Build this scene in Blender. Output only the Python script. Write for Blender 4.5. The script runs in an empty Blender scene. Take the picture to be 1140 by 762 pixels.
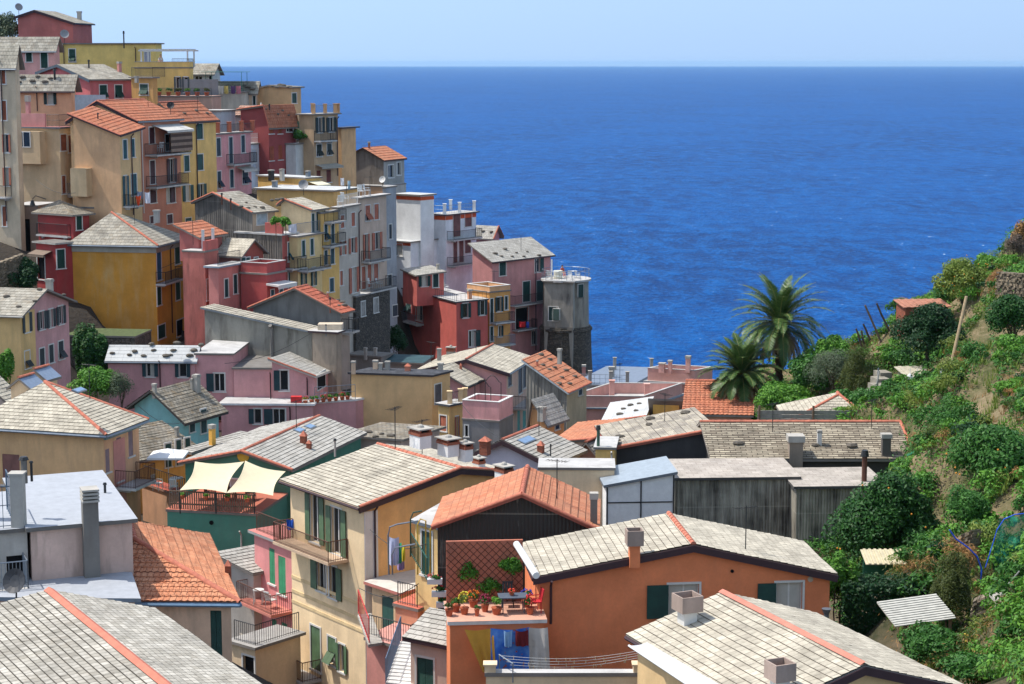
HAZE = 2.3e-5; SKYS = .15; SKYDUST = 0.6; SUNS = 2.4; EXPO = 1.15; SKYLIFT = .26
import bpy, math, random
from math import sin, cos, tan, atan, radians, pi, sqrt
from mathutils import Vector, Matrix, noise
from mathutils.geometry import tessellate_polygon
random.seed(7)
SC = bpy.context.scene
COL = SC.collection
# ---------------------------------------------------------------- camera model (used to measure the place from the photo)
FP = 2127.0; CX = 570.0; CY = 381.0
PITCH = atan(311 / FP); CP = cos(PITCH); SP = sin(PITCH)
def ray(x, y):
    u = (x - CX) / FP; v = (y - CY) / FP
    return Vector((u, CP - v * SP, -SP - v * CP))
def P(x, y, Y):
    r = ray(x, y); return r * (Y / r.y)
def onz(x, y, z):
    r = ray(x, y); return r * (z / r.z)
def dep(y):
    r = ray(CX, y); return -r.z / r.y
SEA = -75.0
# ---------------------------------------------------------------- materials
MATS = {}
def lin(c):
    c = c / 255.0
    return c / 12.92 if c <= 0.04045 else ((c + 0.055) / 1.055) ** 2.4
KA = 1.0
def rgb(c, k=1.0):
    k = k * KA
    return (min(lin(c[0]) * k, 1), min(lin(c[1]) * k, 1), min(lin(c[2]) * k, 1), 1)
def newmat(name):
    m = bpy.data.materials.new(name); m.use_nodes = True
    nt = m.node_tree; nt.nodes.clear()
    out = nt.nodes.new('ShaderNodeOutputMaterial')
    b = nt.nodes.new('ShaderNodeBsdfPrincipled')
    nt.links.new(b.outputs[0], out.inputs[0])
    return m, nt, b
class N:
    def __init__(s, nt): s.nt = nt
    def __call__(s, typ, ins=None, **kw):
        n = s.nt.nodes.new('ShaderNode' + typ)
        for k, v in kw.items(): setattr(n, k, v)
        for k, v in (ins or {}).items():
            i = n.inputs[k]
            if isinstance(v, bpy.types.NodeSocket): s.nt.links.new(v, i)
            else: i.default_value = v
        return n
    def mix(s, f, a, b, t='MIX'):
        n = s.nt.nodes.new('ShaderNodeMix'); n.data_type = 'RGBA'; n.blend_type = t
        for i, v in ((0, f), (6, a), (7, b)):
            if isinstance(v, bpy.types.NodeSocket): s.nt.links.new(v, n.inputs[i])
            else: n.inputs[i].default_value = v
        return n.outputs[2]
    def ramp(s, f, pts):
        n = s.nt.nodes.new('ShaderNodeValToRGB'); s.nt.links.new(f, n.inputs[0])
        el = n.color_ramp.elements
        while len(el) < len(pts): el.new(0.5)
        for e, (p, c) in zip(el, pts):
            e.position = p; e.color = c if isinstance(c, tuple) else (c, c, c, 1)
        return n.outputs[0]
def plaster(c, stain=0.35, dark=(95, 88, 80), sc=1.0):
    """painted render: mottled, with rain streaks"""
    key = ('pl', c, stain, dark)
    m_ = sum(c) / 3; c = tuple(min(250, (v * .95 + m_ * .05) + (238 - v) * .10) for v in c)
    if c[0] > c[1] > c[2] + 12: c = (min(252, c[0] * 1.02), c[1] * .965, c[2] * .98)
    if key in MATS: return MATS[key]
    m, nt, b = newmat('plaster'); n = N(nt)
    tc = n('TexCoord'); off = random.random() * 50
    mp = n('Mapping', {'Vector': tc.outputs['Object'], 'Location': (off, off, 0)})
    n1 = n('TexNoise', {'Vector': mp.outputs[0], 'Scale': 0.55 * sc, 'Detail': 6.0, 'Roughness': 0.62})
    mp2 = n('Mapping', {'Vector': tc.outputs['Object'], 'Location': (off, 3, 0), 'Scale': (1.5, 1.5, 0.3)})
    n2 = n('TexNoise', {'Vector': mp2.outputs[0], 'Scale': 1.0, 'Detail': 5.0, 'Roughness': 0.6})
    n3 = n('TexNoise', {'Vector': mp.outputs[0], 'Scale': 9.0, 'Detail': 4.0, 'Roughness': 0.7})
    base = n.mix(n.ramp(n1.outputs[0], [(0.3, 0.0), (0.7, 1.0)]), rgb(c, 0.80), rgb(c, 1.14))
    fs = n.ramp(n2.outputs[0], [(0.46, 0.0), (0.70, min(1, stain * 1.1))])
    fs2 = n.ramp(n1.outputs[0], [(0.5, 0.0), (0.68, 1.0)])
    mm = n('Math', {0: fs, 1: n.ramp(n1.outputs[0], [(0.35, 0.35), (0.65, 1.0)])}, operation='MULTIPLY')
    base = n.mix(mm.outputs[0], base, rgb(dark))
    base = n.mix(n.ramp(n3.outputs[0], [(0.35, 0.0), (0.75, 0.22)]), base, rgb(c, 0.6))
    nt.links.new(base, b.inputs['Base Color'])
    b.inputs['Roughness'].default_value = 0.92
    b.inputs['Specular IOR Level'].default_value = 0.15
    bp = n('Bump', {'Height': n3.outputs[0], 'Strength': 0.35, 'Distance': 0.02})
    nt.links.new(bp.outputs[0], b.inputs['Normal'])
    MATS[key] = m; return m
def _tile(c1, c2, mortar, w=0.35, h=0.3, ms=0.014, stain=0.4, dark=(70, 66, 60), nm='roof_tiles', lich=0.0):
    key = ('ti', c1, c2, mortar, w, h, ms, stain, dark, lich)
    if key in MATS: return MATS[key]
    m, nt, b = newmat(nm); n = N(nt)
    uv = n('UVMap'); off = random.random() * 50
    br = n('TexBrick', {'Vector': uv.outputs[0], 'Color1': rgb(c1), 'Color2': rgb(c2), 'Mortar': rgb(mortar), 'Scale': 1.0,
                        'Mortar Size': ms, 'Mortar Smooth': 0.1, 'Bias': 0.0, 'Brick Width': w, 'Row Height': h})
    br.offset = 0.5; br.squash = 1.0
    tc = n('TexCoord'); mp = n('Mapping', {'Vector': tc.outputs['Object'], 'Location': (off, off, 1)})
    n1 = n('TexNoise', {'Vector': mp.outputs[0], 'Scale': 0.8, 'Detail': 7.0, 'Roughness': 0.68})
    n2 = n('TexNoise', {'Vector': mp.outputs[0], 'Scale': 6.0, 'Detail': 5.0, 'Roughness': 0.7})
    col = n.mix(n.ramp(n1.outputs[0], [(0.42, 0.0), (0.68, stain)]), br.outputs['Color'], rgb(dark))
    col = n.mix(n.ramp(n2.outputs[0], [(0.4, 0.0), (0.75, 0.45 * stain + 0.1)]), col, rgb(dark))
    if lich:
        n4 = n('TexNoise', {'Vector': mp.outputs[0], 'Scale': 2.1, 'Detail': 6.0, 'Roughness': 0.75})
        col = n.mix(n.ramp(n4.outputs[0], [(0.5, 0.0), (0.62, lich)]), col, rgb((150, 128, 96)))
    nt.links.new(col, b.inputs['Base Color'])
    b.inputs['Roughness'].default_value = 0.88
    b.inputs['Specular IOR Level'].default_value = 0.2
    hh = n('Math', {0: br.outputs['Fac'], 1: -1.0, 2: n2.outputs[0]}, operation='MULTIPLY_ADD')
    bp = n('Bump', {'Height': hh.outputs[0], 'Strength': 0.6, 'Distance': 0.02})
    nt.links.new(bp.outputs[0], b.inputs['Normal'])
    MATS[key] = m; return m
def tile(*a, **k_):
    global KA
    KA = .80 if k_.get("nm") != "brickwork" else .85
    try: return _tile(*a, **k_)
    finally: KA = 1.0
def _plain(c, rough=0.6, metal=0.0, var=0.15, nm='paint', spec=0.4, sc=3.0):
    key = ('p', c, rough, metal, var, nm)
    if key in MATS: return MATS[key]
    m, nt, b = newmat(nm); n = N(nt)
    tc = n('TexCoord')
    n1 = n('TexNoise', {'Vector': tc.outputs['Object'], 'Scale': sc, 'Detail': 5.0, 'Roughness': 0.65})
    col = n.mix(n.ramp(n1.outputs[0], [(0.3, 0.0), (0.7, 1.0)]), rgb(c, 1 - var), rgb(c, 1 + var))
    nt.links.new(col, b.inputs['Base Color'])
    b.inputs['Roughness'].default_value = rough; b.inputs['Metallic'].default_value = metal
    b.inputs['Specular IOR Level'].default_value = spec
    MATS[key] = m; return m
def plain(*a, **k_):
    global KA
    KA = .8
    try: return _plain(*a, **k_)
    finally: KA = 1.0
def shutter_mat(c):
    key = ('sh', c)
    if key in MATS: return MATS[key]
    m, nt, b = newmat('shutter_paint'); n = N(nt)
    uv = n('UVMap'); sp = n('SeparateXYZ', {0: uv.outputs[0]})
    a = n('Math', {0: sp.outputs[1], 1: 1 / 0.07}, operation='MULTIPLY')
    f = n('Math', {0: a.outputs[0]}, operation='FRACT')
    tc = n('TexCoord'); n1 = n('TexNoise', {'Vector': tc.outputs['Object'], 'Scale': 2.0, 'Detail': 4.0})
    col = n.mix(n.ramp(n1.outputs[0], [(0.3, 0.0), (0.7, 1.0)]), rgb(c, 0.8), rgb(c, 1.35))
    nt.links.new(col, b.inputs['Base Color']); b.inputs['Roughness'].default_value = 0.55
    b.inputs['Specular IOR Level'].default_value = 0.3
    bp = n('Bump', {'Height': f.outputs[0], 'Strength': 1.0, 'Distance': 0.03})
    nt.links.new(bp.outputs[0], b.inputs['Normal'])
    MATS[key] = m; return m
def corr(c, dark, pitch=0.18, stain=0.9, dirt=(0.35, 0.6)):
    """corrugated sheet, streaked with mould; U runs across the waves"""
    key = ('co', c, dark, pitch, dirt)
    if key in MATS: return MATS[key]
    m, nt, b = newmat('corrugated_sheet'); n = N(nt)
    uv = n('UVMap'); sp = n('SeparateXYZ', {0: uv.outputs[0]})
    a = n('Math', {0: sp.outputs[0], 1: 2 * pi / pitch}, operation='MULTIPLY')
    s_ = n('Math', {0: a.outputs[0]}, operation='SINE')
    cv = n('CombineXYZ', {0: sp.outputs[0], 1: sp.outputs[1]})
    mp = n('Mapping', {'Vector': cv.outputs[0], 'Scale': (3.0, 0.25, 1)})
    n1 = n('TexNoise', {'Vector': mp.outputs[0], 'Scale': 1.0, 'Detail': 6.0, 'Roughness': 0.65})
    n2 = n('TexNoise', {'Vector': cv.outputs[0], 'Scale': 0.35, 'Detail': 5.0, 'Roughness': 0.6})
    ad = n('Math', {0: n1.outputs[0], 1: n2.outputs[0]}, operation='ADD')
    hf = n('Math', {0: ad.outputs[0], 1: 0.5}, operation='MULTIPLY')
    col = n.mix(n.ramp(hf.outputs[0], [(dirt[0], 0.0), (dirt[1], stain)]), rgb(c), rgb(dark))
    fr = n('Math', {0: sp.outputs[1], 1: 1 / 2.4}, operation='MULTIPLY')
    fr = n('Math', {0: fr.outputs[0]}, operation='FRACT')
    col = n.mix(n.ramp(fr.outputs[0], [(0.0, 0.45), (0.035, 0.0)]), col, rgb(c, 1.3))
    nt.links.new(col, b.inputs['Base Color']); b.inputs['Roughness'].default_value = 0.9
    bp = n('Bump', {'Height': s_.outputs[0], 'Strength': 0.8, 'Distance': 0.03})
    nt.links.new(bp.outputs[0], b.inputs['Normal'])
    MATS[key] = m; return m
def stonemat(c1=(118, 108, 95), c2=(82, 76, 68)):
    key = ('st', c1, c2)
    if key in MATS: return MATS[key]
    m, nt, b = newmat('rubble_stone'); n = N(nt)
    tc = n('TexCoord'); mp = n('Mapping', {'Vector': tc.outputs['Object'], 'Scale': (1, 1, 1.7)})
    v = n('TexVoronoi', {'Vector': mp.outputs[0], 'Scale': 3.2}); v2 = n('TexVoronoi', {'Vector': mp.outputs[0], 'Scale': 3.2}, feature='DISTANCE_TO_EDGE')
    n1 = n('TexNoise', {'Vector': tc.outputs['Object'], 'Scale': 4.0, 'Detail': 6.0})
    sx = n('SeparateXYZ', {0: v.outputs['Color']})
    col = n.mix(sx.outputs[0], rgb(c1), rgb(c2))
    col = n.mix(n.ramp(v2.outputs[0], [(0.0, 0.85), (0.08, 0.0)]), col, rgb((45, 40, 34)))
    col = n.mix(n.ramp(n1.outputs[0], [(0.4, 0.0), (0.7, 0.4)]), col, rgb((60, 58, 44)))
    nt.links.new(col, b.inputs['Base Color']); b.inputs['Roughness'].default_value = 0.95
    bp = n('Bump', {'Height': n.ramp(v2.outputs[0], [(0.0, 0.0), (0.12, 1.0)]), 'Strength': 0.9, 'Distance': 0.08})
    nt.links.new(bp.outputs[0], b.inputs['Normal'])
    MATS[key] = m; return m
def _leafmat(c, c2, rough=0.55, trans=0.25):
    key = ('lf', c, c2)
    if key in MATS: return MATS[key]
    m = bpy.data.materials.new('leaves'); m.use_nodes = True
    nt = m.node_tree; nt.nodes.clear(); n = N(nt)
    out = n('OutputMaterial'); geo = n('NewGeometry'); tc = n('TexCoord')
    n1 = n('TexNoise', {'Vector': tc.outputs['Object'], 'Scale': 1.4, 'Detail': 3.0})
    col = n.mix(geo.outputs['Random Per Island'], rgb(c), rgb(c2))
    col = n.mix(n.ramp(n1.outputs[0], [(0.4, 0.0), (0.65, 0.6)]), col, rgb(c2, 1.1))
    b = n('BsdfPrincipled', {'Base Color': col, 'Roughness': rough, 'Specular IOR Level': 0.25})
    t = n('BsdfTranslucent', {'Color': col})
    mx = n('MixShader', {0: trans, 1: b.outputs[0], 2: t.outputs[0]})
    nt.links.new(mx.outputs[0], out.inputs[0])
    MATS[key] = m; return m
def leafmat(*a, **k_):
    global KA
    KA = .95
    try: return _leafmat(*a, **k_)
    finally: KA = 1.0
def glassmat():
    if 'gl' in MATS: return MATS['gl']
    m, nt, b = newmat('window_glass')
    b.inputs['Base Color'].default_value = (0.012, 0.016, 0.02, 1); b.inputs['Roughness'].default_value = 0.12
    b.inputs['Specular IOR Level'].default_value = 0.6
    MATS['gl'] = m; return m
# ---------------------------------------------------------------- mesh builder (world coordinates; moved to the object's own origin on build)
class MB:
    def __init__(s): s.v = []; s.f = []; s.uv = []; s.m = []; s.mi = 0; s.smooth = False
    def poly(s, pts, uv=None):
        i = len(s.v); s.v += [Vector(p) for p in pts]; s.f.append(list(range(i, i + len(pts)))); s.m.append(s.mi)
        s.uv += uv if uv else [(0.0, 0.0)] * len(pts)
    def box8(s, q):            # q: 4 bottom, 4 top
        ht = (q[4] - q[0]).length; w = (q[1] - q[0]).length; d = (q[2] - q[1]).length
        s.poly([q[3], q[2], q[1], q[0]], [(0, d), (w, d), (w, 0), (0, 0)]); s.poly(q[4:8], [(0, 0), (w, 0), (w, d), (0, d)])
        for k in range(4):
            l = (q[(k + 1) % 4] - q[k]).length
            s.poly([q[k], q[(k + 1) % 4], q[4 + (k + 1) % 4], q[4 + k]], [(0, 0), (l, 0), (l, ht), (0, ht)])
    def box(s, c, sx, sy, sz, rot=0.0):   # c: centre of the bottom
        c = Vector(c); a = Vector((cos(rot), sin(rot), 0)) * sx / 2; b = Vector((-sin(rot), cos(rot), 0)) * sy / 2; h = Vector((0, 0, sz))
        q = [c - a - b, c + a - b, c + a + b, c - a + b]; s.box8(q + [p + h for p in q])
    def obox(s, o, ax, ay, az): # corner + three edges
        o = Vector(o); q = [o, o + ax, o + ax + ay, o + ay]; s.box8(q + [p + az for p in q])
    def tube(s, pts, r, n=6, cap=True, r2=None):
        pts = [Vector(p) for p in pts]; rings = []
        for i, p in enumerate(pts):
            d = (pts[min(i + 1, len(pts) - 1)] - pts[max(i - 1, 0)]).normalized()
            a = d.cross(Vector((0, 0, 1)))
            if a.length < 0.05: a = Vector((1, 0, 0))
            a.normalize(); b = a.cross(d).normalized()
            rr = r if r2 is None else r + (r2 - r) * i / (len(pts) - 1)
            rings.append([p + (a * cos(2 * pi * k / n) + b * sin(2 * pi * k / n)) * rr for k in range(n)])
        i0 = len(s.v)
        for rg in rings: s.v += rg
        for j in range(len(pts) - 1):
            for k in range(n):
                a = i0 + j * n + k; b = i0 + j * n + (k + 1) % n
                s.f.append([a, b, b + n, a + n]); s.m.append(s.mi); s.uv += [(k / n, j), ((k + 1) / n, j), ((k + 1) / n, j + 1), (k / n, j + 1)]
        if cap:
            s.f.append([i0 + k for k in range(n)]); s.m.append(s.mi); s.uv += [(0, 0)] * n
            e = i0 + (len(pts) - 1) * n
            s.f.append([e + k for k in range(n)][::-1]); s.m.append(s.mi); s.uv += [(0, 0)] * n
    def ball(s, c, rx, ry, rz, n=8, m=6):
        c = Vector(c); i0 = len(s.v)
        for j in range(m + 1):
            t = pi * j / m
            for k in range(n):
                p = 2 * pi * k / n
                s.v.append(c + Vector((rx * sin(t) * cos(p), ry * sin(t) * sin(p), rz * cos(t))))
        for j in range(m):
            for k in range(n):
                a = i0 + j * n + k; b = i0 + j * n + (k + 1) % n
                s.f.append([a, a + n, b + n, b]); s.m.append(s.mi); s.uv += [(0, 0)] * 4
    def build(s, name, mats, parent=None, loc=None):
        me = bpy.data.meshes.new(name)
        if parent is not None and loc is None: loc = parent['_o'] if '_o' in parent else (0, 0, 0)
        if loc is None: loc = Vector((0, 0, 0))
        L = Vector(loc)
        me.from_pydata([tuple(v - L) for v in s.v], [], s.f)
        uvl = me.uv_layers.new(name='UVMap')
        flat = [c for q in s.uv for c in q]
        if len(flat) == 2 * len(me.loops): uvl.data.foreach_set('uv', flat)
        if not isinstance(mats, (list, tuple)): mats = [mats]
        for m in mats: me.materials.append(m)
        if len(mats) > 1: me.polygons.foreach_set('material_index', [min(i, len(mats) - 1) for i in s.m])
        if s.smooth: me.polygons.foreach_set('use_smooth', [True] * len(me.polygons))
        me.update()
        o = bpy.data.objects.new(name, me); COL.objects.link(o)
        if parent is not None: o.parent = parent
        else: o.location = L
        OR[o.name] = L
        return o
OR = {}
def part(mb, name, mats, par):
    return mb.build(name, mats, par, OR[par.name])
def thing(name, label, cat, loc, group=None):
    o = bpy.data.objects.new(name, None); COL.objects.link(o); o.location = loc; o.empty_display_size = 0.3
    o['label'] = label; o['category'] = cat
    if group: o['group'] = group
    OR[o.name] = Vector(loc); return o
def tag(o, label, cat, group=None):
    o['label'] = label; o['category'] = cat
    if group: o['group'] = group
    return o
# common colours
GREEN = (22, 58, 48); TEAL = (25, 75, 85); BROWN = (135, 72, 48); BLUE = (30, 62, 100); LGREEN = (58, 100, 62); DBROWN = (70, 38, 40)
WHITE = plain((222, 220, 214), 0.6, var=0.06, nm='white_paint')
DARK = plain((28, 27, 28), 0.8, nm='dark_void', spec=0.1)  # near-black paint standing for the shade inside openings, vents and cowls
IRON = plain((40, 42, 44), 0.55, nm='iron')
RUST = plain((96, 62, 48), 0.8, nm='rusty_iron')
GALV = plain((135, 145, 155), 0.45, 0.5, nm='zinc')
COPPER = plain((70, 48, 52), 0.5, 0.3, nm='brown_metal')
CONC = plaster((165, 160, 150), 0.5)
CONCD = plaster((110, 106, 100), 0.6)
SLAB = plaster((178, 176, 172), 0.4)
def T_grey(): return tile((222, 213, 192), (196, 187, 168), (122, 114, 102), 0.32, 0.30, 0.009, 0.42)
def T_greycool(): return tile((204, 200, 190), (178, 174, 164), (116, 112, 106), 0.36, 0.30, 0.010, 0.3)
def T_old(): return tile((178, 170, 154), (138, 131, 118), (92, 86, 76), 0.3, 0.24, 0.016, 0.65, (78, 73, 62), lich=0.5)
def T_slate(): return tile((200, 194, 178), (170, 164, 150), (124, 118, 108), 0.42, 0.39, 0.012, 0.5, lich=0.3)
def T_dark(): return tile((96, 98, 104), (70, 72, 78), (36, 36, 38), 0.5, 0.4, 0.014, 0.4, (40, 40, 42))
def T_white(): return tile((212, 214, 212), (196, 198, 198), (160, 160, 158), 0.9, 0.8, 0.008, 0.22, (140, 138, 130), nm='sheet_roofing')
def T_terra(): return tile((210, 134, 100), (186, 110, 80), (128, 74, 58), 0.24, 0.36, 0.010, 0.45, (156, 122, 102), nm='terracotta_tiles')
def T_terra2(): return tile((216, 146, 110), (196, 122, 90), (146, 88, 70), 0.26, 0.34, 0.010, 0.4, (166, 132, 110), nm='terracotta_tiles')
CAP = plain((196, 118, 94), 0.9, var=0.3, nm='terracotta_caps')
BRICK = tile((170, 96, 72), (146, 78, 58), (150, 120, 100), 0.24, 0.08, 0.006, 0.25, nm='brickwork')
CTRL = []   # ground control points (x, y, z)
HOUSES = {}
# ---------------------------------------------------------------- roofs
def clip_interval(pts, b):
    xs = []
    for i in range(len(pts)):
        (a0, b0), (a1, b1) = pts[i], pts[(i + 1) % len(pts)]
        if (b0 - b) * (b1 - b) <= 0 and abs(b1 - b0) > 1e-9: xs.append(a0 + (a1 - a0) * (b - b0) / (b1 - b0))
    return (min(xs), max(xs)) if len(xs) >= 2 else None
def courses(mb, poly, c=0.3, t=0.025, wave=0.0, per=0.24):
    """roof slope covered with overlapping courses; poly[0]->poly[1] is the eave"""
    p0 = poly[0]; e = (poly[1] - poly[0]).normalized()
    nrm = (poly[1] - poly[0]).cross(poly[2] - poly[0]).normalized()
    if nrm.z < 0: nrm = -nrm
    s_ = nrm.cross(e).normalized()
    if s_.z < 0 and abs(s_.z) > 1e-4: s_ = -s_
    cen = sum(poly, Vector()) / len(poly)
    if s_.dot(cen - p0) < 0: s_ = -s_
    q = [((p - p0).dot(e), (p - p0).dot(s_)) for p in poly]
    bm = max(b for a, b in q); k = 0; b0 = 1e-4
    while b0 < bm - 0.02:
        b1 = min((k + 1) * c, bm - 1e-4)
        i0 = clip_interval(q, b0); i1 = clip_interval(q, b1)
        if i0 and i1 and (i0[1] - i0[0] > 0.02 or i1[1] - i1[0] > 0.02):
            if wave <= 0:
                A = p0 + e * i0[0] + s_ * b0; B = p0 + e * i0[1] + s_ * b0; C = p0 + e * i1[1] + s_ * b1; D = p0 + e * i1[0] + s_ * b1
                if t < .015:
                    mb.poly([A + nrm * t, B + nrm * t, C, D], [(i0[0], k * c), (i0[1], k * c), (i1[1], k * c + c), (i1[0], k * c + c)])
                    mb.poly([A, B, B + nrm * t, A + nrm * t], [(i0[0], k * c)] * 4)
                else:
                    m = max(1, int((i0[1] - i0[0]) / .38))
                    def sg(q_): return .055 * (.5 + .5 * noise.noise(q_ * .45))
                    for j in range(m):
                        f0, f1 = j / m, (j + 1) / m; tj = t + random.uniform(-.005, .009); lf = random.uniform(0, .006)
                        a0 = A.lerp(B, f0); a1 = A.lerp(B, f1); c1 = D.lerp(C, f1); c0 = D.lerp(C, f0)
                        A0 = a0 + nrm * (tj + sg(a0)); A1 = a1 + nrm * (tj + lf + sg(a1)); C1 = c1 + nrm * sg(c1); C0 = c0 + nrm * sg(c0)
                        u0 = i0[0] + (i0[1] - i0[0]) * f0; u1 = i0[0] + (i0[1] - i0[0]) * f1; w0 = i1[0] + (i1[1] - i1[0]) * f0; w1 = i1[0] + (i1[1] - i1[0]) * f1
                        mb.poly([A0, A1, C1, C0], [(u0, k * c), (u1, k * c), (w1, k * c + c), (w0, k * c + c)]); mb.poly([a0, a1, A1, A0], [(u0, k * c)] * 4)
            else:
                lo = min(i0[0], i1[0]); hi = max(i0[1], i1[1])
                m = max(2, int((hi - lo) / (per / 4)) + 1); top = []; bot = []; low = []; uvb = []; uvt = []
                jit = random.uniform(-.01, .01)
                for j in range(m + 1):
                    f = j / m
                    a = i0[0] + (i0[1] - i0[0]) * f; a1 = i1[0] + (i1[1] - i1[0]) * f
                    h = wave * abs(sin(pi * a / per)); h1 = wave * abs(sin(pi * a1 / per)) * 0.8
                    bot.append(p0 + e * a + s_ * b0 + nrm * (t + h + jit)); low.append(p0 + e * a + s_ * b0)
                    top.append(p0 + e * a1 + s_ * b1 + nrm * h1)
                    uvb.append((a, k * c)); uvt.append((a1, k * c + c))
                for j in range(m):
                    mb.poly([bot[j], bot[j + 1], top[j + 1], top[j]], [uvb[j], uvb[j + 1], uvt[j + 1], uvt[j]])
                    mb.poly([low[j], low[j + 1], bot[j + 1], bot[j]], [uvb[j]] * 4)
        k += 1; b0 = k * c
def slab(mb, poly, th):
    dn = Vector((0, 0, -th)); n = len(poly)
    up = Vector((0, 0, -0.004))
    top = [p + up for p in poly]; bot = [p + dn for p in poly]
    mb.poly(top); mb.poly(bot[::-1])
    for k in range(n): mb.poly([bot[k], bot[(k + 1) % n], top[(k + 1) % n], top[k]])
def caprow(mb, a, b, r=0.11, step=0.38):
    """row of half-round cap tiles"""
    a = Vector(a); b = Vector(b); L = (b - a).length
    if L < 0.2: return
    d = (b - a) / L; k = 0.0; side = d.cross(Vector((0, 0, 1))).normalized(); up = side.cross(d)
    while k < L - 0.05:
        k2 = min(k + step + 0.04, L); p = a + d * k; q = a + d * k2; r1 = r * 1.12; r2 = r * 0.92
        ring = []
        for (c, rr) in ((p, r1), (q, r2)):
            ring.append([c + side * cos(pi * j / 6) * rr + up * (sin(pi * j / 6) * rr - 0.02) for j in range(7)])
        for j in range(6): mb.poly([ring[0][j], ring[0][j + 1], ring[1][j + 1], ring[1][j]])
        mb.poly(ring[0][::-1])
        k += step
def railing(mb, a, b, h=1.0, sp=0.12, r=0.012, top=0.025, ends=True, mid=False):
    a = Vector(a); b = Vector(b); L = (b - a).length; up = Vector((0, 0, h)); n = max(1, int(L / sp))
    mb.tube([a + up, b + up], top, 5); mb.tube([a + Vector((0, 0, .08)), b + Vector((0, 0, .08))], r * 1.3, 4)
    if mid: mb.tube([a + up * .55, b + up * .55], r * 1.3, 4)
    for k in range(n + 1):
        p = a + (b - a) * k / n
        rr = top * .9 if (ends and k in (0, n)) else r
        mb.tube([p, p + up], rr, 4, cap=False)
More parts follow.
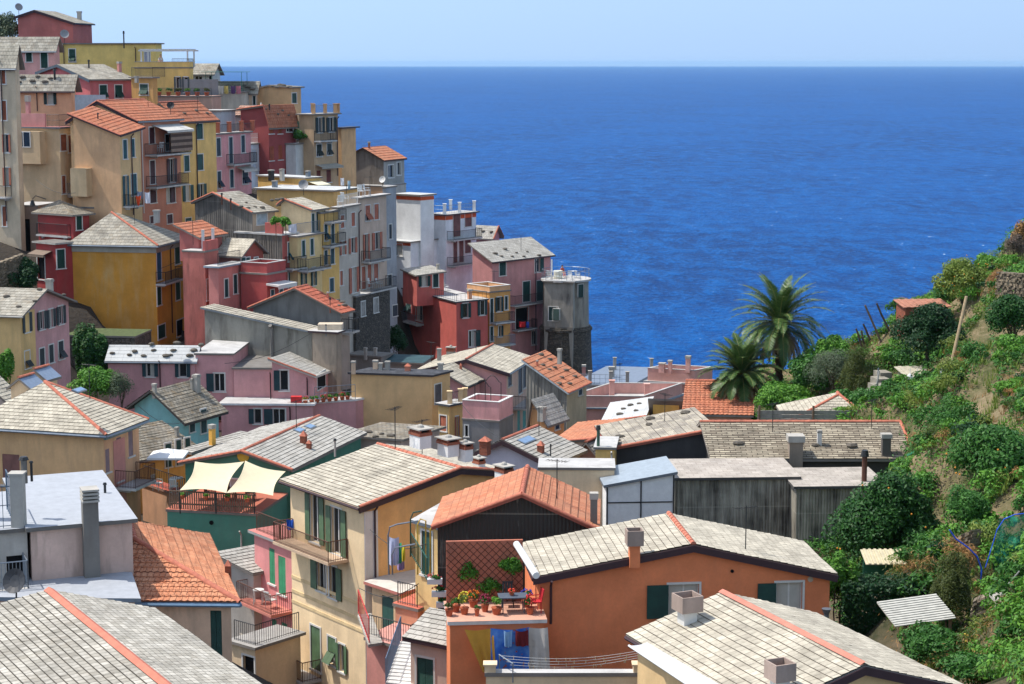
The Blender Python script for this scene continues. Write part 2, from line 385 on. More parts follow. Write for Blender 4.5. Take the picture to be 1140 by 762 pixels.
# ---------------------------------------------------------------- the house
class House:
    def __init__(s, name, label, cx, cy, Y, al, bot, wall, xl=None, xr=None, L=None, D=None, be=None, cat='house', group=None,
                 roof='flat', ap=None, ly=None, ry=None, h=1.2, fv=0.5, fu=0.5, ov=0.35, og=None, tile_=None, cs=None, slabm=None, th=0.14,
                 caps=None, verge=None, wave=None, par=0, parm=None, gut=None, course=0.3, base=None, rwall=None, kind=None, deep=3.0):
        s.name = name
        be = 90 - al if be is None else be
        a = radians(al); b = radians(be)
        s.X = Vector((sin(b), -cos(b), 0)); s.Yd = Vector((sin(a), cos(a), 0))
        Nn = P(cx, cy, Y); s.N = Nn; s.zt = Nn.z; s.Y = Y; s.ppm = FP / Y
        def solve(d, px):
            k = (px - CX) / FP; return (k * (Nn.y * CP - Nn.z * SP) - Nn.x) / (d.x - k * d.y * CP)
        s.L = L if L else solve(-s.X, xl)
        s.D = D if D else solve(s.Yd, xr)
        if not (0.3 < s.L < 60): print('BAD L', name, cx, s.L); s.L = 6
        if not (0.3 < s.D < 60): print('BAD D', name, cx, s.D); s.D = 6
        s.zg = P(cx, bot, Y).z; s.zb = s.zg - deep
        loc = Vector((Nn.x, Nn.y, 0)) - s.X * s.L / 2 + s.Yd * s.D / 2; loc.z = s.zg
        if base is None: CTRL.append((loc.x, loc.y, s.zg, max(s.L, s.D) / 2))
        s.root = thing(name, label, cat, loc, group)
        s.holes = {'F': [], 'R': [], 'L': [], 'B': []}; s.wall = wall; s.rwall = rwall or wall
        s.kind = roof; s.polys = []; zt = s.zt
        Lm, Dm = s.L, s.D
        og = ov if og is None else og
        zl = zt; zd = zt
        if ly is not None:   # height of the wall at the left end of the front face
            O, d, n, ln = s.face('F'); zl = s.hit_px('F', xl if xl else CX + FP * 0, ly)[1] if xl else P(cx, ly, Y).z
        if ry is not None: zd = s.hit_px('R', xr, ry)[1]
        s.zl = zl; s.zd = zd
        up = Vector((0, 0, 0.03)); W = s.pt
        if roof in ('gF', 'gFh'):
            if ap: sa, za = s.hit_px('F', *ap)
            else: sa, za = Lm * fu, max(zt, zl) + h
            s.prof = {'F': [(0, zl), (sa, za), (Lm, zt)], 'B': [(0, zt), (Lm - sa, za), (Lm, zl)], 'R': [(0, zt), (Dm, zt)], 'L': [(0, zl), (Dm, zl)]}
            ua = sa - Lm; g1 = (za - zt) / max(0.1, (Lm - sa)); g2 = (za - zl) / max(0.1, sa)
            e1 = zt - g1 * ov; e2 = zl - g2 * ov
            s.polys = [[W(ov, -og, e1) + up, W(ov, Dm + og, e1) + up, W(ua, Dm + og, za) + up, W(ua, -og, za) + up],
                       [W(-Lm - ov, Dm + og, e2) + up, W(-Lm - ov, -og, e2) + up, W(ua, -og, za) + up, W(ua, Dm + og, za) + up]]
            s.ridge = [(W(ua, -og, za) + up, W(ua, Dm + og, za) + up)]
            s.verges = [(W(ua, -og, za) + up, W(ov, -og, e1) + up), (W(ua, -og, za) + up, W(-Lm - ov, -og, e2) + up)]
        elif roof == 'gR':
            if ap: sa, za = s.hit_px('R', *ap)
            else: sa, za = Dm * fv, max(zt, zd) + h
            s.prof = {'F': [(0, zt), (Lm, zt)], 'B': [(0, zd), (Lm, zd)], 'R': [(0, zt), (sa, za), (Dm, zd)], 'L': [(0, zd), (Dm - sa, za), (Dm, zt)]}
            g1 = (za - zt) / max(.1, sa); g2 = (za - zd) / max(.1, Dm - sa); e1 = zt - g1 * ov; e2 = zd - g2 * ov
            s.polys = [[W(-Lm - og, -ov, e1) + up, W(og, -ov, e1) + up, W(og, sa, za) + up, W(-Lm - og, sa, za) + up],
                       [W(og, Dm + ov, e2) + up, W(-Lm - og, Dm + ov, e2) + up, W(-Lm - og, sa, za) + up, W(og, sa, za) + up]]
            s.ridge = [(W(og, sa, za) + up, W(-Lm - og, sa, za) + up)]
            s.verges = [(W(og, sa, za) + up, W(og, -ov, e1) + up), (W(og, sa, za) + up, W(og, Dm + ov, e2) + up)]
        elif roof == 'hip':
            v1 = h; d = s.X; n = Vector((d.y, -d.x, 0)); O = W(0, v1, 0); r = ray(*ap); t = O.dot(n) / r.dot(n); Q = r * t
            # solve in the plane v = v1
            ua = (Q - O).dot(d); za = Q.z; v2 = max(v1, Dm - v1 * fv * 2); print('hip', name, round(ua, 2), round(Lm, 2), round(Dm, 2), round(za - zt, 2))
            s.prof = {'F': [(0, zt), (Lm, zt)], 'B': [(0, zt), (Lm, zt)], 'R': [(0, zt), (Dm, zt)], 'L': [(0, zt), (Dm, zt)]}
            ez = zt - (za - zt) / max(.3, v1) * ov * .5
            A = W(-Lm - ov, -ov, ez) + up; B = W(ov, -ov, ez) + up; C = W(ov, Dm + ov, ez) + up; E = W(-Lm - ov, Dm + ov, ez) + up
            R1 = W(ua, v1, za) + up; R2 = W(ua, v2, za) + up
            s.polys = [[A, B, R1], [B, C, R2, R1], [C, E, R2], [E, A, R1, R2]]
            s.ridge = [(R1, R2), (R1, B), (R1, A), (R2, C)]; s.verges = []
        elif roof == 'shed':
            zc = zl + zd - zt
            s.prof = {'F': [(0, zl), (Lm, zt)], 'R': [(0, zt), (Dm, zd)], 'B': [(0, zd), (Lm, zc)], 'L': [(0, zc), (Dm, zl)]}
            gu = (zt - zl) / Lm; gv = (zd - zt) / Dm
            def q(u, v): return W(u, v, zt + gu * u + gv * v) + up
            pts = [q(-Lm - og, -ov), q(og, -ov), q(og, Dm + ov), q(-Lm - og, Dm + ov)]
            if abs(gu) > abs(gv):
                pts = [pts[1], pts[2], pts[3], pts[0]] if gu < 0 else [pts[3], pts[0], pts[1], pts[2]]
            elif gv < 0: pts = [pts[2], pts[3], pts[0], pts[1]]
            s.polys = [pts]
            s.ridge = []; s.verges = [(q(-Lm - og, -ov), q(og, -ov)), (q(og, -ov), q(og, Dm + ov)), (q(-Lm - og, Dm + ov), q(og, Dm + ov)), (q(-Lm - og, -ov), q(-Lm - og, Dm + ov))]
        else:
            s.prof = {'F': [(0, zt), (Lm, zt)], 'B': [(0, zt), (Lm, zt)], 'R': [(0, zt), (Dm, zt)], 'L': [(0, zt), (Dm, zt)]}
            s.polys = [[W(-Lm - ov, -ov, zt + .1), W(ov, -ov, zt + .1), W(ov, Dm + ov, zt + .1), W(-Lm - ov, Dm + ov, zt + .1)]]
            s.ridge = []; s.verges = []
        # roof meshes
        if roof != 'none':
            mb = MB(); tm = tile_ or SLAB
            sm = slabm or plaster((120, 112, 104), 0.3)
            terra = tile_ is not None and tile_.name.startswith('terracotta')
            wv = (0.045 if terra else 0.0) if wave is None else wave
            near = Y < 125
            for pl in s.polys:
                if roof == 'flat' or cs == 0:
                    e = (pl[1] - pl[0]); w = e.length; dd = (pl[2] - pl[1]).length
                    mb.mi = 0; mb.poly([p + Vector((0, 0, .004)) for p in pl], [(0, 0), (w, 0), (w, dd), (0, dd)][:len(pl)] if len(pl) == 4 else None)
                else:
                    mb.mi = 0
                    courses(mb, pl, course * (1 if near else 1.3), (0.018 if near else .012) if wv <= 0 else .03, wv * (1 if near else 1.2), .24 if near else .34)
                mb.mi = 1; slab(mb, pl, th)
            s.roof = part(mb, 'roof', [tm, sm], s.root)
            if caps:
                mb = MB()
                rr = .11 if near else .105
                if 'r' in caps:
                    for i, (a_, b_) in enumerate(s.ridge):
                        if roof == 'hip' and any(ch.isdigit() for ch in caps) and str(i) not in caps: continue
                        caprow(mb, a_ + up, b_ + up, rr)
                if 'v' in caps:
                    for i, (a_, b_) in enumerate(s.verges): 
                        if roof == 'shed' and str(i) not in caps: continue
                        caprow(mb, a_ + up, b_ + up, rr * .9)
                part(mb, 'ridge_caps', CAP, s.roof)
            if verge:
                mb = MB()
                for a_, b_ in s.verges[:2]:
                    d = (b_ - a_); o_ = Vector((0, 0, -.30)); nn = d.cross(Vector((0, 0, 1))).normalized() * .05
                    mb.obox(a_ + o_ - nn, d, nn * 2, Vector((0, 0, .27)))
                part(mb, 'fascia_board', verge, s.roof)
            if gut:
                mb = MB(); pl = s.polys[0]
                es = {'gF': [(0, 0), (1, 0)], 'gR': [(0, 0)], 'hip': [(0, 0), (1, 0)], 'shed': [(0, 0)], 'flat': [(0, 0)]}[roof]
                for (i, j) in es:
                    a_, b_ = s.polys[i][0], s.polys[i][1]
                    mb = MB(); mb.tube([a_ - Vector((0, 0, .1)), b_ - Vector((0, 0, .1))], .075, 6)
                    part(mb, 'gutter', gut, s.root)
        if par:
            mb = MB(); w_ = .16; zt2 = zt + .1
            q = [W(-Lm, 0, zt2), W(0, 0, zt2), W(0, Dm, zt2), W(-Lm, Dm, zt2)]
            H_ = Vector((0, 0, par))
            cx_, cy_ = s.X, s.Yd
            mb.obox(q[0], s.X * Lm, s.Yd * w_, H_); mb.obox(q[3] - s.Yd * w_, s.X * Lm, s.Yd * w_, H_)
            mb.obox(q[0] + s.Yd * w_, s.Yd * (Dm - 2 * w_), s.X * w_, H_); mb.obox(q[1] + s.Yd * w_ - s.X * w_, s.Yd * (Dm - 2 * w_), s.X * w_, H_)
            pr = part(mb, 'parapet', parm or wall, s.root)
            mb = MB(); e_ = .04; z0 = H_ + Vector((0, 0, .003))
            mb.obox(q[0] + z0 - s.X * e_ - s.Yd * e_, s.X * (Lm + 2 * e_), s.Yd * (w_ + 2 * e_), Vector((0, 0, .05)))
            mb.obox(q[3] + z0 - s.X * e_ - s.Yd * (w_ + e_), s.X * (Lm + 2 * e_), s.Yd * (w_ + 2 * e_), Vector((0, 0, .05)))
            mb.obox(q[0] + z0 - s.X * e_ + s.Yd * (w_ + e_ + .002), s.Yd * (Dm - 2 * w_ - 2 * e_ - .004), s.X * (w_ + 2 * e_), Vector((0, 0, .05)))
            mb.obox(q[1] + z0 - s.X * (w_ + e_) + s.Yd * (w_ + e_ + .002), s.Yd * (Dm - 2 * w_ - 2 * e_ - .004), s.X * (w_ + 2 * e_), Vector((0, 0, .05)))
            part(mb, 'coping', SLAB if parm is None else WHITE, pr)
        HOUSES[name + label[:12]] = s
        ALLH.append(s)
    def pt(s, u, v, z):
        return Vector((s.N.x, s.N.y, 0)) + s.X * u + s.Yd * v + Vector((0, 0, z))
    def face(s, f):
        if f == 'F': O, d, l = s.pt(-s.L, 0, 0), s.X, s.L
        elif f == 'R': O, d, l = s.pt(0, 0, 0), s.Yd, s.D
        elif f == 'L': O, d, l = s.pt(-s.L, s.D, 0), -s.Yd, s.D
        else: O, d, l = s.pt(0, s.D, 0), -s.X, s.L
        return O, d, Vector((d.y, -d.x, 0)), l
    def hit_px(s, f, x, y):
        O, d, n, l = s.face(f); r = ray(x, y); t = O.dot(n) / r.dot(n); Q = r * t
        return (Q - O).dot(d), Q.z
    def fp(s, f, a, z, out=0.0):
        O, d, n, l = s.face(f); return O + d * a + n * out + Vector((0, 0, z))
    def top(s, f, a):
        pr = s.prof[f]
        for (a0, z0), (a1, z1) in zip(pr, pr[1:]):
            if a0 - 1e-6 <= a <= a1 + 1e-6: return z0 + (z1 - z0) * (a - a0) / max(1e-6, a1 - a0)
        return min(z for a, z in pr)
    def cut(s, f, a0, a1, z0, z1):
        O, d, n, l = s.face(f)
        if a0 < .06 or a1 > l - .06 or z0 < s.zb + .1 or z1 > min(s.top(f, a0), s.top(f, a1)) - .05 or a1 - a0 < .1 or z1 - z0 < .1: return False
        for (b0, b1, c0, c1) in s.holes[f]:
            if a0 < b1 + .03 and a1 > b0 - .03 and z0 < c1 + .03 and z1 > c0 - .03: return False
        s.holes[f].append((a0, a1, z0, z1)); return True
    def win(s, f, x0, x1, y0, y1, k='c', c=GREEN, fr=True, wm=None):
        """x0..x1, y0..y1: extent of the window with its open shutters, measured on the photo"""
        xm = (x0 + x1) / 2; ym = (y0 + y1) / 2
        a0 = s.hit_px(f, x0, ym)[0]; a1 = s.hit_px(f, x1, ym)[0]; z1 = s.hit_px(f, xm, y0)[1]; z0 = s.hit_px(f, xm, y1)[1]
        s.winm(f, a0, a1, z0, z1, k, c, fr, wm)
    def winm(s, f, a0, a1, z0, z1, k='c', c=GREEN, fr=True, wm=None):
        if a1 < a0: a0, a1 = a1, a0
        O, d, n, l = s.face(f); w = a1 - a0
        if a0 < 0 or a1 > l: 
            a0 = max(a0, .08); a1 = min(a1, l - .08); w = a1 - a0
            if w < .25: print('win off face', s.name, f, round(a0, 1), round(a1, 1), round(l, 1)); return
        o0, o1 = a0, a1
        if k == 'o': o0, o1 = a0 + w * .25, a1 - w * .25
        if k == 'l': o0 = a0 + w * .42
        if k == 'r': o1 = a1 - w * .42
        rec = s.cut(f, o0, o1, z0, z1); dp = .14 if rec else -.02
        Z = Vector((0, 0, 1))
        mb = MB(); b = .09; t = .035
        def bar(x0, x1, y0, y1, d0, d1):  # d0 outwards, d1 inwards
            mb.obox(s.fp(f, x0, y0, d0), d * (x1 - x0), -n * (d0 + d1), Z * (y1 - y0))
        if fr:
            bar(o0 - b, o0, z0 - .0, z1 + b, t, .03); bar(o1, o1 + b, z0 - .0, z1 + b, t, .03); bar(o0 - .002, o1 + .002, z1, z1 + b, t - .004, .03)
        bar(o0 - .14, o1 + .14, z0 - .09, z0 - .004, .09, .03)
        if k != 'x' and k != 'c':
            i = .05; dd = dp - .03
            bar(o0 + .004, o0 + i, z0, z1, -dd, dd + .05); bar(o1 - i, o1 - .004, z0, z1, -dd, dd + .05); bar(o0 + i, o1 - i, z1 - i, z1 - .004, -dd, dd + .05); bar(o0 + i, o1 - i, z0, z0 + i, -dd, dd + .05)
            if o1 - o0 > .7: bar((o0 + o1) / 2 - .035, (o0 + o1) / 2 + .035, z0 + i, z1 - i, -dd, dd + .05)
        wo = part(mb, 'door' if z1 - z0 > 2.15 else 'window', wm or WHITE, s.root)
        mb = MB(); q = [s.fp(f, o0, z0, -dp), s.fp(f, o1, z0, -dp), s.fp(f, o1, z1, -dp), s.fp(f, o0, z1, -dp)]
        if k != 'c':
            mb.box8([q[0], q[1], q[1] - n * .02, q[0] - n * .02, q[3], q[2], q[2] - n * .02, q[3] - n * .02])
            part(mb, 'pane', DARK if k == 'x' else glassmat(), wo)  # kind x has no glass: a near-black sheet paints its unlit inside
        if k in 'olrgh' and rec and (random.random() < .45 or s.Y == 74):
            mb = MB(); cw = (o1 - o0) * random.choice((.3, .45, .9)); side_ = random.random() < .5; x_ = o0 + .06 if side_ else o1 - .06 - cw
            x_ = max(x_, o0 + .06); cw = min(cw, o1 - .06 - x_); nf = 6
            for i_ in range(nf): mb.obox(s.fp(f, x_ + cw * i_ / nf, z0 + .06, -dp + .004 + .006 * (i_ % 2)), d * cw / nf, n * .004, Z * (z1 - z0 - .12))
            part(mb, 'curtain', CURT, wo)
        sm = shutter_mat(c)
        def leaf(x0, x1, y0, y1, off, tilt=0.0, swing=0.0):
            mb = MB(); th = .04; fp0 = s.fp(f, x0, y1, off)
            dn = (-Z * cos(tilt) + n * sin(tilt)) * (y1 - y0); nn = (n * cos(tilt) + Z * sin(tilt)) * th
            dx = d * (x1 - x0)
            if swing: dx = (d * cos(swing) + n * sin(abs(swing))) * (x1 - x0)
            mb.obox(fp0 + dn, dx, nn, -dn)
            part(mb, 'shutter', sm, wo)
        m = (o0 + o1) / 2
        if k == 'o':
            leaf(a0, o0 - .02, z0, z1, .045); leaf(o1 + .02, a1, z0, z1, .045)
        elif k == 'l': leaf(a0, o0 - .02, z0, z1, .045)
        elif k == 'r': leaf(o1 + .02, a1, z0, z1, .045)
        elif k == 'c':
            leaf(o0 + .01, m - .006, z0 + .01, z1 - .01, -.05 if rec else .04); leaf(m + .006, o1 - .01, z0 + .01, z1 - .01, -.05 if rec else .04)
        elif k == 'p':
            zm = z0 + (z1 - z0) * .45
            for (p, q_) in ((o0 + .01, m - .006), (m + .006, o1 - .01)):
                leaf(p, q_, zm, z1 - .01, -.03 if rec else .04); leaf(p, q_, z0 + .02, zm - .01, .05, tilt=.62)
        elif k == 'h':   # one leaf closed, one open
            leaf(m + .006, o1 - .01, z0 + .01, z1 - .01, -.05 if rec else .04)
    def finish(s):
        mb = MB()
        for f in 'FRBL':
            O, d, n, l = s.face(f); pr = s.prof[f]
            outl = [(0, s.zb), (l, s.zb)] + [(a, z) for a, z in reversed(pr)]
            loops = [[Vector((a, z, 0)) for a, z in outl]]
            for (a0, a1, z0, z1) in s.holes[f]: loops.append([Vector((a0, z0, 0)), Vector((a0, z1, 0)), Vector((a1, z1, 0)), Vector((a1, z0, 0))])
            flat = [p for lp in loops for p in lp]
            mb.mi = 0 if f in 'FL' else 1
            tris = tessellate_polygon(loops)
            for tr in tris:
                p = [flat[i] for i in tr]
                if ((p[1] - p[0]).cross(p[2] - p[0])).z < 0: p = p[::-1]
                mb.poly([s.fp(f, q.x, q.y) for q in p], [(q.x, q.y) for q in p])
            for (a0, a1, z0, z1) in s.holes[f]:
                c = [(a0, z0), (a1, z0), (a1, z1), (a0, z1)]
                for i in range(4):
                    p, q = c[i], c[(i + 1) % 4]
                    mb.poly([s.fp(f, p[0], p[1]), s.fp(f, q[0], q[1]), s.fp(f, q[0], q[1], -.22), s.fp(f, p[0], p[1], -.22)])
        part(mb, 'wall', [s.wall, s.rwall], s.root)
    # --- pieces
    def on_roof(s, x, y):
        r = ray(x, y); best = None
        for pl in s.polys:
            nn = (pl[1] - pl[0]).cross(pl[2] - pl[0]).normalized()
            if abs(r.dot(nn)) < 1e-6: continue
            t = pl[0].dot(nn) / r.dot(nn); Q = r * t
            sg = [((pl[(i + 1) % len(pl)] - pl[i]).cross(Q - pl[i])).dot(nn) for i in range(len(pl))]
            if all(g > -.5 for g in sg) or all(g < .5 for g in sg):
                if best is None or t < best[0]: best = (t, Q)
        if not best: print('OFF ROOF', s.name, s.root['label'][:40], x, y)
        return best[1] if best else r * (s.Y / r.y)
    def chimney(s, x, y, wpx, hpx, kind='box', m=None, par=None):
        """x: centre of its foot, y: foot"""
        Q = s.on_roof(x, y); w = wpx * Q.y / FP; h = hpx * Q.y / FP; rot = atan(s.X.y / s.X.x) if s.X.x else 0
        mb = MB(); m = m or CONC; dn = Vector((0, 0, -.4)); cap = None
        name = 'chimney'
        if kind == 'box':
            mb.box(Q + dn, w * .8, w * .8, h * .8 + .4, rot)
            cap = MB(); cap.box(Q + Vector((0, 0, h * .8 + .002)), w, w, h * .2, rot); cm = CONC
        elif kind == 'pot':     # rendered stack with wide hollow cowl
            mb.box(Q + dn, w * .62, w * .62, h * .45 + .4, rot)
            cap = MB(); t_ = .05; z = Q + Vector((0, 0, h * .45 + .002)); hh = h * .55
            a = Vector((cos(rot), sin(rot), 0)); b_ = Vector((-sin(rot), cos(rot), 0))
            for sg in (-1, 1):
                cap.box(z + a * sg * (w / 2 - t_ / 2), t_, w, hh, rot); cap.box(z + b_ * sg * (w / 2 - t_ / 2), w - 2 * t_ - .004, t_, hh, rot)
            cap.box(z, w - 2 * t_, w - 2 * t_, .04, rot); cm = plaster((150, 138, 122), .4)
        elif kind == 'brick':   # white foot, brick pillars with gaps, slab and dome
            mb.box(Q + dn, w * .8, w * .6, h * .26 + .4, rot)
            cap = MB(); z = h * .26 + .002; a = Vector((cos(rot), sin(rot), 0)); b_ = Vector((-sin(rot), cos(rot), 0))
            cap.mi = 1; cap.box(Q + Vector((0, 0, z)), w * .88, w * .66, h * .2, rot); z += h * .2 + .002
            nb = 6
            for i in range(nb):
                for sg in (-1, 1): cap.box(Q + Vector((0, 0, z)) + a * (i - (nb - 1) / 2) * w * .84 / nb + b_ * sg * w * .26, w * .09, w * .1, h * .17, rot)
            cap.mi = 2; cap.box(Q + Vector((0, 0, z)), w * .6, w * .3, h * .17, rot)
            z += h * .17 + .002; cap.mi = 0; cap.box(Q + Vector((0, 0, z)), w, w * .78, h * .08, rot); z += h * .08
            cap.ball(Q + Vector((0, 0, z)), w * .17, w * .17, h * .2)
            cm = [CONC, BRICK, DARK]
        elif kind == 'house':   # little brick turret with tiled cap
            mb.box(Q + dn, w * .8, w * .8, h * .6 + .4, rot)
            cap = MB(); z = Q + Vector((0, 0, h * .6 + .002)); q = [z + Vector((cos(rot + pi / 4 + i * pi / 2), sin(rot + pi / 4 + i * pi / 2), 0)) * w * .72 for i in range(4)]
            tp = z + Vector((0, 0, h * .4))
            for i in range(4): cap.poly([q[i], q[(i + 1) % 4], tp])
            cap.poly(q[::-1]); cm = CAP
        elif kind == 'pipe':
            mb.tube([Q + dn, Q + Vector((0, 0, h * .8))], w * .3, 8); mb.smooth = False
            cap = MB(); cap.tube([Q + Vector((0, 0, h * .8)), Q + Vector((0, 0, h))], w * .5, 8, r2=w * .35); cm = IRON; name = 'flue_pipe'
        elif kind == 'rib':
            mb.box(Q + dn, w * .8, w * .8, h * .82 + .4, rot)
            cap = MB()
            for i in range(3): cap.box(Q + Vector((0, 0, h * (.82 + .06 * i))), w * (1 if i < 2 else .85), w * (1 if i < 2 else .85), h * .04, rot)
            cm = CONC
        o = part(mb, name, m, s.root)
        if cap: part(cap, 'cowl', cm, o)
        return Q
    def antenna(s, x, y, h=1.8, rot=None):
        Q = s.on_roof(x, y); mb = MB(); rot = random.uniform(0, 3) if rot is None else rot; a = Vector((cos(rot), sin(rot), 0)); b = Vector((-sin(rot), cos(rot), 0))
        mb.tube([Q - Vector((0, 0, .2)), Q + Vector((0, 0, h))], .022, 4); z = Q + Vector((0, 0, h - .08)); mb.tube([z - a * .5, z + a * .5], .014, 4)
        for k in range(7): c = z + a * (-.48 + k * .16); mb.tube([c - b * (.28 - .02 * k), c + b * (.28 - .02 * k)], .009, 3)
        part(mb, 'antenna', IRON, s.root)
    def stones(s, pts, sz=.22):
        for (x, y) in pts:
            Q = s.on_roof(x, y); mb = MB(); k = random.uniform(.8, 1.3) * sz
            mb.ball(Q + Vector((0, 0, k * .25)), k * random.uniform(.8, 1.2), k * random.uniform(.5, .8), k * .45, 7, 4)
            for v in mb.v:
                v += Vector((noise.noise(v * 4), noise.noise(v * 4 + Vector((9, 0, 0))), 0)) * .06
            part(mb, 'weight_stone', STONE1, s.roof)
    def skylight(s, x, y, wpx, hpx):
        Q = s.on_roof(x, y); best = None
        for pl in s.polys:
            nn = (pl[1] - pl[0]).cross(pl[2] - pl[0]).normalized()
            dd = abs((Q - pl[0]).dot(nn))
            if best is None or dd < best[0]: best = (dd, pl, nn)
        pl, nn = best[1], best[2]; nn = nn if nn.z > 0 else -nn
        e = (pl[1] - pl[0]).normalized(); up = nn.cross(e); w, h = wpx, hpx
        mb = MB(); o = Q - e * w / 2 - up * h / 2
        mb.obox(o, e * w, up * h, nn * .09); mm = part(mb, 'skylight', GALV, s.roof)
        mb = MB(); mb.obox(o + e * .07 + up * .07 + nn * .092, e * (w - .14), up * (h - .14), nn * .01); part(mb, 'pane', SKYG, mm)
    def balcony(s, f, x0, x1, yf, dep_=1.0, c=None, m=None, h=1.0, sp=.12, mid=False, meters=None):
        if meters: a0, a1, z = meters
        else:
            a0 = s.hit_px(f, x0, yf)[0]; a1 = s.hit_px(f, x1, yf)[0]; z = s.hit_px(f, (x0 + x1) / 2, yf)[1]
        if a1 < a0: a0, a1 = a1, a0
        O, d, n, l = s.face(f); mb = MB()
        mb.obox(s.fp(f, a0, z - .14, .002), d * (a1 - a0), n * dep_, Vector((0, 0, .14)))
        for t in (.15, .85):
            aa = a0 + (a1 - a0) * t; mb.obox(s.fp(f, aa - .06, z - .32, .003), d * .12, n * dep_ * .6, Vector((0, 0, .178)))
        bo = part(mb, 'balcony', m or SLAB, s.root)
        mb = MB(); e = .05
        A, B, C, E = s.fp(f, a0 + e, z, .03), s.fp(f, a0 + e, z, dep_ - e), s.fp(f, a1 - e, z, dep_ - e), s.fp(f, a1 - e, z, .03)
        railing(mb, B, C, h, sp, mid=mid); railing(mb, A, B, h, sp, mid=mid); railing(mb, C, E, h, sp, mid=mid)
        part(mb, 'railing', c or IRON, bo)
        return (a0, a1, z)
    def downpipe(s, f, x, y0, y1, m=None, r=.05):
        a, z0 = s.hit_px(f, x, y0); z1 = s.hit_px(f, x, y1)[1]; mb = MB()
        mb.tube([s.fp(f, a, z0, .35), s.fp(f, a, z0 - .25, .1), s.fp(f, a, z1, .1)], r, 6); part(mb, 'drainpipe', m or COPPER, s.root)
    def band(s, f, y, hm, m, x=None, out=.04, name='string_course'):
        """moulding along a face"""
        O, d, n, l = s.face(f); xx = x if x is not None else None
        if xx is None:
            a = l / 2; Q = s.fp(f, a, 0); depth = Q.y
            z = None
            k = 0
            # height from pixel y at the near corner column
            zz = -Q.y * dep(y); z = zz
        else: z = s.hit_px(f, xx, y)[1]
        mb = MB(); mb.obox(s.fp(f, 0.002, z - hm, .002), d * (l - .004), n * out, Vector((0, 0, hm))); part(mb, name, m, s.root)
    def cornice(s, hm, m, out=.06, drop=.0, faces='FR'):
        mb = MB(); z = s.zt - drop - hm; O = out
        for f in faces:
            Of, d, n, l = s.face(f)
            mb.obox(s.fp(f, 0.003, z, .002), d * (l + (out if f == 'F' else -.006)), n * out, Vector((0, 0, hm)))
        part(mb, 'cornice', m, s.root)
    def awning(s, f, x0, x1, y, out, drop, m, name='awning', thick=.03):
        a0 = s.hit_px(f, x0, y)[0]; a1 = s.hit_px(f, x1, y)[0]; z = s.hit_px(f, (x0 + x1) / 2, y)[1]; O, d, n, l = s.face(f)
        mb = MB(); mb.obox(s.fp(f, a0, z, .02), d * (a1 - a0), n * out - Vector((0, 0, drop)), Vector((0, 0, thick)))
        mb.obox(s.fp(f, a0, z - drop - .18, out), d * (a1 - a0), n * .01, Vector((0, 0, .18)))
        part(mb, name, m, s.root)
    def box(s, name, m, f, a0, a1, z0, z1, out):
        O, d, n, l = s.face(f); mb = MB(); mb.obox(s.fp(f, a0, z0, .002), d * (a1 - a0), n * out, Vector((0, 0, z1 - z0))); return part(mb, name, m, s.root)
    def trail(s, pts_uv, z=None, h=1.0, m=None, sp=.14, mid=False, name='railing', par=None):
        """railing on the flat roof along local (u, v) points"""
        z = s.zt + .105 if z is None else z; mb = MB()
        for a, b in zip(pts_uv, pts_uv[1:]): railing(mb, s.pt(a[0], a[1], z), s.pt(b[0], b[1], z), h, sp, mid=mid)
        part(mb, name, m or IRON, par or s.root)
    def posts(s, pts_uv, h, w, m, name='terrace_pillar', z=None):
        z = s.zt + .105 if z is None else z
        for (u, v) in pts_uv:
            mb = MB(); mb.box(s.pt(u, v, z), w, w, h, radians(0)); mb.box(s.pt(u, v, z + h), w * 1.25, w * 1.25, .06, 0); part(mb, name, m, s.root)
ALLH = []
CURT = plain((196, 192, 182), .9, var=.08, nm='curtain_cloth')
STONE1 = stonemat()
STONE1 = plain((105, 98, 88), .9, var=.25, nm='field_stone')
SKYG = plain((120, 150, 185), .15, var=.1, nm='skylight_glass', spec=.8)

# ================================================================= BUILDINGS (measured on the photograph)
def pl(*c, **k): return plaster(tuple(c), **k)
PEACH = (214, 166, 118); CREAM = (214, 194, 146); ROSE = (196, 112, 104)
TG, TGC, TO, TS, TD, TW, TT, TT2 = T_grey(), T_greycool(), T_old(), T_slate(), T_dark(), T_white(), T_terra(), T_terra2()
VIO = plain((66, 44, 50), .6, nm='dark_fascia')
# ---------- upper left
B = House('house', 'plain red house with grey gable roof at the very top of the village', 81, 25, 222, 6, 48, pl(176, 92, 84, stain=.25), xl=20, xr=102,
          roof='gF', ap=(39, 11.5), ly=18, tile_=TS, verge=VIO, ov=.3, gut=IRON)
B.chimney(88.5, 22, 5, 9, 'box')
B = House('house', 'long low yellow flat-roofed house below the topmost red house', 173, 49, 216, 10, 78, pl(222, 200, 104, stain=.25), xl=56, xr=180, roof='flat', ov=.25,
          tile_=plain((196, 140, 100), .8, nm='terracotta_coping'))
B.win('F', 77, 84, 55, 69, 'p'); B.win('F', 161, 167, 58, 70, 'c', (150, 150, 160)); B.chimney(138, 50, 2.5, 15, 'pipe', IRON); B.downpipe('F', 71, 50, 72); B.downpipe('F', 151, 52, 74)
B = House('terrace_house', 'yellow terrace with white pergola jutting towards the sea below the long yellow house', 211, 76, 210, 10, 110, pl(218, 190, 100), xl=150, xr=215, roof='flat', ov=.05, tile_=SLAB, par=.55)
B.win('F', 194, 202, 86, 103, 'o', (50, 60, 66)); B.win('F', 203, 211, 86, 103, 'o', (50, 60, 66)); B.box('wall_patch', pl(120, 122, 124), 'F', 5.0, 9.5, B.zt - 3.6, B.zt - 1.2, .05)
mb = MB(); z = B.zt + .1
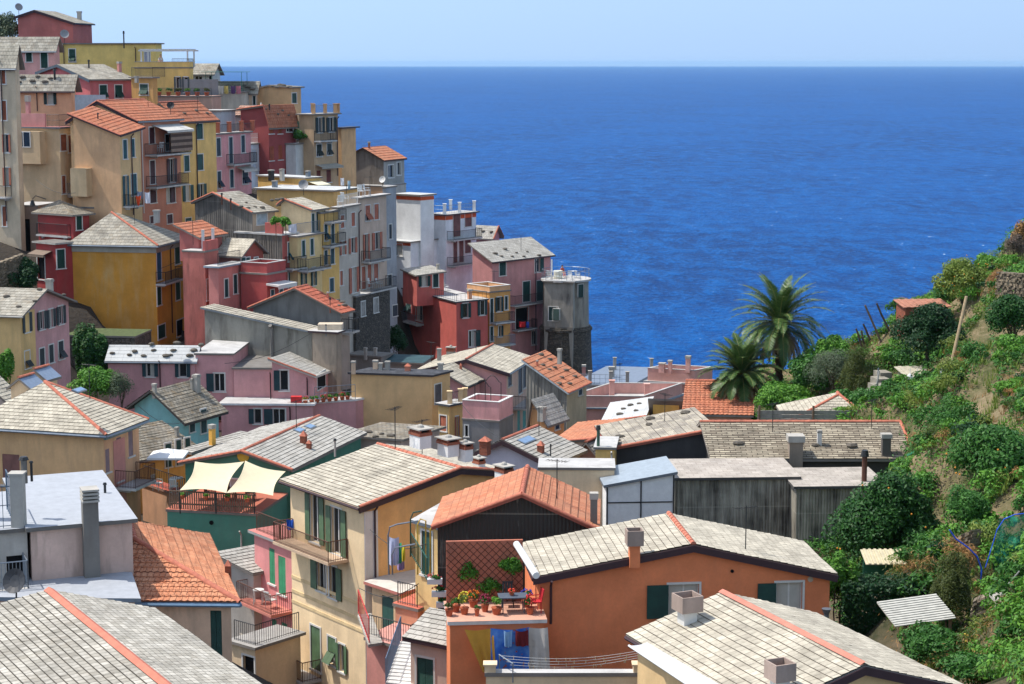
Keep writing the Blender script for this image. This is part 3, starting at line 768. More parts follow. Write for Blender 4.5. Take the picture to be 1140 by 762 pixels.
for (u, v) in ((-5.6, .3), (-.3, .3), (-5.6, 2.4), (-.3, 2.4)): mb.box(B.pt(u, v, z), .16, .16, 1.7)
for v in (.3, 2.4): mb.obox(B.pt(-5.9, v - .08, z + 1.7), B.X * 6.1, B.Yd * .16, Vector((0, 0, .16)))
for k in range(9): mb.obox(B.pt(-5.7 + k * .68, .1, z + 1.862), B.X * .08, B.Yd * 2.6, Vector((0, 0, .1)))
part(mb, 'pergola', WHITE, B.root); B.trail([(-2, .1), (-.1, .1), (-.1, 1.5)], h=.9)
TERR_PG = B
B = House('house', 'small pink house with two green shutters at the upper left edge', 60, 52, 204, 8, 84, pl(212, 150, 140), xl=-12, xr=66, roof='gR', h=1.0, tile_=TS, ov=.4, gut=GALV)
B.win('F', 29, 35.5, 55, 69, 'c'); B.win('F', 45.5, 53, 56, 76, 'c'); B.win('F', 4, 10, 57, 70, 'c'); B.downpipe('F', 18.5, 52, 76)
B = House('house', 'raspberry pink house with grey gable roof and tilted green shutters', 100, 88, 195, 42, 118, pl(196, 92, 92), xl=44, xr=147, roof='gF', ap=(66, 72), ly=80, tile_=TS, verge=plain((80, 92, 104), .6), ov=.3)
B.win('R', 111, 119, 95, 109.5, 'p'); B.win('R', 128, 136, 95, 109.5, 'p'); B.chimney(133, 80, 4.5, 11, 'box', pl(190, 120, 110)); B.chimney(99, 76, 3, 9, 'pipe', IRON)
B = House('house', 'narrow mustard house with glass-railed terrace beside the raspberry pink house', 170, 87, 196, 30, 116, pl(205, 160, 84), xl=146, xr=175, roof='flat', ov=.2)
B.win('F', 156, 165, 94, 106, 'p'); B.trail([(-B.L, .1), (-.1, .1), (-.1, 2)], h=.95); B.chimney(152, 88, 4, 3, 'box')
B = House('house', 'cream tower house with pink roof terrace and white bay window', 66, 143, 175, 22, 240, pl(204, 186, 140, stain=.3), xl=12, xr=83, roof='flat', ov=.25, tile_=pl(176, 110, 100), slabm=pl(90, 100, 112))
B.win('R', 67.5, 74, 150, 168, 'c', BROWN); B.win('R', 76, 79.5, 151, 170, 'c', BROWN); B.win('R', 69, 73, 196, 216, 'c', BROWN)
ba = B.hit_px('F', 14, 160)[0]; bb = B.hit_px('F', 51, 160)[0]; z0 = B.hit_px('F', 32, 182)[1]
B.box('bay', B.wall, 'F', ba, bb, z0, B.zt - .3, .9)
mb = MB(); z1 = B.hit_px('F', 32, 146)[1]; z2 = B.hit_px('F', 32, 164)[1]; a0 = B.hit_px('F', 17, 155)[0]; a1 = B.hit_px('F', 41, 155)[0]
O, d, n_, l = B.face('F')
def wframe(mb, H, f, a0, a1, z0, z1, out, nd=3, t=.09):
    O, d, n, l = H.face(f); Z = Vector((0, 0, 1))
    for (x0, x1, y0, y1) in [(a0, a1, z1 - t, z1), (a0, a1, z0, z0 + t), ] + [(a0 + (a1 - a0 - t) * i / nd, a0 + (a1 - a0 - t) * i / nd + t, z0 + t + .001, z1 - t - .001) for i in range(nd + 1)]:
        mb.obox(H.fp(f, x0, y0, out), d * (x1 - x0), n * .06, Z * (y1 - y0))
wframe(mb, B, 'F', a0, a1, z2, z1, .902, 3); wo = part(mb, 'window', WHITE, B.root)
mb = MB(); mb.obox(B.fp('F', a0 + .05, z2 + .05, .902), d * (a1 - a0 - .1), n_ * .03, Vector((0, 0, z1 - z2 - .1))); part(mb, 'pane', glassmat(), wo)
mb = MB(); q = [B.pt(-B.L + .1, .1, B.zt + .1), B.pt(-.1 - 1.5, .1, B.zt + .1)]; mb.obox(q[0], q[1] - q[0], B.Yd * .18, Vector((0, 0, 1.2))); part(mb, 'parapet', pl(196, 132, 128), B.root)
B.trail([(-1.4, .15), (-.12, .15), (-.12, 4)], h=1.1, mid=True); B.downpipe('R', 81.5, 144, 225); B.chimney(32, 141, 5, 34, 'box', pl(196, 132, 128))
B.balcony('R', 74.5, 82, 216, .9, c=plain((150, 150, 150), .5, nm='pale_railing'))
TOWER_CREAM = B
B = House('house', 'peach house with brown-edged stone roof above the cream tower house', 79, 94, 184, 6, 132, pl(220, 170, 124, stain=.2), xl=10, xr=84, roof='gR', h=.9, tile_=TS, ov=.5, gut=VIO)
B.win('F', 49, 63, 100.5, 116.5, 'o', (34, 50, 46)); B.downpipe('F', 41, 96, 124); B.chimney(61, 88, 4, 11, 'pipe', IRON)
B.stones([(22, 92), (36, 91), (50, 92), (25, 87), (42, 86), (56, 88)], .3)
mb = MB(); mb.obox(B.pt(-.0 + .4, -.2, B.zt - 3.6), B.X * 3.0, B.Yd * .1, Vector((0, 0, 2.6))); part(mb, 'glazed_lobby', plain((170, 185, 195), .3, nm='frosted_glass'), B.root)
B = House('house', 'cream apartment house with brown shutters cut by the left picture edge', 16, 63, 166, 20, 250, pl(196, 186, 150, stain=.4), xl=-40, xr=21, roof='gR', h=1.0, tile_=TG, ov=.35, gut=GALV)
for (x0, x1, y0, y1, k) in ((2, 6, 72, 93.5, 'c'), (2.5, 7.2, 112.5, 134, 'c'), (3, 12, 150, 170, 'o'), (3.5, 12.5, 187, 207, 'o'), (3, 7, 230, 252, 'c')): B.win('F', x0, x1, y0, y1, k, BROWN)
B.balcony('F', -8, 13.5, 219, 1.0); B.downpipe('F', 1, 66, 246)
# ---------- orange-roofed pair
B = House('house', 'tall tan house with lean-to orange roof and blank shaded gable wall', 133, 149, 165, 20, 250, pl(206, 168, 116, stain=.3), xl=82, xr=156, roof='shed', ly=128, ry=141.5, tile_=TT, ov=.35, rwall=pl(214, 186, 124), caps='v0', slabm=VIO, course=.4)  # right wall lighter: its stronger ambient light is put into the colour
for (x0, x1, y0, y1) in ((137, 141.3, 156, 177), (146, 149.6, 155, 175), (146, 152, 194, 218)): B.win('R', x0, x1, y0, y1, 'c', TEAL)
B.win('R', 136.5, 143, 196, 229, 'o', TEAL); B.balcony('R', 137, 151, 229, .8); B.chimney(109, 133, 2.5, 7, 'pipe', IRON); B.downpipe('R', 145, 149, 240, RUSTM if 'RUSTM' in globals() else COPPER)
B.box('bay', pl(200, 178, 128), 'F', .0 + .1, 1.7, B.hit_px('F', 85, 218)[1], B.hit_px('F', 85, 187)[1], .9)
B = House('house', 'peach and brown house with ridged orange gable roof, three balconies and striped awning', 152, 134, 173, 19, 250, pl(214, 188, 134, stain=.25), xl=78, xr=200, roof='gF', ap=(110, 113), ly=134, tile_=TT, rwall=pl(190, 126, 96, stain=.3), caps='rv', verge=VIO, ov=.3, course=.4, gut=GALV)
B.winm('F', B.L * .47, B.L * .47 + .3, B.zt + .6, B.zt + .95, 'x', fr=False)
B.win('R', 166, 172, 142, 160, 'c', DBROWN); B.win('R', 184, 190, 150, 168, 'x')
for w in ((167, 172.5, 179, 205, 'c'), (185.5, 196.5, 177, 203, 'o'), (167, 174, 211, 226, 'c'), (185.5, 195, 207, 226, 'h'), (167, 171, 241, 249, 'c'), (186, 192, 239, 249, 'c')): B.win('R', *w, DBROWN)
B.balcony('R', 161, 199.5, 171, 1.3); B.balcony('R', 162.5, 199.5, 206.5, 1.1)
B.awning('R', 169, 199, 139, 1.6, .5, plain((208, 204, 196), .8, nm='awning_cloth'))
mb = MB(); O, d, n_, l = B.face('R'); a0 = B.hit_px('R', 176, 150)[0]; a1 = l - .05
for k in range(7):
    z = B.hit_px('R', 190, 141.2)[1] - .35 - k * .27
    mb.mi = k % 2; mb.obox(B.fp('R', a0, z - .27, 1.3), d * (a1 - a0), n_ * .03, Vector((0, 0, .268)))
part(mb, 'striped_blind', [plain((150, 128, 112), .9, nm='blind_cloth'), plain((86, 68, 60), .9, nm='blind_cloth_dark')], B.root)
B.downpipe('R', 156.5, 138, 238, WHITE)
PEACHH = B
B = House('house', 'yellow house with dark green shutters right of the striped awning', 200, 134, 182, 22, 260, pl(222, 190, 104, stain=.25), xl=168, xr=240, roof='gF', h=1.6, fu=.35, tile_=TT, ov=.3, course=.4, caps='r', gut=COPPER)
for w in ((219, 225.5, 138, 155, 'c'), (205, 210.5, 173.5, 191, 'c'), (219.5, 226, 172, 189.5, 'c'), (203, 215, 206.5, 224, 'o'), (219, 229.5, 205, 223, 'o'), (206.5, 213, 243, 257, 'p')): B.win('R', *w, TEAL if w[0] < 0 else (24, 66, 62))
B.downpipe('R', 217.5, 137, 250); B.stones([(205, 127), (218, 124), (230, 127)], .25)
YELH = B
B = House('house', 'pink balcony house with brick terrace pillars between the yellow and the white house', 240, 150, 190, 20, 214, pl(214, 140, 140), xl=228, xr=279, roof='flat', ov=.2)
for w in ((241, 245.5, 154, 174, 'c'), (255, 259, 153, 182, 'c'), (268.5, 272.5, 151, 170, 'c'), (242, 246, 191, 210, 'p'), (256, 260, 189, 209, 'c'), (270, 276, 188, 205, 'p')): B.win('R', *w, (28, 50, 64))
B.balcony('R', 252, 278, 182, .9); B.awning('R', 263, 278, 186, .9, .3, plain((205, 200, 190), .8, nm='awning_cloth'))
B.posts([(-.3, 1), (-.3, 3.4), (-.3, 6), (-.3, 8.4)], 1.0, .42, plain((190, 110, 84), .9, nm='brick_pillar')); B.trail([(-.3, 1), (-.3, 8.4)], h=.8)
PINKB = B
B = House('house', 'slim white-washed house with faded shutters and a roof stair', 279, 161, 200, 20, 208, pl(206, 212, 220, stain=.3), xl=268, xr=298, roof='flat', ov=.15)
B.win('R', 281, 285.5, 167, 190, 'c', (176, 184, 192)); B.win('R', 288.5, 292.5, 166, 189, 'c', (176, 184, 192)); B.trail([(-.1, .2), (-.1, B.D - .1)], h=1.0, m=WHITE, mid=True)
WHITEH = B
B = House('house', 'white upper storey with pale pink tiled roof behind the slim white house', 283, 128, 207, 20, 175, pl(214, 212, 206), xl=262, xr=297, roof='gR', h=.9, tile_=tile((214, 176, 156), (200, 156, 134), (140, 100, 84), nm='terracotta_faded'), ov=.2)
B = House('house', 'dark brick-red house with orange-brown shutters and low orange roof', 299, 133, 201, 30, 198, pl(150, 62, 60, stain=.2), xl=268, xr=329, roof='gF', ap=(295, 118), ly=122, tile_=TT, caps='v', ov=.3, course=.4)
for (x, y0, y1) in ((302, 136, 149), (311.5, 136, 149), (302, 163, 179), (312, 162, 178), (322, 162, 177)): B.win('R', x - 2, x + 2.4, y0, y1, 'c', (150, 74, 48), fr=False)
B.win('R', 319, 326, 139, 147, 'h', DBROWN); B.chimney(300, 123, 2.5, 7, 'pipe', IRON); B.stones([(309, 128), (321, 129), (296, 122), (314, 124)], .25)
B = House('house', 'white house with green netted plant terrace beside the dark brick-red house', 329, 161, 203, 20, 250, pl(206, 206, 202), xl=318, xr=347, roof='flat', ov=.1)
B.win('R', 340, 344.5, 164, 178, 'c', (26, 84, 80), fr=False)
GREENT = B
B = House('house', 'tan tower house with square-pillared roof terrace near the sea', 349, 128, 204, 30, 260, pl(184, 160, 118, stain=.35), xl=333, xr=376, roof='flat', ov=.3, tile_=SLAB)
B.win('R', 351, 361, 131, 148, 'o', (22, 40, 40)); B.win('R', 363, 374, 131, 147, 'o', (22, 40, 40)); B.win('R', 352.5, 358, 161, 174.5, 'p', (36, 46, 44)); B.win('R', 364, 369, 160, 173, 'p', (36, 46, 44))
B.win('R', 352.5, 357, 190, 204, 'c', (104, 44, 32), fr=False); B.win('R', 363.5, 368.5, 189, 203, 'c', (104, 44, 32), fr=False); B.balcony('R', 349.5, 368, 156.5, .9); B.awning('R', 351, 375, 183, .9, .25, plain((170, 164, 150), .8, nm='awning_cloth'))
B.posts([(-.2, .3), (-.2, 2.4), (-.2, 4.8), (-.2, B.D - .2), (-3, .3), (-3, 4.0)], .95, .38, pl(196, 156, 104)); B.trail([(-.2, .3), (-.2, B.D - .2)], h=.85, m=GALV)
B.downpipe('R', 374.5, 130, 196)
B = House('house', 'narrow tan house with dark flat cap roof at the sea end of the upper row', 380, 143, 210, 24, 260, pl(206, 168, 110), xl=376, xr=396, roof='flat', ov=.35, tile_=plain((60, 62, 74), .6), slabm=plain((52, 50, 62), .6))
B = House('house', 'tan gable house with stone-weighted roof above the pillared terrace', 324, 97, 214, 24, 124, pl(204, 172, 116), xl=286, xr=335, roof='gF', ap=(300, 95), ly=98, tile_=TS, ov=.3)
B.win('R', 325, 330, 104, 115, 'c'); B.stones([(308, 98), (316, 96), (322, 98), (312, 95.5), (303, 97)], .28)
B = House('house', 'beige house with three green windows and stone-weighted roof below the laundry terrace', 285, 101, 215, 8, 120, pl(202, 186, 152), xl=236, xr=289, roof='gR', h=1.0, tile_=TS, ov=.3)
for x in (262, 274, 284): B.win('F', x - 2.3, x + 2.3, 107, 117, 'c', (22, 50, 52))
B.stones([(268, 99), (276, 98), (281, 100), (272, 96)], .28)
LAUND = House('house', 'pale terrace house with green pergola and clothes line high above the sea', 272, 103, 213, 8, 112, pl(196, 190, 176), xl=222, xr=276, roof='flat', ov=.2)
B = LAUND; mb = MB(); z = B.zt + .1
for (u, v) in ((-4.5, .4), (-.4, .4), (-4.5, 2.6), (-.4, 2.6)): mb.tube([B.pt(u, v, z), B.pt(u, v, z + 2.1)], .03, 5)
mb.obox(B.pt(-4.9, .1, z + 2.1), B.X * 4.8, B.Yd * 2.8, Vector((0, 0, .05))); part(mb, 'pergola', plain((56, 128, 112), .6, nm='green_canopy'), B.root); B.trail([(-B.L + .1, .1), (-.1, .1)], h=1.0, m=plain((40, 84, 72), .6))
B = House('house', 'small white-walled house with dark window under a slate roof beside the sea horizon', 236, 81, 219, 8, 100, pl(190, 190, 180), xl=204, xr=245, roof='gR', h=1.0, tile_=TS, ov=.4)
B.win('F', 217, 225, 85, 91, 'g'); B.win('F', 233, 236, 84, 96, 'x')
B = House('terrace_house', 'planted roof terrace of low brick and grey walls under the yellow pergola terrace', 236, 108, 205, 10, 132, pl(176, 150, 128), xl=170, xr=246, roof='flat', ov=.1, tile_=pl(190, 160, 140))
B.trail([(-B.L + .1, .1), (-.1, .1)], h=.8)
PLANTT = B
B = House('house', 'grey-blue weathered house front with terrace left of the white-washed house', 246, 124, 200, 16, 150, pl(176, 184, 190, stain=.5), xl=222, xr=262, roof='flat', ov=.15)
# ---------- dark stained house by the sea
B = House('house', 'dark stained grey house with a bright orange roof standing against the sea', 427, 178, 221, 24, 340, pl(122, 110, 98, stain=.85, dark=(40, 36, 34)), xl=383, xr=450, rwall=pl(150, 148, 142, stain=.4), roof='gF', ap=(405, 165), ly=176, tile_=TT2, ov=.25, course=.4, slabm=plain((70, 50, 45), .8))
B.win('R', 432, 438, 184, 198, 'g'); B.win('R', 441.5, 446, 181, 195, 'g'); B.chimney(411, 166, 2.5, 8, 'box', pl(140, 84, 70))
B = House('house', 'tan and grey lower storeys below the dark stained house with outdoor chairs beside', 430, 208, 219.5, 20, 330, pl(196, 160, 116), xl=400, xr=452, rwall=pl(160, 156, 148), roof='flat', ov=.05)
# ---------- middle terraces
B = House('house', 'low yellow house with white flat roof and metal chimneys in the upper middle', 340, 199, 183, 40, 300, pl(222, 186, 96), xl=287, xr=357, roof='flat', ov=.15, tile_=TW)
B.chimney(302, 197, 6, 8, 'rib', IRON); B.chimney(314, 197, 5, 9, 'rib'); B.chimney(343, 197, 5, 7, 'rib', GALV); B.awning('R', 342, 356, 202, 1.5, .3, plain((226, 220, 190), .8, nm='awning_cloth'))
B = House('house', 'pale grey flat roof house with cream end wall below the metal chimneys', 371, 213, 176, 24, 330, pl(216, 186, 110), xl=286, xr=398, roof='flat', ov=.3, tile_=TW)
B.chimney(306, 209, 6, 8, 'rib', GALV)
TERW = B
B = House('house', 'dark grey sheet-clad gable house with stone roof and orange verge tiles', 281, 236, 164, 36, 360, corr((128, 122, 114), (52, 50, 48), .25), xl=217, xr=306, roof='gF', ap=(239, 215), ly=225, tile_=TS, caps='v', ov=.25, rwall=pl(176, 160, 130))
B.win('R', 286, 297, 238, 250, 'c', (160, 170, 176)); B.chimney(247, 223, 3, 8, 'pipe', RUST); B.chimney(257, 229, 3, 8, 'pipe', RUST)
B.stones([(268, 231), (276, 232), (284, 231), (292, 232), (274, 226)], .22)
B = House('house', 'red house with plant-filled terrace, wrought balcony and stained side wall', 314, 262, 162, 30, 395, corr((136, 128, 118), (66, 60, 56), .25), xl=262, xr=332, roof='flat', ov=.1, rwall=pl(172, 76, 68, stain=.3), tile_=SLAB, slabm=SLAB)
B.win('R', 320.5, 325.5, 270, 291, 'p', TEAL); B.win('R', 321, 324.5, 303, 322, 'c', TEAL); B.balcony('R', 317, 332, 298, 1.0); B.box('parapet', pl(172, 76, 68), 'F', 3.2, B.L, B.zt + .1, B.zt + 1.0, -.25)
REDT = B
B = House('house', 'cream house with stone gable roof and tall green shutters in the middle of the hill', 346, 233, 165, 24, 385, pl(222, 206, 150, stain=.25), xl=313, xr=362, roof='gF', ap=(318, 222), ly=226, tile_=TG, caps='v', ov=.3)
B.win('R', 347, 350, 238, 259, 'c', (22, 62, 60)); B.win('R', 352, 355, 236, 257, 'c', (22, 62, 60)); B.win('R', 348, 352, 268, 284, 'c', (22, 62, 60)); B.stones([(303, 224), (309, 223), (314, 222)], .22)
B = House('house', 'cream narrow house with green shuttered doors opening on a long iron balcony', 331, 264, 162.5, 26, 395, pl(220, 200, 132), xl=322, xr=358, roof='flat', ov=.2, tile_=SLAB)
for w in ((336, 339.5, 268, 286, 'c'), (345.5, 349, 266, 284, 'c'), (334.5, 341, 299, 322, 'o'), (346, 352, 298, 318, 'o')): B.win('R', *w, (24, 62, 60))
B.balcony('R', 331, 357, 299, 1.1); B.trail([(-.1, .1), (-.1, B.D - .1)], h=1.0, m=GALV)
CREAMT = B
B = House('house', 'slim yellow house with three stacked balconies beside the grey-beige house', 357, 238, 166, 24, 400, pl(220, 184, 96), xl=352, xr=377, roof='flat', ov=.1)
for w in ((361, 364.5, 250, 268, 'p'), (368.5, 372, 248, 271, 'c'), (361, 364.5, 279, 295, 'c'), (368, 372, 277, 294, 'c'), (367, 371.5, 310, 325, 'c')): B.win('R', *w, (24, 60, 70))
B.balcony('R', 358.5, 376, 272.5, .9); B.balcony('R', 361, 376.5, 246, .9)
B = House('house', 'grey-beige house with rust-brown shutters left of the tall beige tower', 377, 232, 169.5, 20, 405, pl(186, 176, 162, stain=.3), xl=370, xr=400, roof='flat', ov=.15)
for w in ((379, 383, 240, 254, 'c'), (391, 395, 237, 252, 'c'), (376.8, 385, 269, 284, 'o'), (388, 397, 265, 282, 'o'), (377.2, 381.5, 302, 318, 'c'), (388.5, 399, 298, 326, 'o')): B.win('R', *w, (160, 86, 60))
B.trail([(-.1, .1), (-.1, B.D - .1)], h=1.0, m=WHITE)
B.downpipe('R', 398.5, 234, 322)
GBH = B
B = House('house', 'tall beige house with rust-brown shutters and broad roof terrace with white chairs', 400, 221, 175, 24, 410, pl(190, 176, 152, stain=.25), xl=396, xr=430, roof='flat', ov=.35, tile_=SLAB)
for w in ((406.5, 412, 229, 246, 'p'), (416.5, 421.5, 227.5, 244.5, 'c'), (404, 411, 261, 289, 'o'), (414, 425, 259, 278, 'o'), (402.5, 407, 297, 322, 'c'), (409, 413.5, 295, 320, 'c'), (416, 421, 294, 314, 'c')): B.win('R', *w, (160, 86, 60))
B.balcony('R', 402, 425, 289.5, 1.0); B.balcony('R', 400.2, 429.5, 322, 1.2)
BEIGET = B
B = House('house', 'rough grey stone lower storeys with two small white-framed windows', 396, 331, 172, 24, 418, stonemat((104, 96, 88), (72, 68, 64)), xl=384, xr=434, roof='flat', ov=.1)
B.win('R', 402, 406.5, 336, 352, 'c', (140, 136, 130)); B.win('R', 416, 421, 332, 348, 'c', (140, 136, 130))
B = House('house', 'shadowed blue-grey house slot with small windows between beige tower and white tower', 430, 209, 195, 30, 410, pl(150, 154, 160, stain=.5), xl=426, xr=441, roof='flat', ov=.1)
for w in ((433, 436, 250, 266, 'c'), (432, 436, 306, 318, 'c'), (437, 442, 340, 352, 'c')): B.win('R', *w, (40, 46, 56))
# ---------- white tower and the headland
B = House('house', 'tall white tower with orange band under its flat roof', 468, 218, 214, 37, 290, pl(226, 226, 224, stain=.08), xl=441, xr=483, be=53, roof='flat', ov=.25, tile_=TW)
B.box('orange_band', plain((214, 92, 50), .8), 'F', .02, B.L + .03, B.zt - .55, B.zt - .15, .03); B.box('orange_band', plain((214, 92, 50), .8), 'R', .02, B.D - .02, B.zt - .55, B.zt - .15, .03)
B = House('house', 'white lower block of the tower with dark window and orange-banded ledge roof', 457, 270, 213, 37, 400, pl(224, 226, 228, stain=.22), xl=434, xr=494, be=53, roof='flat', ov=.25, tile_=TW)
B.win('F', 436, 448, 271.8, 285, 'g'); B.box('orange_band', plain((214, 92, 50), .8), 'F', .02, B.L + .02, B.zt - .42, B.zt - .1, .02)
B = House('house', 'white house with brown shutters, two balconies and white-pillared roof terrace', 496, 240, 216, 35, 400, pl(224, 226, 230, stain=.22), xl=478, xr=530, be=55, roof='flat', ov=.3, tile_=SLAB, slabm=plain((90, 70, 70), .7))
for f in 'FR': B.box('orange_band', plain((214, 92, 50), .8), f, .02, (B.L if f == 'F' else B.D) - .02, B.zt - .55, B.zt - .1, .03)
for w in ((504.5, 512, 239, 263.5, 'c'), (517.5, 525, 238, 252.5, 'c'), (504.5, 509, 268, 293, 'c'), (511, 516, 267, 292, 'c'), (517.5, 524, 266, 282, 'c')): B.win('R', *w, (112, 66, 60))
B.balcony('R', 497.5, 529.5, 265.5, 1.0); B.balcony('R', 497.5, 529.5, 294, 1.0)
B.posts([(-.2, .1), (-.2, B.D / 2), (-.2, B.D - .1), (-3.6, .1), (-3.6, B.D - .1), (-2, .1)], 1.15, .36, pl(230, 230, 230, stain=.05)); B.trail([(-3.6, .1), (-.2, .1), (-.2, B.D - .1)], h=.95, m=GALV, sp=.3, mid=True)
WT = B
B = House('house', 'pink upper block with grey weighted roof just behind the white house', 548, 262, 226, 30, 300, pl(190, 120, 126), xl=528, xr=556, roof='gR', h=1.0, tile_=TGC, ov=.4, caps='v')
B.stones([(538, 258), (547, 259)], .25)
B = House('house', 'old rose house on the headland with weighted grey roof and long iron balcony', 548, 290, 210, 42, 400, pl(198, 130, 126, stain=.3), xl=526, xr=613, be=45, roof='shed', ly=273, tile_=T_greycool(), ov=.4, caps='v', gut=COPPER)
for w in ((556, 563, 292, 307, 'c'), (595.5, 605, 288, 303, 'r'), (582, 590, 313.5, 336, 'c'), (597.5, 605, 312.5, 335, 'c'), (592, 597, 369, 384, 'g')): B.win('R', *w, (20, 58, 54))
B.win('R', 574, 588, 343, 366, 'x'); B.balcony('R', 566, 612, 337, 1.0, h=1.1); B.balcony('R', 570, 592, 366, .9); B.downpipe('R', 596, 290, 390)
B.stones([(551, 283), (562, 278), (575, 282), (587, 281), (600, 285), (570, 286), (583, 286), (558, 286)], .25)
ROSEH = B
# round tower, polygonal plan
c0 = P(630, 312, 214); zt = c0.z; th_ = thing('round_tower', 'squat round grey tower with stone foot at the tip of the headland', 'tower', (c0.x, c0.y, P(630, 400, 214).z)); CTRL.append((c0.x, c0.y, P(630, 420, 214).z, 4))
def lathe(mb, c, prof, n=28, ph=0):
    for j in range(len(prof) - 1):
        (r0, z0), (r1, z1) = prof[j], prof[j + 1]
        for k in range(n):
            a = 2 * pi * k / n + ph; b = 2 * pi * (k + 1) / n + ph
            mb.poly([(c.x + r0 * cos(a), c.y + r0 * sin(a), z0), (c.x + r0 * cos(b), c.y + r0 * sin(b), z0), (c.x + r1 * cos(b), c.y + r1 * sin(b), z1), (c.x + r1 * cos(a), c.y + r1 * sin(a), z1)],
                    [(k * .7, z0), (k * .7 + .7, z0), (k * .7 + .7, z1), (k * .7, z1)])
zs = P(630, 365, 212).z
mb = MB(); lathe(mb, c0, [(2.62, zs), (2.55, zt)]); part(mb, 'wall', pl(140, 132, 118, stain=.8, dark=(52, 48, 46)), th_)
mb = MB(); lathe(mb, c0, [(3.6, zs - 14), (2.95, zs - 3.2), (2.85, zs), (2.62, zs + .01)]); lathe(mb, c0, [(2.95, zs - .5), (3.02, zs - .45), (3.02, zs - .2), (2.9, zs - .15)]); part(mb, 'stone_foot', stonemat((112, 102, 90), (78, 72, 64)), th_)
mb = MB(); lathe(mb, c0, [(0.01, zt + .002), (2.85, zt + .002), (2.85, zt + .22), (0.01, zt + .24)]); part(mb, 'roof', SLAB, th_)
for (ax, z0, z1, w_) in ((-2.0, P(616, 356, 212).z, P(616, 343, 212).z, .85), (-.95, P(650, 331, 212).z, P(650, 316, 212).z, .8)):
    mb = MB(); r_ = 2.66; c_ = Vector((c0.x + r_ * cos(ax), c0.y + r_ * sin(ax), z0)); t_ = Vector((-sin(ax), cos(ax), 0)); n_ = Vector((cos(ax), sin(ax), 0))
    mb.obox(c_ - t_ * w_ / 2 - n_ * .1, t_ * w_, n_ * .2, Vector((0, 0, z1 - z0))); wo = part(mb, 'window', WHITE, th_)
    mb = MB(); mb.obox(c_ - t_ * (w_ / 2 - .06) + n_ * .1, t_ * (w_ - .12), n_ * .04, Vector((0, 0, z1 - z0 - .06))); part(mb, 'shutter', shutter_mat((22, 52, 48)), wo)
mb = MB()
for k in range(20):
    a = 2 * pi * k / 20; b = 2 * pi * (k + 1) / 20; p = Vector((c0.x + 2.7 * cos(a), c0.y + 2.7 * sin(a), zt + .24)); q = Vector((c0.x + 2.7 * cos(b), c0.y + 2.7 * sin(b), zt + .24)); u = Vector((0, 0, 1))
    mb.tube([p, p + u], .02, 4); mb.tube([p + u, q + u], .025, 4); mb.tube([p + u * .5, q + u * .5], .012, 4)
part(mb, 'railing', GALV, th_); RT = (c0, zt + .24)
B = House('house', 'red house with a flat terrace and bright diagonal of sunlight on its side', 508, 337, 197, 52, 405, pl(196, 84, 74, stain=.25), xl=448, xr=543, be=27, roof='flat', ov=.12, tile_=SLAB, slabm=plain((70, 74, 80), .6))
for w in ((512.5, 524, 338, 354, 'o'), (531.5, 542, 334.5, 351, 'o'), (522, 534.5, 368, 386, 'r')): B.win('R', *w, (20, 50, 48))
B.win('F', 452.5, 457.5, 332.5, 347, 'p', (20, 50, 48)); B.win('F', 463, 470, 335, 357, 'g'); B.balcony('F', 453, 472, 358.5, 1.0, c=GALV)
B.trail([(-8, .1), (-.1, .1), (-.1, B.D - .1)], h=.75, sp=.5); B.chimney(523, 333, 5, 11, 'box', pl(206, 150, 110))
REDH = B
B = House('house', 'small red roof room with light grey roof on the flat terrace of the red house', 464, 306.5, 201, 58, 335, pl(200, 92, 82), xl=448.5, xr=494, be=27, roof='shed', ly=300, ry=302.5, tile_=TGC, ov=.25, base=0, deep=.6)
B.win('R', 466, 479, 307.5, 319, 'o', (20, 50, 48)); B.win('R', 482, 488, 305, 320, 'c', (20, 50, 48)); B.chimney(487.5, 300, 3.5, 6, 'box')
B = House('house', 'ochre flat-roofed house with tan parapet and busy balcony under the old rose house', 545, 326, 200, 50, 400, pl(214, 158, 78), xl=520, xr=568, be=40, roof='flat', ov=.1, tile_=SLAB, par=.5, parm=pl(216, 168, 112))
for w in ((545.8, 549, 333, 360, 'c'), (551, 560, 331, 347, 'o'), (562, 565, 330, 345, 'c'), (545, 549, 364, 380, 'c'), (555, 560, 363, 375, 'r')): B.win('R', *w, (18, 44, 42))
B.balcony('R', 545.5, 567, 358, 1.0); B.balcony('R', 545.5, 567, 383, 1.1, c=GALV)
OCHF = B
# ---------- left middle
B = House('wall_building', 'grey stone garden wall house below the climbing ivy beside the ochre house', 150, 376, 149.5, 8, 430, stonemat((120, 110, 98), (84, 78, 70)), xl=72, D=4, roof='flat', ov=.05, tile_=plain((84, 96, 56), .95, var=.35, nm='mossy_soil'), cat='wall')
B = House('arch_house', 'stained beige passage house with dark archway left of the slate-roofed hut', 42, 230, 168, 12, 300, pl(150, 136, 116, stain=.7, dark=(80, 74, 68)), xl=10, D=4, roof='flat', ov=.05, cat='passage')
B.win('F', 19, 34, 244, 296, 'x', fr=False)
B = House('house', 'dark red hut with hipped slate roof and white wall lamps under the cream tower', 81, 238, 163, 36, 262, pl(158, 48, 46, stain=.3), xl=42, xr=99, roof='hip', ap=(66, 223), h=1.6, tile_=TO, ov=.4, caps=None)
B.win('R', 85, 91, 239, 256, 'c'); B.balcony('F', 44, 79, 262, .4)
RHUT = B
B = House('house', 'dark red house with large green window below the slate-roofed hut', 62, 272, 160, 40, 328, pl(156, 46, 44, stain=.3), xl=40, xr=82, roof='flat', ov=.25, tile_=CONCD, slabm=CONC)
B.win('R', 63.5, 72, 278, 299, 'c'); B.win('F', 42, 50, 286, 311, 'x'); B.awning('F', 40.5, 58, 279, .9, .3, plain((130, 112, 96), .8, nm='awning_cloth'))
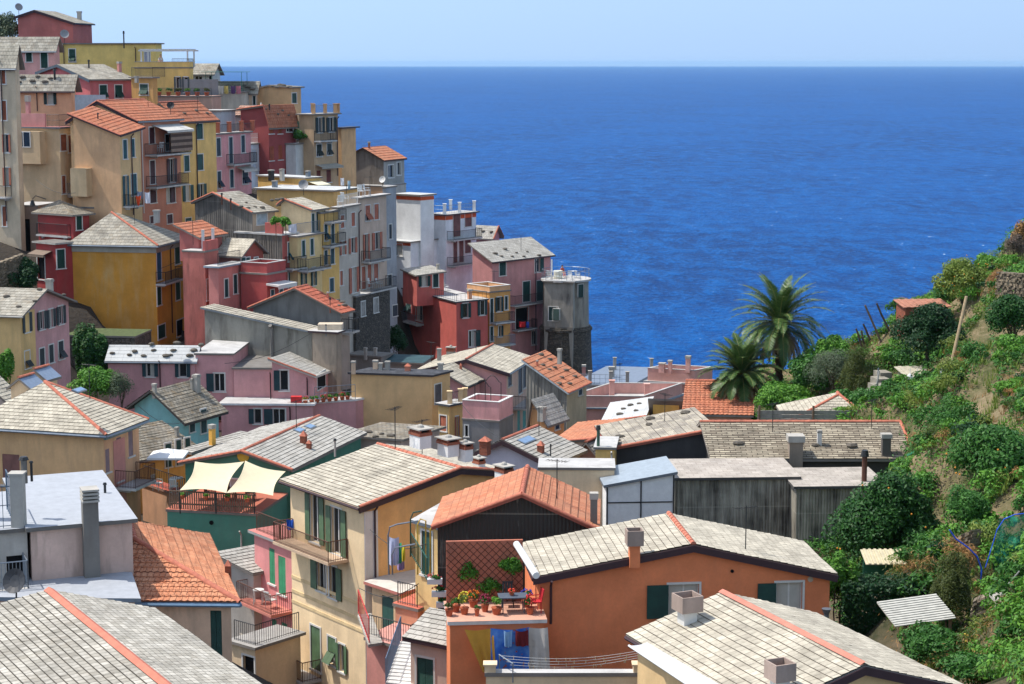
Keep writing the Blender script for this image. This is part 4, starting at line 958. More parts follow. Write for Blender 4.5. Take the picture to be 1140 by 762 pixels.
B = House('house', 'shaded red wall house filling the gap behind the ochre house', 104, 232, 166, 20, 300, pl(150, 50, 46, stain=.2), xl=84, xr=110, roof='flat', ov=.1)
B = House('house', 'big ochre yellow house with peeling blank wall and hipped grey roof', 173, 272, 160, 10, 408, pl(196, 138, 38, stain=.6, dark=(186, 164, 120)), xl=80, xr=206, roof='hip', ap=(124, 237), h=3.3, tile_=TS, caps='r1', ov=.4, rwall=pl(214, 158, 52, stain=.2), gut=GALV)  # right wall a brighter ochre, bounced light put into its colour
B.cornice(.75, pl(150, 144, 130), .1); B.win('R', 174.5, 179.5, 276, 312, 'c', (24, 70, 104)); B.win('R', 194.5, 200, 271, 294, 'c'); B.win('R', 174.5, 179.5, 319.5, 340, 'c'); B.win('R', 195.5, 200.5, 314, 334, 'c'); B.win('R', 175, 184, 362, 377, 'c'); B.win('R', 196.5, 205, 356, 374, 'x')
B.balcony('R', 173.2, 195.5, 313, .9, h=1.0); B.downpipe('R', 188.5, 273, 372, RUST); B.chimney(174.5, 243, 7, 9, 'box')
OCHRE = B
B = House('house', 'salmon red house with blackened side wall, orange lean-to roof and open loggia', 228, 281, 155, 20, 392, pl(190, 100, 86, stain=.8, dark=(72, 62, 58)), xl=203, xr=243, roof='flat', ov=.05, par=.0)
B.win('R', 230, 235, 311, 334, 'c', (170, 130, 116), fr=True); B.win('R', 238, 241, 312, 330, 'c', (70, 50, 60)); B.box('parapet', pl(190, 90, 80), 'R', 0.02, B.D, B.zt + .1, B.zt + .9, -.2)
mb = MB()
for v in (.2, B.D - .4): mb = MB(); mb.box(B.pt(-.25, v, B.zt + .1), .22, .22, 1.7); part(mb, 'loggia_pillar', pl(214, 206, 200), B.root)
SALM = B
B = House('house', 'orange tiled lean-to room on top of the salmon red house', 221, 263, 157, 24, 285, pl(178, 92, 84), xl=200, xr=247, roof='shed', ly=252, tile_=TT, caps='v', ov=.4, base=0, deep=.5, course=.4)
B = House('house', 'pink narrow house with two green windows and a grey ledge right of the salmon house', 243, 298, 153.5, 24, 385, pl(204, 118, 108), xl=232, xr=270, roof='flat', ov=.3, slabm=pl(130, 146, 160))
B.win('R', 250, 254, 311, 331, 'c', (30, 62, 62)); B.win('R', 260, 264, 306, 327, 'c', (30, 62, 62)); B.trail([(-.1, .1), (-.1, B.D - .2)], h=1.0)
B = House('house', 'low dark red house with pale stone roof tucked behind the salmon house', 268, 283, 158, 26, 345, pl(158, 70, 58), xl=244, xr=293, roof='gR', h=1.1, tile_=TG, ov=.35)
for x in (270.5, 276, 285): B.win('R', x - 2, x + 2.2, 287, 304, 'c', (26, 66, 66))
B = House('house', 'brick red terrace house with white-edged slabs above the orange gable roof', 297, 306, 155, 26, 365, pl(172, 66, 62), xl=268, xr=318, roof='flat', ov=.1, par=.8)
B.win('R', 301.5, 305, 323, 333, 'c', TEAL); B.win('R', 311, 315, 321, 331, 'c', TEAL); B.awning('R', 296, 317, 316, 1.2, .1, WHITE, 'canopy', .15)
B = House('house', 'dark rendered gable house with red-orange tiled roof in the middle of the village', 379, 347, 150, 22, 410, pl(106, 104, 100, stain=.5, dark=(60, 58, 54)), xl=282, xr=389, roof='gF', ap=(330, 321), ly=341, tile_=tile((206, 118, 92), (188, 104, 80), (136, 70, 54), .24, .36, .01, .25, nm='terracotta_bright'), caps='rv', ov=.35, wave=.045, course=.4, rwall=pl(150, 144, 128))
B.chimney(367.5, 343, 2.5, 12, 'pipe', pl(150, 90, 70)); B.chimney(365, 333, 2.5, 8, 'box', CAP); B.stones([(376, 335), (381, 337), (377, 341), (383, 341)], .25); B.balcony('R', 380, 388, 368, 1.0)
B = House('house', 'long grey rendered shed house with light ribbed roof sloping towards the sea', 347, 369, 147, 20, 425, pl(136, 132, 120, stain=.85, dark=(80, 76, 68)), xl=228, xr=358, roof='shed', ly=343, tile_=tile((208, 200, 182), (176, 168, 152), (100, 94, 86), .4, .9, .02, .2), ov=.25, slabm=pl(110, 118, 124), wave=.02)
B.downpipe('F', 303, 362, 398, CONCD, .16)
B = House('house', 'grey end block with small cream rooflight continuing the long grey shed house', 374, 371, 146, 20, 425, pl(150, 142, 120, stain=.8, dark=(86, 82, 72)), xl=347.5, xr=380, roof='flat', ov=.25, slabm=VIO)
B.chimney(363, 369, 2, 8, 'pipe', GALV); mb = MB(); mb.box(B.pt(-B.L / 2, 1.2, B.zt + .1), 1.9, 1.2, .45); part(mb, 'rooflight', plain((216, 196, 170), .6), B.root)
# ---------- pink row
PK = pl(206, 142, 142, stain=.3)
B = House('house', 'pink row house with white stone-weighted roof in front of the ochre house', 217, 401, 143, 3, 470, PK, xl=120, xr=222, roof='gR', h=.9, fv=.8, tile_=TW, ov=.2, gut=GALV)
B.win('F', 158.5, 176, 402.5, 419.5, 'o', (24, 50, 54)); B.win('F', 195, 212, 402.5, 420, 'o', (24, 50, 54)); B.downpipe('F', 178, 401, 440)
B.stones([(150, 392), (171, 391), (193, 391), (125, 394), (144, 396), (190, 396), (160, 397), (185, 397), (211, 397), (216, 391), (169, 384), (197, 383), (224, 385)], .26)
B = House('house', 'middle pink row house with one green-shuttered window and flat grey roof', 259.5, 395, 143, 3, 470, PK, xl=217.5, xr=276, roof='flat', ov=.1, tile_=SLAB, D=9)
B.win('F', 230, 250, 416, 436, 'l', (24, 50, 54)); B.win('F', 241, 260, 454, 469, 'r', (24, 50, 54), wm=plain((120, 64, 40), .6))
B = House('house', 'lower pink row house with dark grey roof terrace slab beside the flat grey roof', 306, 411, 142.6, 3, 478, PK, xl=260, xr=310, roof='flat', ov=.12, tile_=CONCD, D=8)
B = House('house', 'pink row house with small verge-tiled roof, open porch and green door at its sea end', 349, 418, 142.3, 10, 476, PK, xl=303, xr=370, be=92, roof='shed', ly=401, ry=410, tile_=TGC, caps='v0', ov=.25, slabm=pl(200, 190, 180))
B.win('F', 305, 321, 412.5, 435, 'l', (24, 50, 54)); B.win('R', 353, 362, 415, 432, 'x'); B.downpipe('F', 301, 414, 448); B.downpipe('F', 342, 420, 440)
B = House('terrace_house', 'pink terrace block with white edge, flower pots and paired green windows below the porch', 348, 451, 140, 4, 480, PK, xl=246, xr=396, be=88, roof='flat', ov=.18, tile_=SLAB, slabm=pl(225, 222, 220), D=5)
B.win('F', 277, 291, 455.5, 472, 'l', (24, 50, 54)); B.win('F', 294, 317.5, 455.5, 472.5, 'l', (24, 50, 54)); B.downpipe('F', 323, 452, 474)
PT = B
B = House('terrace_house', 'angled pink terrace end with steel railing next to the tan house', 396, 446, 142.5, 40, 478, PK, xl=348, D=3, be=112, roof='flat', ov=.15, tile_=SLAB, slabm=pl(225, 222, 220))
B.trail([(-B.L + .1, .1), (-.1, .1)], h=1.1, m=GALV, sp=.35, mid=True); PT2 = B
# ---------- far left, near the pink/yellow house
B = House('house', 'yellow and pink house with weighted stone roof and many dark green shutters', 22, 348, 134, 14, 430, pl(216, 184, 112), xl=-40, xr=76, rwall=pl(202, 144, 142), roof='gR', ap=(46, 322), tile_=TS, ov=.5, gut=CONC)
for w in ((24.5, 35, 348.5, 370, 'o'), (41, 51.5, 347, 367, 'o'), (51.8, 61.3, 344.5, 364.5, 'o'), (62.5, 72.5, 341, 361, 'o'), (44, 49.5, 388, 408.5, 'c'), (54.5, 59.5, 384, 404, 'c'), (65, 70.5, 380, 400, 'p'), (27.5, 33, 391, 410, 'p')): B.win('R', *w, (30, 42, 44))
a, z = B.hit_px('R', 39.5, 380); B.box('yellow_front', pl(216, 184, 112), 'R', .01, a, B.zb, B.zt - .01, .012)
B.chimney(55.5, 330, 8, 20, 'rib'); B.stones([(7, 331), (21, 342), (44, 323), (39, 336), (71, 329), (51, 334)], .24)
# ---------- grey hip roof, tan walls
B = House('house', 'tan house with wide hipped grey tile roof, orange hip tiles and skylight at the left', 115, 481, 106, 17, 560, pl(206, 170, 112, stain=.3), xl=-30, xr=154, roof='hip', ap=(50, 426), h=3.4, tile_=TG, caps='r013', ov=.45, slabm=pl(130, 138, 140), gut=GALV, fv=.75, rwall=pl(206, 166, 118))
for w in ((117.5, 122, 500, 526, 'c'), (130, 135.5, 487, 536, 'c'), (143, 148, 476, 508, 'c')): B.win('R', *w, (120, 96, 98), fr=False)
B.box('pink_panel', pl(204, 132, 120), 'R', B.hit_px('R', 126, 500)[0], B.hit_px('R', 139, 500)[0], B.zb, B.zt - .75, .02)
B.cornice(.35, plain((116, 150, 148), .8), .16, .12, 'R'); B.skylight(88, 435.5, 1.0, .45); B.balcony('R', 128, 152, 538, 1.3, c=RUST, sp=.1); B.win('F', 3, 22, 506, 540, 'c', (110, 70, 60), fr=False)
HIPL = B
for i, (x, y, lb) in enumerate(((32, 437, 'nearer'), (49, 427, 'farther'))):
    B = House('roof_hatch_house', '%s of two small cream dormers with blue sheet lids left of the hipped roof' % lb, x + 2, y - 6, 112 + i * 4, 18, y + 12, pl(216, 196, 150), L=1.35, D=1.3, roof='gF', h=.5, tile_=plain((150, 165, 185), .4, .3, nm='blue_sheet'), cs=0, ov=.2, base=0, deep=.5, caps='r', cat='dormer')
B = House('house', 'small pale tiled roof at the left edge behind the cream dormers', 10, 448, 120, 20, 470, pl(205, 195, 175), xl=-40, xr=22, roof='gF', h=1.9, fu=.3, tile_=TG, ov=.3, caps='r')
# ---------- cyan house and neighbours
B = House('house', 'sky blue house with mossy old slate roof and twin chimney', 204, 465, 122, 26, 520, pl(130, 190, 190, stain=.25), xl=150, xr=243, be=60, roof='gF', ap=(172, 434), ly=450, tile_=TO, ov=.5, slabm=plain((70, 66, 64), .8))
B.win('R', 211, 216, 463, 481, 'c', (20, 52, 50)); B.win('R', 223.5, 229, 456, 482, 'c', (20, 52, 50)); B.chimney(214, 434, 4, 13, 'rib'); B.chimney(219, 436, 8, 20, 'rib'); B.chimney(172, 437, 5, 10, 'box')
B = House('house', 'yellow house with sagging mossy slate roof and red tiled terrace with a white parasol', 153, 511, 114, 40, 560, pl(212, 176, 92), L=7, xr=216, be=50, roof='gF', h=1.2, tile_=TO, ov=.35)
for w in ((184, 190, 494, 520, 'c'), (196, 201, 490, 518, 'c'), (206, 211, 488, 510, 'c')): B.win('R', *w, (30, 60, 50))
B.chimney(197, 486, 5, 11, 'rib')
YELT = B
B = House('terrace_house', 'red tiled terrace with parasol, chairs and iron rail in front of the yellow house', 205, 554, 109, 70, 590, pl(190, 150, 110), xl=158, xr=222, be=40, roof='flat', ov=.1, tile_=pl(176, 84, 62), slabm=pl(150, 120, 100))
B.trail([(-B.L + .1, .1), (-.1, .1)], h=1.0, sp=.2)
TPAR = B
B = House('house', 'small yellow house with ribbed grey roof and square yellow chimney', 214, 503, 113, 40, 530, pl(218, 168, 66), xl=207, xr=275, be=50, roof='shed', ry=484, tile_=T_greycool(), ov=.3)
B.chimney(236.5, 496, 7, 24, 'box', pl(218, 168, 60))
# ---------- green restaurant
B = House('restaurant', 'green gabled restaurant with big grey roof, orange verges and round yellow emblem', 323, 521, 107, 17, 560, pl(58, 116, 94, stain=.2), xl=206, xr=400, roof='gF', ap=(271, 502), ly=514, tile_=TGC, caps='rv', ov=.3, D=11)
mb = MB(); a, z = B.hit_px('F', 271, 507.5); O, d, n_, l = B.face('F'); c = B.fp('F', a, z, .0); mb.tube([c + n_ * .002, c + n_ * .06], .37, 20); part(mb, 'round_emblem', plain((214, 180, 60), .7), B.root)
B.winm('F', 2.2, 3.4, B.zt - 2.6, B.zt - .9, 'g', wm=WHITE); B.winm('F', 3.75, 4.6, B.zt - 2.9, B.zt - 1.0, 'x')
B.chimney(338, 494, 8, 15, 'house', BRICK); B.chimney(344, 500, 6, 11, 'house', BRICK); B.chimney(373, 501, 4, 13, 'pipe', CONC); B.skylight(333, 480, .9, .5); B.skylight(345, 476, .9, .5)
REST = B
B = House('terrace_house', 'dark green retaining wall carrying the restaurant terrace and its wooden balustrade', 286, 574, 102, 12, 640, pl(62, 120, 98, stain=.3), xl=186, xr=330, roof='flat', ov=.06, tile_=pl(176, 100, 74), slabm=pl(110, 100, 90), D=5.2)
mb = MB(); a, z = B.hit_px('F', 235.5, 582); O, d, n_, l = B.face('F'); c = B.fp('F', a, z, .0); mb.tube([c + n_ * .002, c + n_ * .05], .12, 12); part(mb, 'vent_hole', DARK, B.root)
mb = MB(); a0 = .1
WOOD = plain((128, 104, 84), .85, var=.3, nm='weathered_wood')
for k in range(int((B.L - .2) / .13)):
    mb.obox(B.pt(-B.L + .1 + k * .13, .12, B.zt + .1), B.X * .07, B.Yd * .03, Vector((0, 0, 1.0)))
for zz in (.25, .95): mb.obox(B.pt(-B.L + .1, .16, B.zt + .1 + zz), B.X * (B.L - .2), B.Yd * .05, Vector((0, 0, .08)))
part(mb, 'balustrade', WOOD, B.root); B.downpipe('F', 269, 590, 615, CONC)
GT = B
B = House('house', 'flat grey weighted roof house between the restaurant and the tan house', 447, 490, 118, 30, 520, pl(196, 186, 170), xl=382, xr=452, be=72, roof='flat', ov=.3, tile_=TO, D=4.5)
B.stones([(395, 484), (410, 482), (425, 484), (418, 487), (400, 487), (435, 486)], .22)
B = House('shed', 'low shed with dark teal sheet roof behind the tan house chimneys', 470, 404, 163, 24, 425, pl(150, 140, 128), xl=412, xr=480, roof='shed', ly=402, ry=397, tile_=plain((52, 84, 90), .6, nm='teal_sheet'), ov=.2, cat='shed')
B = House('house', 'tiny grey rendered house with two short chimneys left of the dark teal sheet roof', 424, 398, 164, 24, 430, pl(140, 132, 124, stain=.5), xl=388, xr=436, roof='flat', ov=.15, tile_=CONCD)
B.chimney(407, 396, 4, 9, 'box'); B.chimney(418, 396, 4, 9, 'box')
# ---------- tan cube, pink gable
B = House('house', 'blank tan flat-roofed house with a row of chimney pots along its rear edge', 481, 419, 142, 32, 492, pl(212, 180, 118, stain=.18), xl=391, xr=501, be=78, roof='flat', ov=.18, tile_=TD, slabm=plain((62, 60, 64), .7))
B.win('R', 484, 491, 428, 449, 'c', (80, 70, 70)); B.chimney(393.5, 411, 5, 9, 'box', pl(206, 186, 150)); B.chimney(418, 411, 6, 10, 'box', pl(206, 186, 150)); B.chimney(424, 412, 5, 8, 'box'); B.chimney(431.5, 412, 6, 10, 'box'); B.chimney(454, 413, 7, 9, 'house', pl(190, 120, 90))
B = House('house', 'narrow yellow house with plant-lined roof terrace right of the tan house', 500, 452, 139, 40, 498, pl(216, 186, 110), xl=488, xr=519, roof='flat', ov=.2, slabm=plain((80, 84, 90), .7))
B.win('F', 490, 497, 463, 480, 'c', BROWN); B.posts([(-.2, .3), (-.2, 2.0), (-.2, B.D - .4)], .9, .35, pl(216, 196, 140)); B.trail([(-.2, .3), (-.2, B.D - .4)], h=.8); B.win('R', 506, 511, 464, 486, 'o', BROWN)
NYT = B
B = House('house', 'pink gable house with clean grey roof, orange ridge and a long side balcony', 564, 414, 152, 14, 492, pl(220, 152, 148, stain=.22), xl=466, xr=590, rwall=pl(222, 196, 170), roof='gF', ap=(520, 400), ly=412, tile_=TG, caps='r', ov=.35, slabm=plain((104, 116, 130), .5), gut=GALV, verge=VIO)
for w in ((565.5, 569.5, 417, 430, 'c'), (577, 581, 408, 438, 'c'), (582, 585.5, 406, 432, 'c')): B.win('R', *w, (40, 46, 60))
for w in ((576, 579, 455, 481, 'c'), (582, 585.5, 450, 476, 'c'), (588, 590, 446, 470, 'c')): B.win('R', *w, (60, 150, 140), fr=False)
B.balcony('R', 570, 589.5, 448, 1.2, c=COPPER); B.chimney(502, 394, 11, 11, 'brick', CONC); B.chimney(489, 396, 5, 8, 'box')
PG = B
B = House('house', 'lower pink wing with its own pale grey roof in front of the pink gable house', 518, 428, 149, 20, 470, pl(220, 152, 148, stain=.22), xl=462, xr=534, be=76, roof='gF', h=1.2, fu=.45, tile_=TG, ov=.3, gut=IRON)
B.chimney(490.5, 414, 6, 10, 'box'); B.chimney(513, 411, 3, 7, 'house', CAP)
B = House('terrace_house', 'pink walled sun terrace with bent iron hoops over a dark stone basement', 556, 470, 134, 20, 495, pl(120, 116, 114, stain=.5), xl=515, xr=571, roof='flat', ov=.05, par=1.3, parm=pl(222, 150, 146))
B.win('F', 518, 521, 474, 486, 'x'); TPK = B
mb = MB(); z = B.zt + .1
for (u0, v0, v1) in ((-B.L + .8, .4, .4), (-B.L + .8, 2.5, 2.5)):
    pts = [B.pt(u0, v0, z)]
    for k in range(9):
        t = k / 8; pts.append(B.pt(u0 + (B.L - 1.6) * t, v0, z + 2.3 + .5 * sin(pi * min(1, t * 1.1))))
    pts.append(B.pt(-.8, v0, z)); mb = MB(); mb.tube(pts, .03, 5); part(mb, 'pergola_hoop', IRON, B.root)

B = House('house', 'grey board-clad house with sunny orange roof on the sea side of the pink gable', 631, 435, 148, 28, 478, corr((150, 146, 136), (86, 84, 80), .3), xl=586, xr=653, rwall=pl(198, 190, 150), roof='shed', ly=403, ry=425, tile_=TT2, ov=.3, caps='v1', slabm=pl(170, 180, 186), course=.4)
B.stones([(602, 396), (612, 401), (604, 407), (617, 410), (630, 413), (625, 421), (611, 412), (640, 420), (634, 428), (622, 428)], .26); B.win('R', 644, 648, 430, 440, 'c', (40, 60, 80)); B.chimney(623, 400, 5, 12, 'box'); B.chimney(598, 408, 2.5, 7, 'box', CAP)
B = House('house', 'low orange-walled house with pale grey roof and a squat chimney below the orange roof', 608, 468, 132, 30, 496, pl(220, 162, 98), xl=590, xr=628, roof='gF', h=1.4, fu=.2, ov=.3, tile_=TGC)
B.win('R', 618, 622.5, 472, 478, 'c', (40, 60, 90)); B.chimney(603, 463, 9, 10, 'box')
B = House('house', 'lilac gable house with grey roof, blue skylight and red turret chimneys', 613, 515, 109, 26, 535, pl(190, 186, 200, stain=.25), xl=537, xr=646, rwall=pl(214, 184, 118), roof='gF', ap=(562, 489.5), ly=500, tile_=TGC, caps='r', verge=VIO, ov=.35)
B.skylight(586, 491, 1.6, .6); B.chimney(602, 504, 8, 14, 'house', BRICK); B.chimney(613, 509, 2.5, 15, 'pipe', IRON); B.win('R', 632, 636, 517, 523, 'x'); B.chimney(540, 499, 12, 14, 'house', BRICK)
B.awning('R', 633, 645, 513, .9, .1, plain((96, 92, 96), .6), 'canopy')
LILAC = B
# ---------- sea-side pink terraces
PKT = pl(216, 156, 142, stain=.25)
B = House('house', 'salmon terrace house with walled flat roof and three chimneys against the sea', 773, 428, 172, 42, 446, PKT, xl=721, xr=793, be=70, roof='flat', ov=.25, par=1.15, slabm=SLAB)
B.chimney(737, 410, 8, 6, 'box', PKT); B.chimney(746, 411, 5, 10, 'box', PKT); B.chimney(766, 410, 6, 14, 'box', PKT)
B = House('house', 'long salmon house with low parapet and grey terrace, left of the three-chimney terrace', 716, 455, 164, 30, 475, PKT, xl=633, xr=727, be=88, roof='flat', ov=.25, par=.95, slabm=pl(140, 156, 170), D=8)
B.posts([(-6, .3), (-1, 3), (-5, 5)], 1.6, .45, PKT, 'chimney'); B.downpipe('F', 636, 456, 466); SALT = B
B = House('house', 'white-walled flat house with grey terrace rails in front of the sea', 700, 430, 180, 20, 446, pl(196, 198, 202, stain=.3), xl=640, xr=722, be=80, roof='flat', ov=.3, tile_=plain((120, 132, 150), .5, nm='bitumen'), slabm=SLAB, D=11)
B.posts([(-5.5, .2), (-3.8, .2), (-1.8, .2), (-.2, .2), (-4, 9), (-.3, 9)], 1.2, .32, CONC); B.trail([(-5.5, .2), (-.2, .2)], h=.9, m=GALV, mid=True, sp=.5); B.chimney(681, 420, 7, 12, 'box')
SEAF = B
B = House('house', 'pink-white block with slate lid at the foot of the headland tower', 664, 425, 190, 30, 440, pl(206, 180, 176), xl=634, xr=676, be=84, roof='flat', ov=.2, tile_=TD, D=8)
B.chimney(650, 418, 5, 12, 'box', pl(200, 140, 125))
B = House('house', 'yellow-walled hut with dark slate lean-to roof in front of the salmon terraces', 756, 450, 139, 10, 478, pl(214, 176, 74), xl=727, xr=800, be=84, roof='shed', ly=449, ry=440, tile_=TD, ov=.35, D=6.5)
B = House('house', 'low orange-roofed building below the palms', 836, 462, 134, 8, 475, pl(190, 140, 110), xl=762, xr=845, be=84, roof='gR', h=1.5, fv=.75, tile_=TT, ov=.2, D=7, caps='r')
B = House('house', 'white sheet-roofed shed between the yellow hut and the board-clad grey roofs', 716, 464, 137, 8, 482, pl(212, 176, 84), xl=672, xr=730, be=70, roof='shed', ly=470, tile_=TW, ov=.25, D=8, caps='v0')
B.stones([(694, 456), (702, 452), (708, 458), (712, 450), (690, 462)], .24)
B = House('house', 'low cluttered roof with white sheet and steel clothes frames in the centre', 668, 488, 126, 16, 505, pl(196, 170, 140), xl=618, xr=680, be=66, roof='shed', ly=492, tile_=TT2, ov=.2, D=7, caps='v0')
B = House('house', 'tiny pale-roofed house wedged beside the tall yellow chimney', 668, 510, 116, 26, 524, pl(170, 120, 90), xl=640, xr=690, be=60, roof='gF', h=.9, tile_=T_greycool(), ov=.25, caps='r')
# ---------- slate roofs on the right
B = House('house', 'long stone-roofed house with orange ridge below the garden path', 1012, 508, 108, -4, 560, pl(60, 56, 52, stain=.3), xl=796, D=6.6, be=90, roof='gR', h=1.35, fv=.5, tile_=tile((204, 192, 168), (150, 138, 120), (84, 76, 66), .62, .2, .02, .5, nm='stone_roofing'), caps='rv', ov=.35, rwall=pl(216, 190, 120), wave=.0, course=.2)
B.chimney(885, 519, 19, 36, 'box', plaster((140, 132, 112), .5), None); B.chimney(912, 496, 6, 18, 'rib', WHITE); B.chimney(986, 506, 12, 24, 'box', plaster((84, 78, 72), .5)); B.stones([(908, 497), (822, 495), (948, 498)], .3)
LONGS = B
B = House('house', 'dark-walled house with pale patched roof rising to the right and orange verge', 794, 478, 111, -6, 545, pl(52, 50, 50, stain=.4, dark=(30, 30, 30)), xl=685, D=6.5, be=86, roof='shed', ly=498, tile_=tile((206, 196, 176), (160, 152, 140), (96, 90, 82), .5, .5, .012, .3), caps='v0', ov=.25, slabm=pl(160, 90, 70))
B.stones([(687, 497), (688, 492), (690, 488), (723, 474), (763, 461), (724, 468)], .3)
DKW = B
B = House('house', 'yellow stub wall with green flue and white drainpipe left of the dark-walled house', 684, 500, 109, 6, 560, pl(216, 186, 100), xl=663, xr=687, roof='flat', ov=.12, slabm=CONCD); B.chimney(666, 497, 6, 24, 'pipe', plain((70, 100, 84), .6)); B.downpipe('F', 681, 502, 545, WHITE)
B = House('shed', 'black mould-streaked sheet shed with flat patched pinkish roof', 886, 532, 102, -3, 605, corr((176, 170, 154), (52, 48, 42), .16, dirt=(.41, .6)), xl=754, D=4.6, be=93, roof='flat', ov=.25, tile_=tile((206, 196, 184), (186, 176, 164), (150, 140, 132), .6, .5, .01, .35, nm='patched_roofing'), slabm=plain((80, 78, 76), .7), cat='shed')
B = House('shed', 'second dark sheet shed with pale roof behind the round garden tree', 985, 542, 100.5, -3, 605, corr((170, 164, 148), (52, 48, 42), .16, dirt=(.41, .6)), xl=887, D=4.4, be=93, roof='flat', ov=.2, tile_=tile((202, 192, 180), (182, 174, 162), (150, 140, 132), .6, .5, .01, .35, nm='patched_roofing'), slabm=plain((80, 78, 76), .7), cat='shed')
B.chimney(962, 536, 10, 36, 'pipe', RUST)
PC = plain((250, 250, 248), .6, var=.08, nm='polycarbonate', spec=.3)
B = House('lean_to', 'grey polycarbonate-clad lean-to with steel frame beside the black shed', 751, 526, 99, -4, 600, PC, xl=675, D=3.8, be=94, roof='shed', ly=540, tile_=plain((156, 166, 174), .4, nm='sheet_roof'), cs=0, ov=.15, slabm=plain((120, 128, 136), .4), cat='lean-to')
mb = MB(); O, d, n_, l = B.face('F')
for a in (.02, l * .5, l - .08): mb.obox(B.fp('F', a, B.zb + 1, .004), d * .07, n_ * .04, Vector((0, 0, B.top('F', min(a + .04, l)) - B.zb - 1.05)))
zz = B.hit_px('F', 710, 560)[1]; mb.obox(B.fp('F', .1, zz, .006), d * (l - .2), n_ * .03, Vector((0, 0, .06))); part(mb, 'frame', IRON, B.root)
B = House('wall_building', 'long cream parapet wall crossing behind the orange-roofed black gable', 684, 523, 100.5, 2, 560, pl(222, 206, 160, stain=.22), xl=600, D=2.4, roof='flat', ov=.06, cat='wall')
# ---------- big yellow house of the foreground
YW = pl(232, 214, 160, stain=.28)
B = House('house', 'large cream-yellow corner house with olive shutters, iron balconies and broad pale roof', 405, 561, 88, 53, 800, YW, xl=323, xr=556, be=37, roof='gR', ap=(509, 521), ry=524, tile_=TG, caps='vr', verge=VIO, ov=.45, og=.3, gut=VIO, rwall=pl(224, 178, 106, stain=.25), slabm=pl(206, 188, 150))
OLI = (62, 84, 56)
for w in ((341, 361.5, 552, 604), (364, 386, 566, 617)): B.win('F', *w, 'o', OLI)
for w in ((347, 363, 617, 657, 'l'), (367, 381, 632, 667, 'r'), (346.5, 357, 698, 746, 'c'), (365.5, 374, 710, 740, 'p'), (375, 387, 718, 748, 'o')): B.win('F', *w, OLI)
B.balcony('F', 326, 388, 611, 1.15, c=RUST, h=1.0, sp=.09, m=pl(196, 176, 140)); B.balcony('F', 325, 358, 748, 1.1, c=RUST, sp=.09)
O, d, n_, l = B.face('F')
for y_ in (656, 672, 684): B.band('F', y_, .16, pl(216, 198, 140), x=364, out=.03)
mb = MB(); mb.obox(B.fp('R', .01, B.zb + 1, .002), B.face('R')[1] * .75, B.face('R')[2] * .03, Vector((0, 0, B.zt - B.zb - 1.4))); part(mb, 'corner_pilaster', pl(206, 204, 206), B.root)
B.downpipe('R', 416, 563, 668, VIO)
for (x, y, w_, h_) in ((468, 489, 26, 19), (499, 498, 26, 16), (518, 504, 18, 17), (533, 520, 15, 16), (561, 530, 22, 18)): B.chimney(x, y, w_, h_, 'brick', pl(226, 224, 220, stain=.25))
YB = B
# ---------- pink balcony house left of it
B = House('house', 'salmon pink house with green shutters and two tiers of rusty balconies over the alley', 328, 610, 94.5, 53, 800, pl(220, 132, 128, stain=.22), xl=283, xr=345, be=37, roof='flat', ov=.25, tile_=pl(190, 110, 100), slabm=pl(150, 150, 146), D=6)
for w in ((300, 306, 611, 650, 'c'), (310, 318, 620, 662, 'c'), (303, 308, 690, 712, 'p'), (314, 320, 694, 735, 'c')): B.win('F', *w, (40, 110, 74), fr=False)
B.balcony('F', 287, 326, 672, 1.3, c=RUST, m=pl(196, 120, 100)); B.balcony('F', 287, 326, 745, 1.3, c=RUST, m=pl(196, 120, 100)); B.trail([(-B.L + .1, .1), (-.1, .1)], h=1.0, m=RUST)
PKB = B
B = House('house', 'yellow back house seen between the pink balconies and the orange hipped roof', 286, 655, 99.5, 53, 800, pl(216, 184, 92), xl=256, D=5, be=37, roof='flat', ov=.2, tile_=pl(190, 100, 80))
B.win('F', 276, 284, 668, 690, 'p', (40, 110, 74)); B.win('F', 290, 296, 672, 700, 'c', (40, 110, 74)); B.balcony('F', 262, 286, 700, 1.2, c=IRON)
B = House('house', 'low grey-slate roofed annex behind the orange hipped roof', 282, 636, 97, 50, 700, pl(180, 172, 160), xl=246, D=6, be=60, roof='shed', ly=618, tile_=TGC, ov=.3)
B = House('house', 'cream lower house with dark doorway and iron balcony deep in the left alley', 284, 722, 89, 40, 810, pl(214, 196, 150, stain=.25), xl=258, D=3, be=50, roof='flat', ov=.2, tile_=pl(150, 146, 140))
B.winm('F', .8, 2.0, B.zt - 2.6, B.zt - .5, 'x'); B.trail([(-B.L + .1, .1), (-.1, .1), (-.1, 3)], h=1.0, m=IRON)
# ---------- black gable with terracotta roof
B = House('house', 'terracotta-tiled house with mould-black corrugated gable in the centre', 661, 587, 80, 3, 640, corr((150, 144, 130), (28, 26, 24), .16, dirt=(.3, .42)), xl=487, D=5.2, be=88, roof='gF', ap=(581, 550), ly=584, tile_=TT2, caps='rv', ov=.25, og=.25, slabm=pl(150, 80, 60), course=.36, wave=.03, gut=None)
B.chimney(661, 583, 10, 36, 'box', CONCD)
BLKG = B
B = House('house', 'narrow yellow stair house with green railing and steel hoops at the alley', 487, 588, 82.5, 20, 720, pl(222, 196, 122), xl=462, D=4.6, be=42, roof='flat', ov=.2, slabm=GALV)
B.winm('F', .5, 1.2, B.zt - 2.3, B.zt - .3, 'c', GREEN); B.winm('F', 1.8, 2.6, B.zt - 5.2, B.zt - 3.6, 'p', (190, 120, 60))
NYS = B
